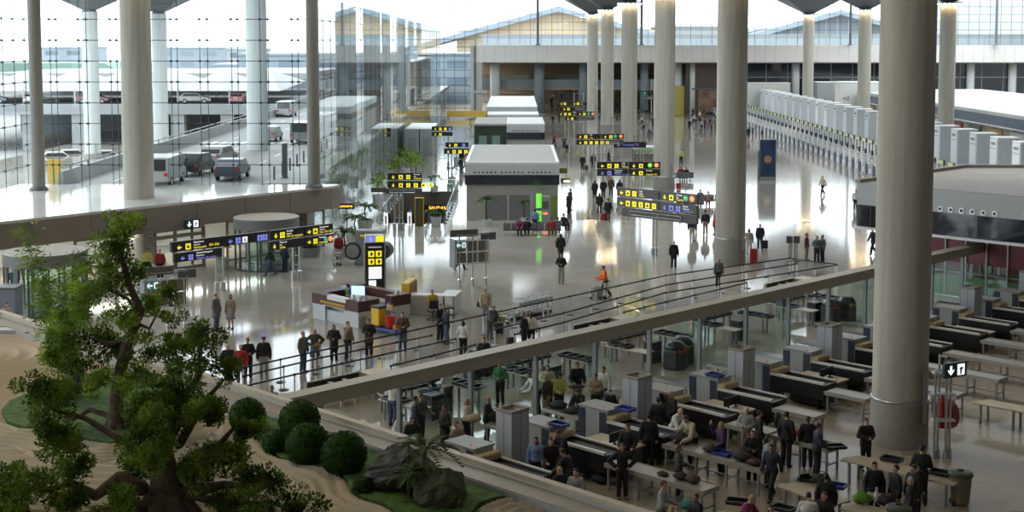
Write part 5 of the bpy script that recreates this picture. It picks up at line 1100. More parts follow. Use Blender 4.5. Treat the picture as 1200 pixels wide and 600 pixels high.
rope([(603, 392), (660, 378), (780, 343), (981, 310.5)], 'right piece of the third black queue belt', 'right piece of the third queue belt')
rope([(458, 429), (557, 404)], 'left piece of the queue belt nearest the glass partition', 'left piece of the nearest queue belt')
rope([(731, 366), (780, 354), (875, 331.5)], 'right piece of the queue belt nearest the glass partition', 'right piece of the nearest queue belt')
rope([(929, 303.5), (979, 309.5)], 'short closing belt at the right end of the queue', 'closing belt at the right end', 2.6)
# ================================================================== SECURITY PARTITION
t = thing('glass_partition', 'long glass security partition under a thick beige beam', 'partition', sec(0, -4.25), R(45))
x0, x1 = -11, 38
b = MB(); b.bx(x0, x1, -.28, .28, 2.5, 2.95); b.bx(x0, x1, -.32, .32, 2.9, 2.97); b.build('beam', beam, t)
b = MB()
for k in range(-3, 12):
    s = .2 + 3.27 * k
    MB().bx(s - .06, s + .06, -.09, .09, 0, 2.5).build('post', mgrey, t)
    if k < 11 and k % 4 != 2:
        o = MB(); o.add([(s + .1, 0, .06), (s + 3.17, 0, .06), (s + 3.17, 0, 2.45), (s + .1, 0, 2.45)], [(0, 1, 2, 3)]); o.build('glass_pane', gl_green, t)
    if k % 2 == 0:
        o = MB(); o.add([(s + 1.2, 0, .06), (s + 1.2, 1.5, .06), (s + 1.2, 1.5, 1.9), (s + 1.2, 0, 1.9)], [(0, 1, 2, 3)]); o.build('glass_fin', gl_green, t)
# control desks with dark boards on the queue side
for i, s0 in enumerate((-1.6, 13.4, 28.6)):
    w = ('nearest the parapet', 'in the middle', 'at the far end')[i]
    t = thing('control_desk', 'black-boarded control desk with beige rails ' + w + ' of the partition', 'desk', sec(s0 + .2, -11.6), R(45))
    MB().bx(0, 2.5, .06, .14, .1, .95).build('dark_board', black, t); MB().bx(-.04, 2.54, .04, .16, .93, .97).bx(-.06, 0, .02, .18, 0, .97).bx(2.5, 2.56, .02, .18, 0, .97).build('board_edge', beam, t)
    b = MB(); b.bar((.9, -.85, .84), (3.6, -.85, .84), .12, .07); b.bar((.9, -.1, .84), (.9, -.85, .84), .12, .07); b.bar((1.6, -.1, .84), (1.6, -.85, .84), .12, .07); b.build('beige_rail', beam, t)
    b = MB()
    for x in (.95, 1.6, 2.5, 3.5): b.bx(x - .06, x + .06, -.9, -.8, 0, .82)
    b.bar((.0, -.5, .45), (2.5, -.5, .45), .05, .05); b.build('leg', lgrey, t); MB().bx(2.62, 3.55, -.6, .1, 0, .88).build('cabinet', bandm, t, bevel=.02); MB().bx(2.55, 3.6, -.65, .15, .9, .95).build('desk_top', beigetop, t)
# ================================================================== X-RAY LANES
xgrey = mat('scanner grey', (.36, .37, .37), .45, var=.05, scale=2); xblue = mat('scanner dark blue', (.03, .042, .06), .45); portal = mat('portal grey', (.40, .43, .48), .5, var=.05, scale=1); blue = mat('blue tray plastic', (.02, .035, .22), .4)
stain = mat('satin table steel', (.36, .35, .32), .42, .3, var=.05, scale=3)
rl = mat('red lamp', (.5, .03, .02), .4, emit=.5); gl_ = mat('green lamp', (.1, .45, .06), .4, emit=.3)
# local x runs along the lane towards the search tables, local y across the lanes
x0_ = thing('xray_scanner', '', 'scanner', (0, 0, 0), -R(45), 'baggage scanners')
MB().bx(-1.15, .15, -.42, .42, .08, 1.36).build('housing', xgrey, x0_, bevel=.03)
b = MB(); b.bx(-1.17, -.85, -.44, .44, .1, 1.32); b.bx(-.2, .1, -.44, .44, .1, 1.32); b.build('side_band', xblue, x0_); MB().bx(-1.18, .18, -.46, .46, 1.36, 1.42).build('top_plate', mat('scanner top', (.27, .28, .27), .45), x0_, bevel=.01)
MB().bx(-1.0, -.9, -.46, -.44, 1.05, 1.2).build('badge', blue, x0_); MB().bx(.15, .5, -.44, .44, 1.0, 1.25).build('exit_hood', tan, x0_, bevel=.05)
o = MB().bx(.15, 2.55, -.46, -.36, .42, 1.02).bx(.15, 2.55, .36, .46, .42, 1.02).bx(2.45, 2.6, -.46, .46, .42, .98).bx(.2, 2.5, -.36, .36, .5, .9).build('exit_conveyor', black, x0_, bevel=.02)
MB().bx(.2, 2.5, -.36, .36, .9, .95).build('belt', rubber, o); MB().bx(.2, 2.6, -.52, -.38, 1.02, 1.10).bx(.2, 2.6, .4, .48, 1.0, 1.06).build('steel_rail', offw, o)
b = MB()
for x in (.7, 2.3):
    for y in (-.35, .35): b.bx(x - .03, x + .03, y - .03, y + .03, 0, .45)
b.bx(1.0, 2.4, -.3, .3, .15, .4); b.build('leg', black, x0_)
o = MB().bx(-3.0, -1.18, -.36, .36, .78, .86).build('intake_table', stain, x0_); b = MB()
for k in range(16): b.tube((-2.95 + k * .115, -.3, .87), (-2.95 + k * .115, .3, .87), .025, n=6)
b.build('roller', steel, o); b = MB()
for x in (-2.9, -1.4):
    for y in (-.32, .32): b.bx(x - .025, x + .025, y - .025, y + .025, 0, .78)
b.build('intake_leg', mgrey, x0_); MB().ell((-.1, -.3, 1.45), (.03, .03, .03), 8, 6).build('red_lamp', rl, x0_); MB().ell((.4, -.3, 1.27), (.025, .025, .025), 8, 6).build('green_lamp', gl_, x0_)
m0 = thing('metal_detector', '', 'metal detector', (0, 0, 0), -R(45), 'metal detectors')
MB().bx(-.36, .36, -.4, -.3, 0, 2.1).build('side_panel', portal, m0, bevel=.015); MB().bx(-.36, .36, .3, .4, 0, 2.1).build('side_panel', portal, m0, bevel=.015)
MB().bx(.3, .36, -.3, .3, .05, 2.1).bx(-.36, -.3, -.3, .3, 1.75, 2.1).build('cover_panel', portal, m0); MB().bx(-.36, .36, -.4, -.33, 2.1, 2.2).bx(-.36, .36, .33, .4, 2.1, 2.2).bx(-.36, -.3, -.33, .33, 2.1, 2.2).bx(.3, .36, -.33, .33, 2.1, 2.2).bx(-.3, .3, -.33, .33, 2.02, 2.05).build('top_tray', mat('tan grey tray', (.26, .235, .20), .6), m0)
MB().bx(-.01, .01, -.405, -.4, 0, 2.1).bx(.36, .365, -.01, .01, 0, 2.1).build('seam', dgrey, m0); MB().ell((.2, -.41, .75), (.03, .02, .03), 8, 6).build('lock', white, m0)
od = thing('operator_desk', '', 'desk', (0, 0, 0), -R(45), 'operator desks between the scanner lanes')
MB().bx(-.2, 1.7, -.55, .55, .72, .78).build('desk_top', beigetop, od, bevel=.01); MB().bx(-.15, 0, -.5, .5, 0, .72).build('side_panel', dgrey, od); MB().bx(1.5, 1.65, -.5, .5, 0, .72).build('side_panel', dgrey, od); MB().bx(-.15, 1.65, .48, .53, .1, .7).build('back_panel', black, od)
def lane(k, j, s, near):
    obstacle(sec(s, -.2), 2.8, .48, -R(45))
    lab = '%s baggage scanner of the security row counted from the parapet' % ORD[2 * (k + 1) + j]
    return copy_tree(x0_, sec(s, 0), -R(45), lab)
steel_t = None
def steel_table(s, t0, t1, label, w=.75, z=.85):
    t = thing('steel_table', label, 'table', sec(s, (t0 + t1) / 2), -R(45)); h = (t1 - t0) / 2; obstacle(sec(s, (t0 + t1) / 2), h, w / 2, -R(45))
    MB().bx(-h, h, -w / 2, w / 2, z - .06, z).bx(-h, h, -w / 2 - .02, -w / 2, z - .12, z + .03).bx(-h, h, w / 2, w / 2 + .02, z - .12, z + .03).bx(h, h + .02, -w / 2, w / 2, z - .12, z + .03).build('table_top', stain, t)
    n = max(2, round(2 * h / 1.3) + 1)
    for i in range(n):
        x = -h + .12 + (2 * h - .24) * i / (n - 1); b = MB()
        for y in (-w / 2 + .06, w / 2 - .06): b.bx(x - .03, x + .03, y - .03, y + .03, 0, z - .05)
        b.bx(x - .02, x + .02, -w / 2 + .06, w / 2 - .06, .25, .29); b.build('leg', mgrey, t)
    MB().bx(-h + .1, h - .1, -.02, .02, .25, .29).build('stretcher', mgrey, t); return t
n = 0
for k in range(-1, 6):
    for j, s in ((0, 6.22 * k), (1, 6.22 * k + 2.85)):
        if k == -1 and j == 0: continue
        lane(k, j, s, k)
        long_ = not (k in (1,) or (k == 2 and j == 0))
        if k >= 0: steel_table(s - .3, 2.75, (6.6 if long_ else 4.5), '%s steel search table counted from the parapet, at the end of its scanner belt' % ORD[n]); n += 1
    obstacle(sec(6.22 * k + 4.6, -.35), .4, .42, -R(45))
    copy_tree(m0, sec(6.22 * k + 4.6, -.35), -R(45), '%s tall grey metal detector counted from the parapet' % ORD[k + 1])
    if k >= 0:
        copy_tree(od, sec(6.22 * k + 1.42, .5), -R(45), '%s beige operator desk between two scanner belts counted from the parapet' % ORD[k])
        for q, (dx, dy) in enumerate(((1.0, .25), (1.0, -.2))):
            if k in (0, 1, 2): monitor(sec(6.22 * k + 1.42 + dy, .5 + dx, .78), R(-45 - 90), '%s lit monitor on the %s operator desk from the parapet' % (('rear', 'front')[q], ORD[k]), .42)
for src in (x0_, m0, od):
    for ch in KIDS[src]:
        for g in list(KIDS.get(ch, [])): bpy.data.objects.remove(g)
        bpy.data.objects.remove(ch)
    bpy.data.objects.remove(src)
# trays
tr0 = None
def mk_tray(m):
    t = thing('tray', '', 'tray', (0, 0, 0), 0); MB().bx(-.3, .3, -.2, .2, 0, .02).bx(-.3, -.28, -.2, .2, .02, .1).bx(.28, .3, -.2, .2, .02, .1).bx(-.28, .28, -.2, -.18, .02, .1).bx(-.28, .28, .18, .2, .02, .1).build('tub', m, t); MB().bx(-.33, .33, -.23, -.19, .09, .11).bx(-.33, .33, .19, .23, .09, .11).bx(-.33, -.29, -.19, .19, .09, .11).bx(.29, .33, -.19, .19, .09, .11).build('rim', m, t); return t
trk, trb = mk_tray(mat('black tray plastic', (.014, .015, .018), .4)), mk_tray(blue)
def tray(p, rz, label, b=False, group=None):
    c = copy_tree(trb if b else trk, p, rz, label)
    if group: c['group'] = group
    return c
wood_t = mat('pale laminate table', (.44, .40, .33), .5, var=.05, scale=2)
def thick_table(a, c, w, label, m=None, z=.75, legs=3, taper=.18):
    a, c = Vector(a), Vector(c); d = c - a; L = d.length; t = thing('table', label, 'table', ((a.x + c.x) / 2, (a.y + c.y) / 2, 0), math.atan2(d.y, d.x)); h = L / 2; obstacle((a + c) / 2, h, w / 2, math.atan2(d.y, d.x))
    MB().prism([(-h, -w / 2 + taper), (-h + taper, w / 2), (h, w / 2), (h, -w / 2), (-h + .05, -w / 2)], z - .05, z).build('table_top', m or wood_t, t, bevel=.008)
    for i in range(legs):
        x = -h + .3 + (L - .6) * i / max(1, legs - 1); 
        for y in (-w / 2 + .12, w / 2 - .12): MB().lathe([(.05, 0), (.05, z - .05)], 10, (x, y, 0)).build('leg', mgrey, t)
    return t
for k in range(5):
    s0 = 6.35 * k; w = ORD[k] + ' tray station from the parapet'
    thick_table(sec(s0 - .1, -9.0), sec(s0 + 2.9, -9.0), .6, 'back table of the ' + w, wood_t); thick_table(sec(s0 + 3.2, -8.62), sec(s0 + 3.2, -6.9), .6, 'right table of the ' + w, wood_t, legs=2); thick_table(sec(s0 - .2, -8.6), sec(s0 - .1, -6.3), .6, 'left table of the ' + w, wood_t, legs=2)
    for q in range(5): tray(sec(s0 + .25 + q * .55, -9.0, .75), R(135), '%s tray from the left, back table of the %s' % (ORD[q], w))
    for q in range(4): tray(sec(s0 + 3.2, -8.38 + q * .44, .75), R(45), '%s tray from the back, right table of the %s' % (ORD[q], w))
    for q in range(2): tray(sec(s0 - .15, -8.2 + q * .6, .75), R(45), '%s tray from the back, left table of the %s' % (ORD[q], w))
    t = thing('tray_stack', 'tall dark stack of trays inside the ' + w, 'trays', sec(s0 + 1.0, -7.1), R(45)); 
    for q in range(9): MB().bx(-.32, .32, -.24, .24, .05 + q * .1, .13 + q * .1).bx(-.35, .35, -.27, .27, .12 + q * .1, .14 + q * .1).build('tray_tub', black if q % 2 else mat('dark slate plastic', (.03, .035, .04), .4) if 'dark slate plastic' not in bpy.data.materials else bpy.data.materials['dark slate plastic'], t)
    MB().bx(-.33, .33, -.25, .25, 0, .05).build('base', dgrey, t)
dk = mat('dark bin plastic', (.018, .022, .024), .35)
def dome_bin(p, label, c):
    t = thing('waste_bin', label, 'bin', p, R(45)); MB().bx(-.38, .38, -.38, .38, 0, .85).build('body', dk, t, bevel=.06); MB().lathe([(.45, .85), (.45, .95), (.4, 1.05), (.28, 1.16), (.1, 1.2), (.02, 1.2)], 20).build('domed_lid', dk, t, smooth=True); MB().bx(-.3, .3, -.4, -.375, .72, .9).build('flap', mat('bin %s' % label[-4:], c, .4), t); MB().lathe([(.5, 0), (.5, .05)], 20).build('base', black, t)
for s, tt, c, lab in ((13.5, -5.7, (.5, .04, .02), 'black dome bin with a red flap in front of the middle tray stations'), (14.5, -6.1, (.5, .36, .03), 'black dome bin with a yellow flap behind the red-flapped one'), (26.6, -6.3, (.5, .04, .02), 'black dome bin with a red flap at the far tray stations, left one'), (27.7, -6.1, (.5, .36, .03), 'black dome bin with a yellow flap at the far tray stations, right one'),
                     (6.4, -10.6, (.5, .36, .03), 'dark bin with a yellow flap behind the partition, under the beam'), (7.5, -10.6, (.5, .36, .03), 'second dark bin with a yellow flap behind the partition')): dome_bin(sec(s, tt), lab, c)
# wooden search tables in the right foreground
tb = mat('beige search table', (.42, .36, .26), .5, var=.05, scale=2)
thick_table(sec(5.55, 7.5), sec(5.75, 11.3), .85, 'long beige search table nearest the big column', tb, legs=4, taper=.3); thick_table(sec(2.0, 7.6), sec(1.55, 9.8), .8, 'left half of the beige table with laptop and bag', tb, legs=3, taper=.3); thick_table(sec(1.5, 9.95), sec(1.75, 11.8), .8, 'right half of the beige table with the white bottles', tb, legs=3, taper=.05)
thick_table(sec(-1.3, 7.7), sec(-1.5, 10), .8, 'beige table at the bottom edge with a dark tray', tb, taper=.3); thick_table(sec(15.0, 7.2), sec(15.1, 11.5), .85, 'empty beige table at the right edge', tb, legs=4, taper=.3)
tray(at(1045, 540, .75), R(-40), 'black tray on the beige table nearest the big column, left one'); tray(at(1102, 556, .75), R(-40), 'black tray on the beige table nearest the big column, right one'); tray(at(979, 571, .75), R(-30), 'blue tray on the beige table beside the black bag', True); tray(at(918, 598, .75), R(-40), 'black tray on the beige table at the bottom edge'); tray(at(864, 590, .85), R(-20), 'black tray held low beside the magenta coat')['group'] = 'black trays'
def laptop(p, rz, label): t = thing('laptop', label, 'laptop', p, rz); MB().bx(-.18, .18, -.12, .12, 0, .02).build('keyboard', dgrey, t); MB().box((0, .14, .13), (.36, .015, .24)).build('screen', black, t)
laptop(at(939, 563, .75), R(-150), 'open black laptop on the beige table in front'); tray(at(948, 563.5, .75), R(-30), 'grey-filled black tray beside the open laptop')
def soft_bag(p, sx, sy, sz, rz, m, label, strap=True, name='bag'):
    t = thing(name, label, 'bag', p, rz); b = MB(); b.ell((0, 0, sz * .5), (sx / 2, sy / 2, sz * .52), 14, 9); b.v = [(x * (1 + .12 * math.sin(z * 31 + y * 17)), y * (1 + .1 * math.sin(x * 23)), max(0, z)) for x, y, z in b.v]; b.build('body', m, t, smooth=True)
    if strap: MB().path([(-sx * .3, 0, sz * .85), (-sx * .15, 0, sz * 1.2), (sx * .15, 0, sz * 1.2), (sx * .3, 0, sz * .85)], .015, 5).build('handle', m, t)
    return t
bk = K((.012, .012, .013)); 
for px, py, z, s, lab, m in ((962, 568, .75, (.6, .4, .34), 'black bag slumped on the beige table', bk), (797, 519, .85, (.8, .5, .34), 'black bag being searched on the steel table before the man in the cream jumper', bk), (832, 530, .85, (.5, .4, .25), 'dark patterned bag on the steel table before the woman in purple', K((.03, .03, .04))), (870, 540, .85, (.7, .5, .3), 'black coat heap on the steel table', bk), (884, 545, .85, (.5, .4, .2), 'dark heap with a red lining at the end of the steel table', K((.05, .015, .015))), (798, 562, .85, (.5, .35, .22), 'black bag on the front steel table', bk), (812, 566, .85, (.5, .35, .26), 'brown leather bag on the front steel table', K((.06, .035, .02))), (777, 557, .85, (.4, .3, .1), 'flat black pouch on the front steel table', bk),
                              (1037, 593, .75, (.5, .25, .3), 'black toilet bag on the beige table by the white bottles', bk), (655, 478, .85, (.7, .5, .25), 'pile of black jackets on the intake table at the glass', bk), (672, 484, .85, (.6, .5, .2), 'dark bags on the intake rollers', bk), (703, 566, 0, (.7, .4, .3), 'dark bag on the floor at the end of the second scanner belt', bk), (500, 462, .75, (.8, .5, .15), 'dark coat heap on the nearest tray table', bk)): soft_bag(at(px, py, z), *s, R(-40), m, lab)
soft_bag(at(1010, 590, .75), .55, .35, .3, 0, K((.10, .28, .02)), 'bright green plastic bag on the beige table'); soft_bag(at(1020, 586, .75), .4, .3, .22, .4, K((.45, .42, .30)), 'cream cloth bag beside the white bottles', False); soft_bag(at(510, 457, .75), .6, .35, .12, R(45), K((.03, .09, .30)), 'blue jacket on the nearest tray table', False)
for px, py, h, lab in ((1027, 582, .42, 'white spray bottle on the beige table'), (1016, 577, .3, 'clear bottle left of the white spray bottle'), (1031, 585, .3, 'small bottle right of the white spray bottle')): t = thing('bottle', lab, 'bottle', at(px, py + 6, .75)); MB().lathe([(.07, 0), (.075, .02), (.07, h * .6), (.03, h * .8), (.03, h * .9)], 14).build('body', offw, t, smooth=True); MB().lathe([(.035, h * .88), (.035, h), (.01, h)], 10).build('cap', lgrey, t)
def lid_bin(px, py, label):
    t = thing('waste_bin', label, 'bin', at(px, py)); MB().lathe([(.25, .04), (.27, .1), (.33, .9)], 20).build('body', mat('bin tan', (.20, .16, .11), .6) if 'bin tan' not in bpy.data.materials else bpy.data.materials['bin tan'], t); MB().lathe([(.37, .9), (.37, .97), (.3, 1.02), (.05, 1.05)], 20).bx(-.08, .08, -.03, .03, 1.04, 1.09).build('lid', mat('bin lid green', (.06, .075, .05), .5) if 'bin lid green' not in bpy.data.materials else bpy.data.materials['bin lid green'], t)
    for y in (-.12, .12): MB().tube((-.28, y, .08), (-.22, y, .08), .08, n=12).build('wheel', black, t)
lid_bin(1125, 591, 'tan wheeled bin with a green lid at the end of the beige search table'); lid_bin(1052, 634, 'bin with a green lid at the bottom edge in front of the guards')
for px, py, z, lab in ((655, 499, 1.425, 'blue tray on top of the second scanner'), (733, 481, 1.425, 'blue tray on top of the third scanner'), (838, 441, 1.425, 'blue tray on top of the fifth scanner, below the dome bins'), (914, 536, .85, 'blue tray on the steel table before the woman in purple')): tray(at(px, py, z) if z != .85 else at(847, 533, .85), R(-45), lab, True)
# luggage trolleys
lt0 = thing('luggage_trolley', '', 'trolley', (0, 0, 0), 0, 'luggage trolleys'); b = MB()
for y in (-.25, .25): b.path([(-.45, y * .7, .15), (.4, y, .15), (.5, y, .95), (.58, y, 1.0)], .022, 6); b.path([(-.4, y * .7, .2), (-.45, y * .7, .35), (.42, y, .35)], .015, 5)
b.bar((.58, -.27, 1.0), (.58, .27, 1.0), .05, .05); b.bar((.45, -.25, .55), (.45, .25, .55), .03, .03); b.bar((-.45, -.18, .15), (-.45, .18, .15), .03, .03); b.build('frame', steel, lt0); MB().bx(-.42, .42, -.2, .2, .17, .2).build('deck', mgrey, lt0); MB().bx(.3, .52, -.22, .22, .6, .85).build('basket', lgrey, lt0)
for x, y in ((-.4, 0), (.35, -.22), (.35, .22)): MB().tube((x, y - .03, .08), (x, y + .03, .08), .08, n=12).build('wheel', black, lt0)
a, c = at(600, 375), at(636, 367)
lt0.location = a; lt0['label'] = 'first of the nested luggage trolleys in front of the ropes'; lt0.rotation_euler = (0, 0, math.atan2((c - a).y, (c - a).x))
for i in range(1, 7): copy_tree(lt0, a + (c - a) * i / 6, math.atan2((c - a).y, (c - a).x), ORD[i] + ' of the nested luggage trolleys from the left')
for px, py, lab in ((586, 381, 'single trolley with a yellow crate left of the nested trolleys'),): t = copy_tree(lt0, at(px, py), R(200), lab)
t = thing('crate', 'small yellow crate on the single luggage trolley', 'crate', at(586, 377, .36)); MB().bx(-.25, .25, -.18, .18, 0, .25).build('body', mat('dull yellow', (.30, .22, .04), .5), t, bevel=.02); MB().bx(-.27, .27, -.2, .2, .25, .28).build('rim', mat('dull yellow', (.30, .22, .04), .5), t)
copy_tree(lt0, at(701, 350), R(10), 'trolley pushed by the man in orange')
soft_bag(at(699, 348, .3), .7, .4, .6, 0, K((.26, .27, .28)), 'grey sack on the trolley of the man in orange', False)
copy_tree(lt0, at(395, 310), R(-80), 'trolley of the traveller by the tip of the upper floor')
for src in (trk, trb):
    for ch in KIDS[src]: bpy.data.objects.remove(ch)
    bpy.data.objects.remove(src)
def suitcase(p, rz, c, label, h=.6):
    t = thing('suitcase', label, 'suitcase', p, rz); m = K(c, .45); MB().bx(-.2, .2, -.12, .12, .06, h).build('shell', m, t, bevel=.03); MB().path([(-.1, .08, h), (-.1, .08, h + .35), (.1, .08, h + .35), (.1, .08, h)], .012, 5).build('handle', dgrey, t)
    for x in (-.15, .15): MB().tube((x - .02, .06, .035), (x + .02, .06, .035), .035, n=10).build('wheel', black, t)
for px, py, rz, c, lab in ((707, 259, 0, (.35, .02, .03), 'small red suitcase beside the man in black in the middle of the hall'), (687, 200, 10, (.12, .03, .05), 'dark red trolley case of the woman walking far ahead'), (664.5, 175, 0, (.02, .02, .03), 'black trolley case beside the far traveller in grey'), (896, 292, 20, (.02, .022, .03), 'black holdall of the man in navy near the second column'), (795, 222, 0, (.4, .03, .04), 'red suitcase beyond the third centre column'), (599, 410, 30, (.02, .02, .02), 'black case behind the glass partition'), (585, 392, 0, (.03, .03, .035), 'dark case at the queue gap beside the crouching traveller'), (545, 522, 0, (.012, .012, .012), 'black case standing by the blond woman in the white cardigan')): suitcase(at(px, py), R(rz), c, lab)
suitcase(at(883, 309), R(20), (.42, .03, .04), 'large red case on the floor beside the second centre column', .95)
# ================================================================== PEOPLE
def remesh(mb, vox, dec, it=4, name='m'):
    me = mb.mesh(name, [], True); o = bpy.data.objects.new(name, me); col.objects.link(o)
    r = o.modifiers.new('r', 'REMESH'); r.mode = 'VOXEL'; r.voxel_size = vox; r.use_smooth_shade = True
    s = o.modifiers.new('s', 'SMOOTH'); s.iterations = it; s.factor = .5
    d = o.modifiers.new('d', 'DECIMATE'); d.ratio = dec
    dg = bpy.context.evaluated_depsgraph_get(); dg.update(); m = bpy.data.meshes.new_from_object(o.evaluated_get(dg)); bpy.data.objects.remove(o)
    m.materials.clear(); m.polygons.foreach_set('use_smooth', [True] * len(m.polygons)); return m
def hand(b, w, d, side, curl=.5):
    """palm, four unequal bent fingers and a thumb leaving the side of the palm"""
    d = Vector(d).normalized(); up = Vector((0, -1, 0)) if abs(d.z) > .6 else Vector((0, 0, 1))
    n = (up - d * up.dot(d)).normalized(); s = d.cross(n)
    w = Vector(w); b.cap(w - d * .01, w + d * .075, .026, .034, 8); b.cap(w + d * .03 + s * .015, w + d * .075 + s * .02, .026, .022, 8); b.cap(w + d * .03 - s * .015, w + d * .075 - s * .02, .026, .022, 8)
    pal = -n
    for i, (o, l) in enumerate(((-.03, .062), (-.01, .075), (.01, .07), (.03, .055))):
        p0 = w + d * .08 + s * o; p1 = p0 + (d * .9 + pal * .25).normalized() * l * .55; p2 = p1 + (d * (.9 - curl) + pal * curl * 1.3).normalized() * l * .5
        b.cap(p0, p1, .0105, .0095, 7); b.cap(p1, p2, .0095, .008, 7)
    th = s * (-side); p0 = w + d * .025 + th * .03; p1 = p0 + (th * .6 + d * .7 + pal * .3).normalized() * .045; b.cap(p0, p1, .013, .011, 7); b.cap(p1, p1 + (d + pal * .3).normalized() * .03, .011, .009, 7)
POSES = {  # lean, arms (elbow, wrist, hand direction) for left (+x) and right, legs (hip, knee, ankle, toe)
 'stand': (0, ((.26, .02, 1.14), (.25, -.06, .90), (0, -.15, -1)), ((-.26, .02, 1.14), (-.25, -.06, .90), (0, -.15, -1)), 0),
 'fold': (0, ((.27, .0, 1.16), (.07, -.21, 1.10), (-1, -.2, .1)), ((-.27, .0, 1.16), (-.07, -.23, 1.14), (1, -.2, .1)), 0),
 'walk': (4, ((.25, .10, 1.15), (.24, .16, .92), (0, -.1, -1)), ((-.25, -.06, 1.15), (-.23, -.22, .95), (0, -.3, -1)), 1),
 'hips': (0, ((.42, .07, 1.20), (.21, -.03, 1.03), (-.6, -.6, -.3)), ((-.42, .07, 1.20), (-.21, -.03, 1.03), (.6, -.6, -.3)), 0),
 'phone': (0, ((.26, .02, 1.14), (.24, -.10, .92), (0, -.2, -1)), ((-.28, -.12, 1.22), (-.13, -.16, 1.47), (.2, .2, 1)), 0),
 'reach': (26, ((.27, -.42, 1.02), (.16, -.62, .95), (-.1, -1, -.25)), ((-.27, -.40, 1.02), (-.14, -.60, .95), (.1, -1, -.25)), 0),
 'push': (8, ((.27, -.12, 1.12), (.23, -.38, 1.05), (0, -1, -.1)), ((-.27, -.12, 1.12), (-.23, -.38, 1.05), (0, -1, -.1)), 1),
 'hold': (3, ((.26, -.06, 1.14), (.20, -.32, 1.06), (0, -1, 0)), ((-.26, -.06, 1.14), (-.20, -.32, 1.06), (0, -1, 0)), 0),
 'raise': (0, ((.26, -.05, 1.14), (.2, -.25, 1.0), (0, -1, -.3)), ((-.30, -.12, 1.32), (-.27, -.25, 1.60), (0, -.1, 1)), 0),
 'sit': (-4, ((.26, -.05, .74), (.15, -.30, .62), (-.1, -1, -.1)), ((-.26, -.05, .74), (-.15, -.30, .62), (.1, -1, -.1)), 2),
}
LEGS = {0: (((.09, 0, .92), (.10, -.015, .50), (.11, .03, .09), (.125, -.12, .035)), ((-.09, 0, .92), (-.10, -.015, .50), (-.11, .03, .09), (-.125, -.12, .035))),
        1: (((.09, 0, .92), (.09, -.20, .52), (.09, -.27, .10), (.10, -.42, .06)), ((-.09, 0, .92), (-.09, .05, .50), (-.09, .33, .15), (-.10, .22, .03))),
        2: (((.09, 0, .50), (.12, -.44, .50), (.12, -.42, .09), (.13, -.57, .035)), ((-.09, 0, .50), (-.12, -.44, .50), (-.12, -.42, .09), (-.13, -.57, .035)))}
PROTO = {}
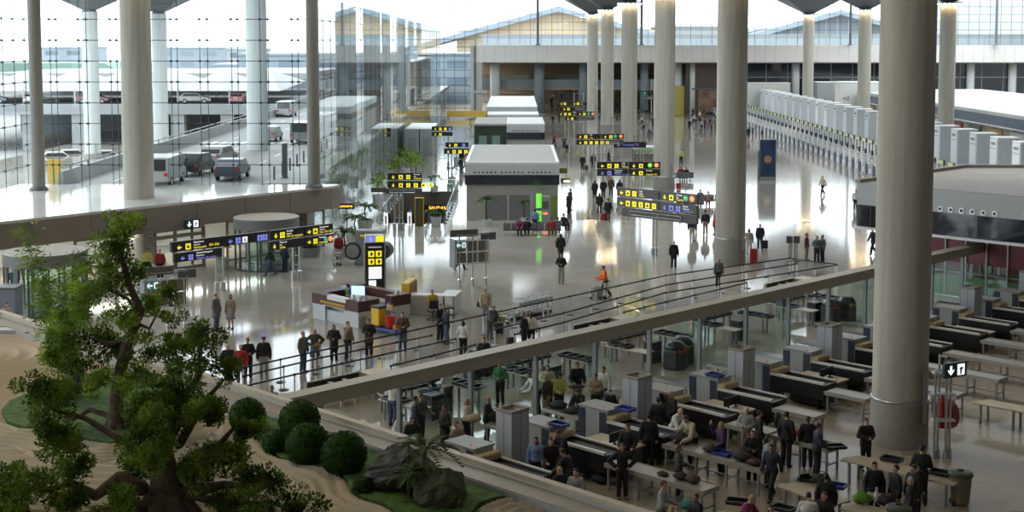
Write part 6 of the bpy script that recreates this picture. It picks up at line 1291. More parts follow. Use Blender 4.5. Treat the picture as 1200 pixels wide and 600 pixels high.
def proto(pose):
    if pose in PROTO: return PROTO[pose]
    lean, AL, AR, lg = POSES[pose]; legs = LEGS[lg]; dz = -.43 if lg == 2 else 0
    piv = Vector((0, 0, .93 + dz)); Mx = Matrix.Rotation(R(lean), 3, 'X')
    W = lambda p: Mx @ (Vector(p) + Vector((0, 0, dz)) - piv) + piv
    body, top, bot, coat = MB(), MB(), MB(), MB()
    def torso(b, e, arms=True):
        b.ell(W((0, .01, 1.00)), (.160 + e, .105 + e, .13 + e), 16, 9, 0, Mx); b.ell(W((0, .0, 1.15)), (.140 + e, .095 + e, .15 + e), 16, 9, 0, Mx); b.ell(W((0, .005, 1.31)), (.168 + e, .108 + e, .17 + e), 16, 9, 0, Mx)
        b.cap(W((-.155, .01, 1.415)), W((.155, .01, 1.415)), .058 + e, .058 + e)
        if arms:
            for s, A in ((1, AL), (-1, AR)): b.cap(W((.175 * s, .01, 1.415)), A[0], .052 + e, .040 + e); b.cap(A[0], Vector(A[0]) + (Vector(A[1]) - Vector(A[0])) * (.97 if e else 1), .040 + e, .027 + e * 1.2)
    torso(body, 0)
    # head, neck, face
    hc = W((0, -.012, 1.63)); body.cap(W((0, .012, 1.43)), W((0, .0, 1.56)), .058, .052)
    H = lambda p: Mx @ Vector(p) + hc
    body.ell(H((0, .008, .02)), (.074, .094, .102), 16, 10, 0, Mx); body.ell(H((0, -.030, -.045)), (.056, .060, .068), 14, 9, 0, Mx); body.cap(H((0, -.088, .012)), H((0, -.108, -.022)), .010, .014, 8); body.ell(H((0, -.078, -.088)), (.024, .016, .018), 8, 6)
    for s in (-1, 1): body.ell(H((.075 * s, .012, -.005)), (.012, .022, .034), 8, 6, 0, Mx); body.ell(H((.03 * s, -.078, .028)), (.022, .012, .008), 8, 5)
    body.ell(H((0, -.086, -.052)), (.022, .01, .009), 8, 5)
    for s, A in ((1, AL), (-1, AR)): hand(body, A[1], A[2], s)
    def leg(b, e):
        for s in legs:
            b.cap(s[0], s[1], .082 + e, .052 + e); b.cap(s[1], s[2], .052 + e, .034 + e * 1.3)
            k = Vector(s[1]); a = Vector(s[2]); c = k + (a - k) * .3 + Vector((0, .012, 0)); 
            b.cap(k, c, .048 + e, .052 + e); b.cap(c, a, .052 + e, .034 + e * 1.3)
        b.ell((0, .012, .95 + dz), (.155 + e, .108 + e, .12 + e), 16, 9)
        for s in legs: b.ell((s[0][0] * 1.0, .03, .90 + dz), (.085 + e, .095 + e, .10 + e), 12, 8)
    leg(body, 0)
    for s in legs: body.cap(s[2], s[3], .034, .028)
    torso(top, .034); leg(bot, .028)
    torso(coat, .04); 
    if lg != 2: coat.cap(W((0, .01, .98)), (0, .015, .68), .19, .215); coat.ell((0, .015, .62), (.215, .17, .08), 16, 8)
    skirt = MB()
    if lg == 0: skirt.lathe([(.02, .50), (.225, .50), (.215, .70), (.19, .95), (.17, 1.05), (.02, 1.06)], 20)
    P = {}
    P['body'] = remesh(body, .008, .22, 3, 'person'); P['top'] = remesh(top, .016, .5, 4, 'jacket'); P['bot'] = remesh(bot, .016, .5, 4, 'trousers'); P['coat'] = remesh(coat, .018, .5, 6, 'coat')
    if lg == 0: P['skirt'] = skirt.mesh('skirt', [], True)
    # face colours by place: eyes and brows dark, lips red
    em, lm = [H((.03 * s, -.09, .022)) for s in (-1, 1)], H((0, -.094, -.052)); m = P['body']
    for p in m.polygons:
        c = p.center
        if any((c - q).length < .017 for q in em): p.material_index = 1
        elif (c - lm).length < .016: p.material_index = 2
    P['shoe'] = []
    for s in legs:
        a, t_ = Vector(s[2]), Vector(s[3]); b = MB(); d = (t_ - a).normalized(); heel = a - Vector((0, 0, .05)) * 1 - Vector((d.x, d.y, 0)) * .03
        b.cap(a + Vector((0, 0, -.01)), heel, .045, .042); b.cap(heel, t_, .043, .036); b.v = [(x, y, max(0.0, z)) for x, y, z in b.v]; P['shoe'].append(remesh(b, .012, .6, 3, 'shoe'))
    P['head'] = (hc.copy(), Mx.to_euler()); PROTO[pose] = P; return P
HAIR = {}
def hair_mesh(kind):
    if kind in HAIR: return HAIR[kind]
    b = MB()
    if kind in ('short', 'long', 'bob', 'tail'):
        b.ell((0, .016, .032), (.081, .098, .102), 16, 10); b.v = [(x, y + (.05 if (y < -.03 and z < .045) else 0), max(z, -.045 if y > -.0 else .03)) for x, y, z in b.v]
    if kind == 'long': b.cap((0, .06, 0), (0, .085, -.22), .075, .05); b.cap((.06, .03, .0), (.065, .02, -.16), .03, .025); b.cap((-.06, .03, .0), (-.065, .02, -.16), .03, .025)
    if kind == 'bob': b.cap((0, .05, -.01), (0, .055, -.09), .078, .06); b.cap((.06, .02, .0), (.062, .005, -.08), .03, .026); b.cap((-.06, .02, .0), (-.062, .005, -.08), .03, .026)
    if kind == 'tail': b.cap((0, .10, .03), (0, .14, -.12), .028, .016)
    if kind == 'fringe': b.ell((0, .06, -.01), (.078, .05, .05), 14, 8)   # hair left round a bald crown
    if kind == 'cap': b.ell((0, .01, .055), (.088, .105, .06), 16, 8); b.ell((0, -.10, .045), (.065, .05, .012), 12, 6); b.lathe([(.02, .09), (.11, .09), (.10, .11), (.02, .12)], 16)
    HAIR[kind] = remesh(b, .011, .7, 3, 'hair'); return HAIR[kind]
HC_ = dict(k=(.012, .010, .009), d=(.035, .022, .014), b=(.09, .05, .025), y=(.36, .24, .10), g=(.34, .33, .31), r=(.16, .07, .03))
CC = dict(k=(.011, .011, .013), n=(.018, .024, .045), g=(.12, .12, .12), G=(.28, .28, .28), w=(.62, .62, .61), c=(.46, .41, .30), t=(.28, .22, .15), b=(.085, .055, .035), o=(.85, .17, .02), r=(.32, .02, .03), m=(.20, .025, .10), p=(.06, .02, .09), l=(.07, .10, .035), j=(.06, .09, .16), u=(.16, .25, .48), y=(.50, .52, .14), e=(.03, .15, .06), a=(.10, .13, .14), v=(.055, .055, .04))
SKIN = [mat('skin %d' % i, c, .55) for i, c in enumerate(((.46, .27, .19), (.52, .32, .23), (.38, .21, .14)))]
eyem = mat('eye dark', (.03, .02, .015), .4); lipm = mat('lip', (.33, .12, .10), .5); shoem = K((.015, .013, .012), .5); whites = K((.55, .55, .54), .5)
def kid(par, name, me, m, loc=None, rot=None):
    if not len(me.materials): me.materials.append(m)
    o = bpy.data.objects.new(name, me); col.objects.link(o); o.parent = par
    o.material_slots[0].link = 'OBJECT'; o.material_slots[0].material = m
    if loc is not None: o.location = loc; o.rotation_euler = rot
    return o
pc = [0]
CROWD = []
def settle(p, pose, r=.25):
    x, y = p[0], p[1]
    for _ in range(12):
        moved = False
        for ox, oy, hx, hy, rz in OBS:
            ca, sa = math.cos(rz), math.sin(rz); dx, dy = x - ox, y - oy; lx, ly = dx * ca + dy * sa, -dx * sa + dy * ca
            ex, ey = hx + r - abs(lx), hy + r - abs(ly)
            if ex > 0 and ey > 0:
                if ex < ey: lx += math.copysign(ex + .005, lx)
                else: ly += math.copysign(ey + .005, ly)
                x, y = ox + lx * ca - ly * sa, oy + lx * sa + ly * ca; moved = True
        for qx, qy in CROWD:
            d = math.hypot(x - qx, y - qy)
            if d < .5:
                if d < 1e-3: x += .5
                else: x, y = qx + (x - qx) * .51 / d, qy + (y - qy) * .51 / d
                moved = True
        if not moved: break
    CROWD.append((x, y)); return Vector((x, y, p[2]))
def person(pos, pose, head, hair, top, bot, label, h=1.75, kindtop='jacket', group=None, shoe=None):
    P = proto(pose); me = P['body']
    if pose != 'sit': pos = settle(pos, pose)
    if not len(me.materials):
        for m in (SKIN[0], eyem, lipm): me.materials.append(m)
    o = bpy.data.objects.new('person', me); col.objects.link(o); pc[0] += 1
    o.material_slots[0].link = 'OBJECT'; o.material_slots[0].material = SKIN[pc[0] * 7 % 3]
    o.location = pos; o.rotation_euler = (0, 0, R(head)); s = h / 1.755; o.scale = (s, s, s)
    tag(o, label, 'person', group)
    kt = kindtop if kindtop in ('coat',) else 'top'
    kid(o, kindtop, P['coat' if kt == 'coat' else 'top'], K(CC[top] if isinstance(top, str) else top))
    if bot[0] == 's': kid(o, 'skirt', P['skirt'], K(CC[bot[1]]))
    else: kid(o, 'trousers', P['bot'], K(CC[bot]))
    for q in P['shoe']: kid(o, 'shoe', q, shoe or shoem)
    if hair:
        k, c = hair; kid(o, 'cap' if k == 'cap' else 'hair', hair_mesh(k), K(HC_[c] if c in HC_ else CC[c], .6), P['head'][0], P['head'][1])
    return o
S, L_, B_, T_, F_, C_ = 'short', 'long', 'bob', 'tail', 'fringe', 'cap'
def ft(x, y): return at(x, y, 0)
def hd(x, y, h=1.62): p = at(x, y, h); return Vector((p.x, p.y, 0))
# (place, pose, heading: 0 faces the viewer, 90 faces right, 180 away, -90 left; hair; top; bottom; label; height; garment)
PEOPLE = [
 (ft(254, 386), 'stand', 70, (S, 'd'), 'g', 'j', 'man in a grey coat and jeans facing a woman, left of the maroon counter', 1.76, 'coat'), (ft(270.5, 385), 'stand', -25, (L_, 'd'), 't', 'sG', 'woman in a tan jacket, light skirt and dark tights left of the maroon counter', 1.68),
 (hd(267, 406), 'stand', 20, (F_, 'g'), 'k', 'k', 'bald man in a dark jacket half behind the small branch, left end of the queue', 1.74), (hd(277, 406), 'stand', 10, (S, 'y'), 'r', 'g', 'blond person in an orange-red jumper half behind the small branch', 1.7, 'jumper'),
 (ft(291, 445), 'fold', 30, (S, 'd'), 'k', 'k', 'man all in black with folded hands at the left end of the queue', 1.76, 'shirt'), (ft(309.5, 444), 'stand', 15, (C_, 'k'), 'k', 'G', 'man in a black jumper and dark cap at the left end of the queue', 1.78, 'jumper'),
 (ft(355.5, 436), 'stand', 55, (S, 'r'), 'g', 'j', 'man in a grey jacket and jeans waiting at the ropes beside a woman in olive', 1.74), (ft(369, 430), 'hips', 20, (B_, 'y'), 'v', 'sj', 'blond woman in an olive cardigan and denim skirt at the ropes', 1.66, 'cardigan'),
 (ft(391.5, 425), 'fold', 0, (L_, 'd'), 'k', 'k', 'long-haired woman in a black coat checking her hands at the ropes', 1.68, 'coat'), (ft(408, 423), 'phone', 60, (S, 'r'), 't', 'n', 'man in a beige jacket with an arm raised at the ropes', 1.76),
 (ft(432.5, 418), 'fold', 0, (S, 'd'), 'k', 'k', 'woman in a long dark coat with a brown handbag in front of the yellow sack', 1.7, 'coat'), (ft(472, 412), 'fold', 10, (S, 'd'), 'b', 'j', 'man in a brown shirt and blue jeans standing alone behind the ropes', 1.8, 'shirt'),
 (ft(516, 400), 'hold', 40, (S, 'b'), 'k', 'k', 'man in black facing a woman in a dark cap at the rope gap', 1.78), (ft(528, 401), 'hold', -60, (C_, 'k'), 'n', 'j', 'person in a dark cap and jeans facing the man in black at the rope gap', 1.72),
 (ft(543, 420), 'fold', 170, (B_, 'k'), 'w', 'k', 'woman with black hair in a white jumper seen from behind by the ropes', 1.68, 'jumper'), (hd(567, 399), 'hold', 0, (S, 'b'), 'k', 'k', 'man in a dark suit and tie holding papers just behind the beige beam', 1.78, 'suit_jacket'),
 (hd(569, 341), 'stand', 20, (F_, 'g'), 'c', 'G', 'bald man in a beige jacket with a black bag behind the rope gap', 1.8), (ft(574, 397), 'reach', 40, (S, 'r'), 'a', 'a', 'traveller in grey-green bending over dark cases at the rope gap', 1.7),
 (ft(614, 411), 'fold', 60, (B_, 'd'), 'n', 'k', 'dark-haired woman in navy talking by the beam, left of a woman in white', 1.72), (ft(630, 409), 'stand', 170, (L_, 'b'), 'w', 'k', 'woman in white with brown hair seen from behind, by the beam', 1.7, 'jumper'), (hd(624, 394, 1.5), 'stand', 0, (S, 'd'), 'w', 'k', 'shorter person in a white shirt just behind the beam', 1.62, 'shirt'),
 (ft(657.5, 332), 'fold', 0, (S, 'd'), 'k', 'G', 'man in a dark jacket and grey jeans strolling towards the viewer in mid hall', 1.74), (ft(657, 305), 'walk', 170, (L_, 'k'), 'k', 'k', 'woman in black with a pale bag walking away from the viewer', 1.7, 'coat'),
 (ft(709, 349), 'push', -80, (S, 'k'), 'o', 'k', 'man in a bright orange jacket pushing a trolley', 1.78), (ft(789.5, 315), 'stand', 10, (F_, 'b'), 'k', 'k', 'man in black walking alone left of the second centre column', 1.74),
 (ft(842, 337), 'stand', 0, (B_, 'g'), 'g', 'k', 'grey-haired woman in a grey jacket between the ropes by the second centre column', 1.66), (ft(811, 283), 'stand', 175, (S, 'b'), 'n', 'c', 'man in a navy jacket and beige trousers behind the largest sign', 1.76), (ft(814, 271), 'stand', 185, (S, 'k'), 'e', 'k', 'man in a green jacket left of the second centre column', 1.78),
 (ft(826.5, 275), 'stand', 180, (S, 'k'), 'n', 't', 'man in a navy jumper and tan trousers left of the second centre column', 1.76), (ft(838, 275), 'stand', -90, (S, 'd'), 'r', 'k', 'person in a red coat half hidden by the second centre column', 1.76, 'coat'),
 (ft(877.5, 298), 'stand', 170, (B_, 'b'), 'c', 'w', 'woman in a fur-trimmed jacket and white trousers right of the second centre column', 1.68), (ft(890.5, 293), 'walk', 175, (S, 'g'), 'n', 'n', 'man in navy with a holdall walking away right of the second centre column', 1.76),
 (ft(945, 305), 'stand', 60, (S, 'd'), 'm', 't', 'person in a purple jumper beside two others at the end of the ropes', 1.74), (ft(957, 308), 'fold', 0, (B_, 'd'), 'a', 'k', 'person in dark green between two others at the end of the ropes', 1.7), (ft(963.5, 307), 'stand', -70, (S, 'd'), 'g', 'k', 'man in grey, right of the trio at the end of the ropes', 1.74),
 (ft(964, 229), 'walk', -60, (S, 'k'), 'c', 'k', 'man in a beige jacket striding alone across the open hall', 1.76), (ft(1002.5, 247), 'stand', 0, (S, 'b'), 'w', 'k', 'man in a white shirt with a black bag near the long check-in row', 1.74, 'shirt'), (ft(1023, 299), 'walk', -60, (S, 'k'), 'k', 'k', 'man in dark clothes walking under the overhanging box', 1.78),
 (ft(697, 234), 'walk', 180, (L_, 'k'), 'k', 'k', 'woman in a dark coat, left of the group walking away in mid hall', 1.68, 'coat'), (ft(707, 233), 'walk', 175, (S, 'd'), 'k', 'k', 'man in black, second in the group walking away in mid hall', 1.76), (ft(716, 230), 'stand', 160, (S, 'r'), 'b', 'v', 'man in a brown jacket in the group under the wide sign', 1.78), (ft(726, 233), 'stand', 180, (L_, 'k'), 'k', 'k', 'long-haired woman in black at the right of the group under the wide sign', 1.7),
 (ft(702.5, 251), 'walk', 178, (L_, 'k'), 'k', 'n', 'dark-haired woman beside the man with the small red suitcase', 1.7), (ft(712.5, 260), 'walk', 178, (S, 'k'), 'k', 'k', 'man in black pulling a small red suitcase', 1.8),
 (ft(682.5, 200), 'walk', 0, (L_, 'd'), 'k', 'k', 'woman in black with a dark red trolley case, left of a couple far ahead', 1.68, 'coat'), (ft(695, 199), 'stand', 180, (S, 'k'), 'k', 'n', 'man in black walking beside the woman with the dark red case', 1.78), (ft(713, 194), 'walk', 90, (S, 'k'), 'k', 'k', 'man in black left of the third centre column, at the kiosk side', 1.78), (ft(649, 172), 'push', 60, (S, 'd'), 'r', 'k', 'person in a red jacket pushing a trolley beside the second service island', 1.74), (ft(661, 175), 'walk', 10, (S, 'k'), 'g', 'k', 'far traveller in grey pulling a black case beside the second island', 1.76),
 (ft(666.5, 251), 'stand', 120, (S, 'd'), 'b', 'k', 'person in a brown jacket at the right corner of the nearest service island', 1.74, 'coat'), (ft(668.5, 246), 'stand', 100, (S, 'k'), 'k', 'k', 'person in black behind the brown jacket at the island corner', 1.76),
 (ft(627, 271), 'stand', 160, (B_, 'd'), 'u', 'k', 'woman in a light blue shirt beside the green tube', 1.66, 'shirt'), (ft(609, 276), 'sit', 0, (L_, 'd'), 'm', 'k', 'long-haired woman sitting on the left grey seats before the nearest island', 1.7), (ft(617.5, 276), 'sit', 180, (S, 'k'), 'k', 'k', 'person bent low on the left grey seats, only dark hair showing', 1.7),
 (ft(646, 276), 'sit', 180, (S, 'd'), 'r', 'l', 'person in red sitting on the right grey seats', 1.7), (ft(653.5, 275), 'sit', 180, (S, 'k'), 'a', 'k', 'person in grey-green sitting on the right grey seats', 1.7), (ft(661, 271), 'sit', 150, (S, 'k'), 'k', 'k', 'person in black sitting at the right end of the grey seats', 1.74),
 (ft(798, 193), 'stand', 0, (S, 'k'), 'y', 'k', 'guard in a yellow vest standing beyond the third centre column', 1.76, 'vest'), (ft(797.5, 210), 'sit', 0, (S, 'b'), 'r', 'k', 'person in a red top sitting in the seats beyond the third centre column', 1.72), (ft(804, 211), 'sit', 180, (S, 'k'), 'k', 'k', 'person in black at the right of the seats beyond the third column', 1.72),
 (ft(805, 245), 'sit', 180, (S, 'k'), 'k', 'k', 'person in black, rightmost on the seats next to the largest sign', 1.74), (ft(797, 246), 'sit', 180, (S, 'k'), 'b', 'k', 'person in brown, half hidden by the right end of the largest sign', 1.7), (ft(820.5, 240), 'sit', 180, (S, 'k'), 'g', 'k', 'person in dark grey on the seats left of the second centre column', 1.74), (ft(830, 242), 'sit', 180, (S, 'd'), 't', 'r', 'person in tan and red on the seats left of the second centre column', 1.72),
 (ft(17, 352), 'fold', 20, (S, 'k'), 'k', 'k', 'guard in dark uniform by the left revolving door', 1.78), (hd(8, 356), 'fold', 40, (L_, 'd'), 'c', 'g', 'long-haired woman in pale pink behind the parapet at the left edge', 1.68), (ft(25, 330), 'stand', 10, (S, 'k'), 'g', 'k', 'traveller in grey inside the left revolving door', 1.74), (ft(317, 323), 'walk', -70, (S, 'd'), 'k', 'j', 'man in jeans, head hidden behind the long left sign', 1.78), (ft(334, 319), 'stand', 150, (S, 'k'), 'n', 'n', 'man in navy behind the long left sign', 1.76),
 (ft(397, 305), 'stand', 10, (L_, 'k'), 'r', 'k', 'woman in red and white at a trolley by the tip of the upper floor', 1.68), (ft(173, 325), 'stand', 0, (S, 'k'), 'y', 'k', 'worker in a yellow vest beyond the bright tree', 1.74, 'vest'), (ft(188, 327), 'stand', 20, (S, 'd'), 'r', 'k', 'traveller in a red jacket beyond the tubular board at the left', 1.76), (ft(539, 317), 'walk', 90, (S, 'd'), 'k', 'k', 'man walking behind the tubular information board, mostly hidden', 1.76),
 (off(-2.75, 1.55, 0), 'stand', 120, (S, 'k'), 'e', 'k', 'attendant in green behind the maroon counter', 1.66, 'shirt'), (off(-2.1, .95, 0), 'sit', -45, (B_, 'y'), 'w', 'k', 'blond attendant in white sitting at the maroon counter', 1.7, 'shirt'), (hd(507, 342, 1.2), 'sit', 20, (S, 'k'), (.5, .3, .02), 'k', 'attendant in a yellow shirt sitting at the yellow-ended desk', 1.72, 'shirt'),
 # search area
 (ft(468, 497), 'fold', 150, (S, 'G'), 'w', 'j', 'person in a white shirt and jeans at the nearest tray table', 1.74, 'shirt'), (hd(470, 490, 1.1), 'sit', -30, (S, 'g'), 'w', 'G', 'grey-haired person in white low behind the parapet, left of the first partition post', 1.7, 'shirt'), (hd(487, 470), 'stand', 100, (S, 'd'), 'n', 'n', 'big man in navy leaning at the nearest tray table', 1.8), (hd(493, 465), 'hold', 60, (S, 'd'), 'g', 'k', 'man in a grey jumper behind the first partition post', 1.74, 'jumper'),
 (ft(525, 483), 'hold', -130, (S, 'd'), 'w', 'k', 'man in a white shirt and black trousers at the nearest tray tables', 1.82, 'shirt'), (hd(505, 429, 1.5), 'reach', 0, (S, 'k'), 'n', 'k', 'man in a dark suit bending behind the beam near the parapet', 1.76, 'suit_jacket'), (hd(521, 480), 'fold', -50, (S, 'd'), 'k', 'k', 'heavy man in a black suit with head bowed at the partition', 1.78, 'suit_jacket'), (hd(498, 495), 'stand', 20, (B_, 'k'), 'k', 'k', 'woman in black with a yellow-green scarf just behind the parapet', 1.68), (hd(522, 503, 1.5), 'fold', 40, (B_, 'd'), 't', 'k', 'person in a brown fur collar just behind the parapet by the palm', 1.66),
 (ft(547, 523), 'hold', 70, (L_, 'y'), 'w', 'k', 'blond woman in a white cardigan carrying a beige coat', 1.7, 'cardigan'), (ft(571, 520), 'hold', 80, (S, 'y'), 'k', 'k', 'blond woman all in black with a black bag at the partition', 1.68), (ft(586, 475), 'fold', -20, (S, 'd'), 'e', 'k', 'person in a green jacket beyond the glass under the beam', 1.72), (ft(630, 486), 'reach', -70, (S, 'd'), 'w', 'k', 'person in white and teal bending behind the second visible partition post', 1.74), (hd(642, 431), 'fold', 0, (S, 'r'), 'c', 'k', 'man in cream behind the blond woman at the partition', 1.74, 'shirt'),
 (ft(641, 492), 'stand', 60, (B_, 'y'), 'v', 't', 'blond woman in a dark vest over white sleeves by the partition post', 1.7, 'vest'), (hd(653, 440), 'hold', 30, (C_, 'k'), 'y', 'k', 'person in a yellow-green top and dark cap at the intake table', 1.74), (ft(676, 480), 'hold', 10, (S, 'r'), 'k', 'G', 'large man in black carrying a tray towards the scanners', 1.86), (hd(669, 464, 1.4), 'reach', -30, (S, 'd'), 'k', 'k', 'person in black bending over the intake rollers', 1.7), (ft(698, 490), 'fold', -20, (S, 'k'), 't', 'k', 'dark-haired person in a beige top in front of the glass fin', 1.68, 'shirt'), (ft(708, 483), 'stand', -30, (S, 'k'), 'w', 'j', 'man in a white T-shirt with a dark print in front of the glass fin', 1.74, 'shirt'), (hd(716, 460, 1.2), 'stand', 10, (S, 'd'), 'k', 'k', 'dark-haired child in black beside the third scanner', 1.3),
 (hd(628, 514), 'stand', -20, (L_, 'k'), 'u', 'k', 'woman with black hair in a light blue shirt by the nearest metal detector', 1.68, 'shirt'), (hd(645, 518), 'hold', 20, (S, 'd'), 'k', 'k', 'man in an open black jacket over a red shirt near the parapet', 1.78), (hd(664, 505), 'reach', -60, (S, 'd'), 'k', 'k', 'guard in black working at the exit of the second scanner', 1.78, 'uniform_shirt'), (hd(670, 538, 1.4), 'reach', -120, (S, 'k'), 'k', 'k', 'guard in black bending beside the parapet', 1.76, 'uniform_shirt'), (hd(656, 553, 1.5), 'fold', 40, (B_, 'y'), 'k', 'k', 'blond woman in black just behind the parapet', 1.66), (hd(670, 555, 1.5), 'fold', -20, (S, 'k'), 'G', 'k', 'person in grey sleeves and a black vest just behind the parapet', 1.66, 'vest'),
 (ft(737, 582), 'hips', 0, (B_, 'd'), 'k', 'k', 'woman in a black jacket with a gold emblem and hands on hips', 1.74), (hd(736, 502), 'hold', -20, (S, 'd'), 'k', 'k', 'guard in black standing at the first operator desk', 1.78, 'uniform_shirt'), (ft(763, 546), 'stand', 180, (S, 'k'), 'k', 'k', 'guard in black seen from behind between two scanner belts', 1.8, 'uniform_shirt'), (ft(771, 524), 'stand', 170, (S, 'k'), 'k', 'k', 'man in a black jumper seen from behind beside the third scanner belt', 1.76, 'jumper'), (hd(787, 464), 'raise', -60, (F_, 'g'), 'k', 'k', 'bald man in a black suit raising a hand by the metal detector', 1.82, 'suit_jacket'), (hd(788, 479), 'reach', 50, (F_, 'g'), 'w', 'k', 'bald man in a white shirt and black tie at the scanner belt', 1.78, 'shirt'),
 (ft(807, 548), 'reach', -50, (S, 'k'), 'c', 'k', 'man in a cream jumper searching a black bag on the steel table', 1.86, 'jumper'), (ft(843, 556), 'raise', -70, (B_, 'y'), 'p', 'k', 'blond woman in purple holding up one hand at the steel table', 1.72), (hd(875, 482), 'fold', -20, (S, 'w'), 'G', 't', 'white-haired man in a pale shirt behind the steel table', 1.76, 'shirt'), (ft(880, 566), 'fold', 0, (B_, 'd'), 'k', 'k', 'dark-haired woman in black clasping her hands behind the steel table', 1.7), (ft(889, 542), 'stand', 100, (S, 'k'), 'k', 'k', 'man in black beside the white-haired man', 1.76), (ft(895, 572), 'stand', 90, (L_, 'k'), 'G', 'k', 'long-haired woman in a grey and white top at the end of the steel table', 1.66), (ft(904, 586), 'walk', -40, (S, 'k'), 'n', 'k', 'man in a dark plaid shirt stepping past the steel table end', 1.76, 'shirt'),
 (ft(785, 588), 'fold', 90, (L_, 'b'), 'v', 'k', 'woman in dark brown with her hair down at the front steel table', 1.68), (hd(776, 569), 'hold', 70, (S, 'b'), 'G', 'g', 'man in a light grey jumper at the bottom edge', 1.78, 'jumper'), (hd(787, 596, 1.6), 'stand', 170, (L_, 'y'), 'c', 'k', 'blond long-haired woman at the bottom edge in front of the grey jumper', 1.68), (hd(817, 581), 'hold', -60, (S, 'b'), 'k', 'k', 'woman in black with a white collar and teal bundle at the bottom edge', 1.7), (hd(880, 577), 'reach', 60, (S, 'y'), 'm', 'k', 'person in a magenta coat at the bottom edge', 1.76, 'coat'), (hd(893, 596, 1.55), 'sit', 60, (L_, 'k'), 'k', 'k', 'dark-haired woman low at the bottom edge right of the magenta coat', 1.66), (hd(904, 597, 1.5), 'stand', 0, (L_, 'd'), 'b', 'k', 'dark-haired person with only the head showing at the bottom edge', 1.64),
 (ft(921, 547), 'stand', 140, (S, 'd'), 'k', 'k', 'man in black with a backpack at the low steel table', 1.86), (ft(946, 548), 'stand', 175, (T_, 'd'), 'k', 'k', 'woman in black with a ponytail seen from behind at the low steel table', 1.72), (ft(957, 562), 'hold', 90, (S, 'k'), 'n', 'k', 'man in a dark striped jumper holding out a black tray', 1.84, 'jumper'), (ft(1014, 551), 'fold', 10, (S, 'd'), 'k', 'k', 'guard in black with white gloves beside the big foreground column', 1.74, 'uniform_shirt'), (hd(1025, 548), 'stand', 0, (S, 'k'), 'k', 'k', 'guard in black facing the viewer behind the white bottles', 1.8, 'uniform_shirt'), (hd(1050, 551), 'stand', -80, (S, 'k'), 'k', 'k', 'guard in profile left of the grey-haired woman', 1.78, 'uniform_shirt'), (hd(1056.5, 551), 'stand', -60, (S, 'k'), 'k', 'n', 'second guard standing close behind the one in profile', 1.78, 'uniform_shirt'),
 (hd(1067, 561), 'stand', -100, (B_, 'g'), 'k', 'k', 'grey-haired woman in a black coat beside the guards', 1.68, 'coat'), (ft(1084, 589), 'hold', 165, (S, 'k'), 'k', 'k', 'tall man in black seen from behind at the beige search table', 1.84), (hd(1074, 545), 'stand', 20, (B_, 'k'), 'k', 'k', 'dark-haired woman in black beside the tall man at the beige table', 1.66), (hd(998, 559), 'stand', 165, (S, 'k'), 'k', 'k', 'person in a long dark coat at the table with the green bag', 1.76, 'coat'), (hd(944, 583), 'reach', 165, (S, 'k'), 'w', 'k', 'man in a white shirt seen from behind at the bottom edge', 1.76, 'shirt'), (hd(966, 580), 'fold', -40, (L_, 'r'), 'k', 'k', 'long-haired guard in black beside the man in the white shirt', 1.7, 'uniform_shirt'),
 (hd(357.5 - 39, 457, 1.5), 'fold', 0, (S, 'd'), 'G', 'k', 'person whose head shows above the parapet below the queue', 1.66),
]
for r in PEOPLE:
    person(r[0], r[1], r[2] + rng.uniform(-4, 4), r[3], r[4], r[5], r[6], r[7], r[8] if len(r) > 8 else 'jacket')
# distant crowds, too small in the photograph to tell apart
GC = ['k', 'n', 'g', 'k', 'b', 'c', 'r', 'k', 'G', 'a', 'k', 'n']
def crowd(pts, label, group):
    for i, (x, y) in enumerate(pts): person(ft(x, y), ('stand', 'walk', 'fold')[i % 3], rng.uniform(-180, 180), ((S, 'k'), (L_, 'd'), (S, 'b'), (S, 'd'))[i % 4], GC[(i * 5) % 12], ('k', 'n', 'g', 'j')[i % 4], label, rng.uniform(1.62, 1.82), 'jacket', group)
crowd([(808, 153), (813, 146), (816, 150), (820, 148), (822, 154), (826, 151), (829, 154), (832, 150), (834, 155), (838, 152), (840, 146), (807, 138), (812, 137), (820, 141), (825, 138), (833, 141), (837, 139)], 'distant traveller in the crowd before the dark brown shop front', 'distant crowd before the brown shop front')
crowd([(646, 123), (648, 118), (652, 114), (647, 131), (655, 128), (658, 117), (663, 113), (668, 112), (673, 115), (678, 112), (657, 122), (648, 147), (655, 143), (686, 118), (690, 113), (697, 117)], 'distant traveller in the lit passage beyond the service islands', 'distant crowd in the passage')
crowd([(749, 140), (752, 147), (757, 139), (754, 158), (761, 159), (765, 150), (706, 134), (723, 132), (764, 138)], 'distant traveller between the far columns of the centre row', 'distant travellers between the centre columns')
crowd([(541, 195), (545, 199), (549, 193), (540, 203), (551, 189)], 'distant traveller in the passage left of the nearest service island', 'distant travellers left of the islands')
crowd([(877, 163), (882, 158), (893, 165)], 'distant traveller at the far end of the check-in row', 'distant travellers at the check-in row')
person(at(212, 206, 4.0), 'fold', 90, (S, 'k'), 'k', 'k', 'person standing behind the black car on the road outside', 1.74); person(at(218, 208, 4.0), 'hold', -60, (S, 'k'), 'n', 'n', 'person at the open back of the black car outside', 1.74)
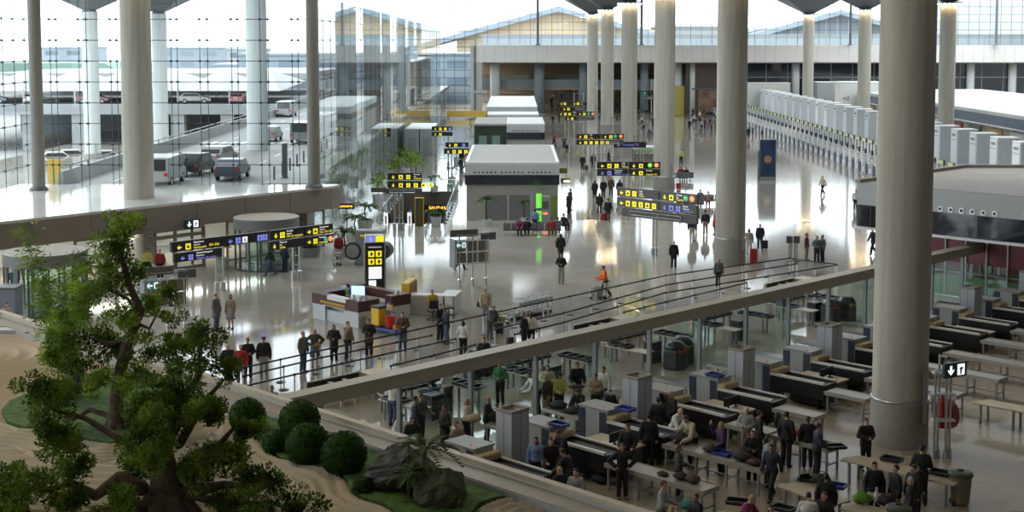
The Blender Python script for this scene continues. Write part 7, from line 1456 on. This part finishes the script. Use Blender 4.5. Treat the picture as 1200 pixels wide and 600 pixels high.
# hand-held things
soft_bag(at(433, 402, .75), .34, .16, .26, 0, K((.13, .06, .04)), 'brown handbag held by the woman in the long dark coat', name='handbag'); soft_bag(at(372, 408, .95), .32, .16, .2, .4, K((.30, .18, .08)), 'tan handbag of the woman in the olive cardigan', name='handbag'); soft_bag(at(562.5, 360, .75), .36, .18, .28, 0, bk, 'black bag held by the bald man in the beige jacket', name='handbag')
soft_bag(at(652.5, 285, .9), .4, .18, .34, 0, K((.42, .33, .15)), 'pale bag on the arm of the woman in black walking away', name='handbag'); soft_bag(at(555, 495, .95), .55, .35, .3, .3, K((.42, .34, .22)), 'beige coat carried by the blond woman in the white cardigan', False, 'folded_coat'); soft_bag(at(580, 495, .85), .45, .28, .4, .3, bk, 'black bag held by the blond woman all in black', name='handbag')
soft_bag(at(676, 455, 1.02), .6, .35, .14, 0, K((.05, .04, .03)), 'full tray bundle carried by the large man in black', False, 'bundle'); soft_bag(at(911.5, 502, 1.1), .3, .24, .46, R(40), bk, 'black backpack worn by the man at the low steel table', name='backpack'); soft_bag(at(934, 510, .85), .3, .25, .2, 0, K((.6, .07, .03)), 'red-orange bundle on the low steel table', False, 'bundle'); soft_bag(at(580, 378, .9), .3, .24, .44, 0, K((.03, .03, .035)), 'dark backpack of the traveller bending at the rope gap', name='backpack'); soft_bag(at(806, 598, 1.05), .4, .3, .3, 0, K((.04, .25, .24)), 'teal bundle carried by the woman with the white collar', False, 'bundle'); soft_bag(at(396, 300, .5), .45, .3, .45, 0, K((.35, .03, .05)), 'red striped bag on the trolley by the tip of the upper floor')
t = tray
thick = MB(); t = thing('tray', 'black tray held out by the man in the striped jumper', 'tray', at(978, 525, 1.08), R(10)); MB().bx(-.32, .32, -.2, .2, 0, .03).build('tub', black, t); MB().bx(-.34, .34, -.22, -.19, .02, .09).bx(-.34, .34, .19, .22, .02, .09).bx(-.34, -.31, -.19, .19, .02, .09).bx(.31, .34, -.19, .19, .02, .09).build('rim', black, t)
# steel search table in front of the big column, low one with the red bundle
steel_table(5.9, 4.65, 6.9, 'low steel table with the red-orange bundle, beside the man with the backpack')
# ================================================================== LIGHT
w = bpy.data.worlds.new('sky'); scn.world = w; w.use_nodes = True
bg = w.node_tree.nodes['Background']; bg.inputs[0].default_value = (.86, .94, 1, 1); bg.inputs[1].default_value = 2.3
sun = bpy.data.lights.new('sun', 'SUN'); so = bpy.data.objects.new('sun', sun); col.objects.link(so)
sun.energy = .9; sun.angle = R(9); sun.color = (1, .95, .86)
so.rotation_euler = Vector((.55, -.62, -.62)).to_track_quat('-Z', 'Y').to_euler()
# unseen fill lamps added high up to brighten the near hall and garden
def fill_lamp(x, y, z, pw, sx, sy, c=(1, .84, .58)):
    t = thing('fill_lamp_panel', 'unseen fill lamp added high above the near hall', 'light', (x, y, z), 0, 'added fill lamps above the near hall')
    MB().bx(-sx / 2, sx / 2, -sy / 2, sy / 2, .02, .2).build('housing', dgrey, t)
    l = bpy.data.lights.new('lamp', 'AREA'); l.shape = 'RECTANGLE'; l.size = sx; l.size_y = sy; l.energy = pw; l.color = c
    o = bpy.data.objects.new('lamp', l); col.objects.link(o); o.parent = t
for x, y, p in ((-8, 20, 260), (-16, 38, 1200), (4, 34, 200), (22, 40, 150), (0, 56, 500), (32, 58, 300)): fill_lamp(x, y, 26, p , 6, 6)
scn.view_settings.view_transform = 'Standard'; scn.view_settings.look = 'None'; scn.view_settings.gamma = 1; scn.view_settings.exposure = .7
scn.view_settings.use_curve_mapping = False
cy = scn.cycles; cy.max_bounces = 8; cy.diffuse_bounces = 4; cy.glossy_bounces = 4; cy.transparent_max_bounces = 24; cy.transmission_bounces = 4
cy.use_denoising = True; cy.sample_clamp_indirect = 6; cy.caustics_reflective = False; cy.caustics_refractive = False
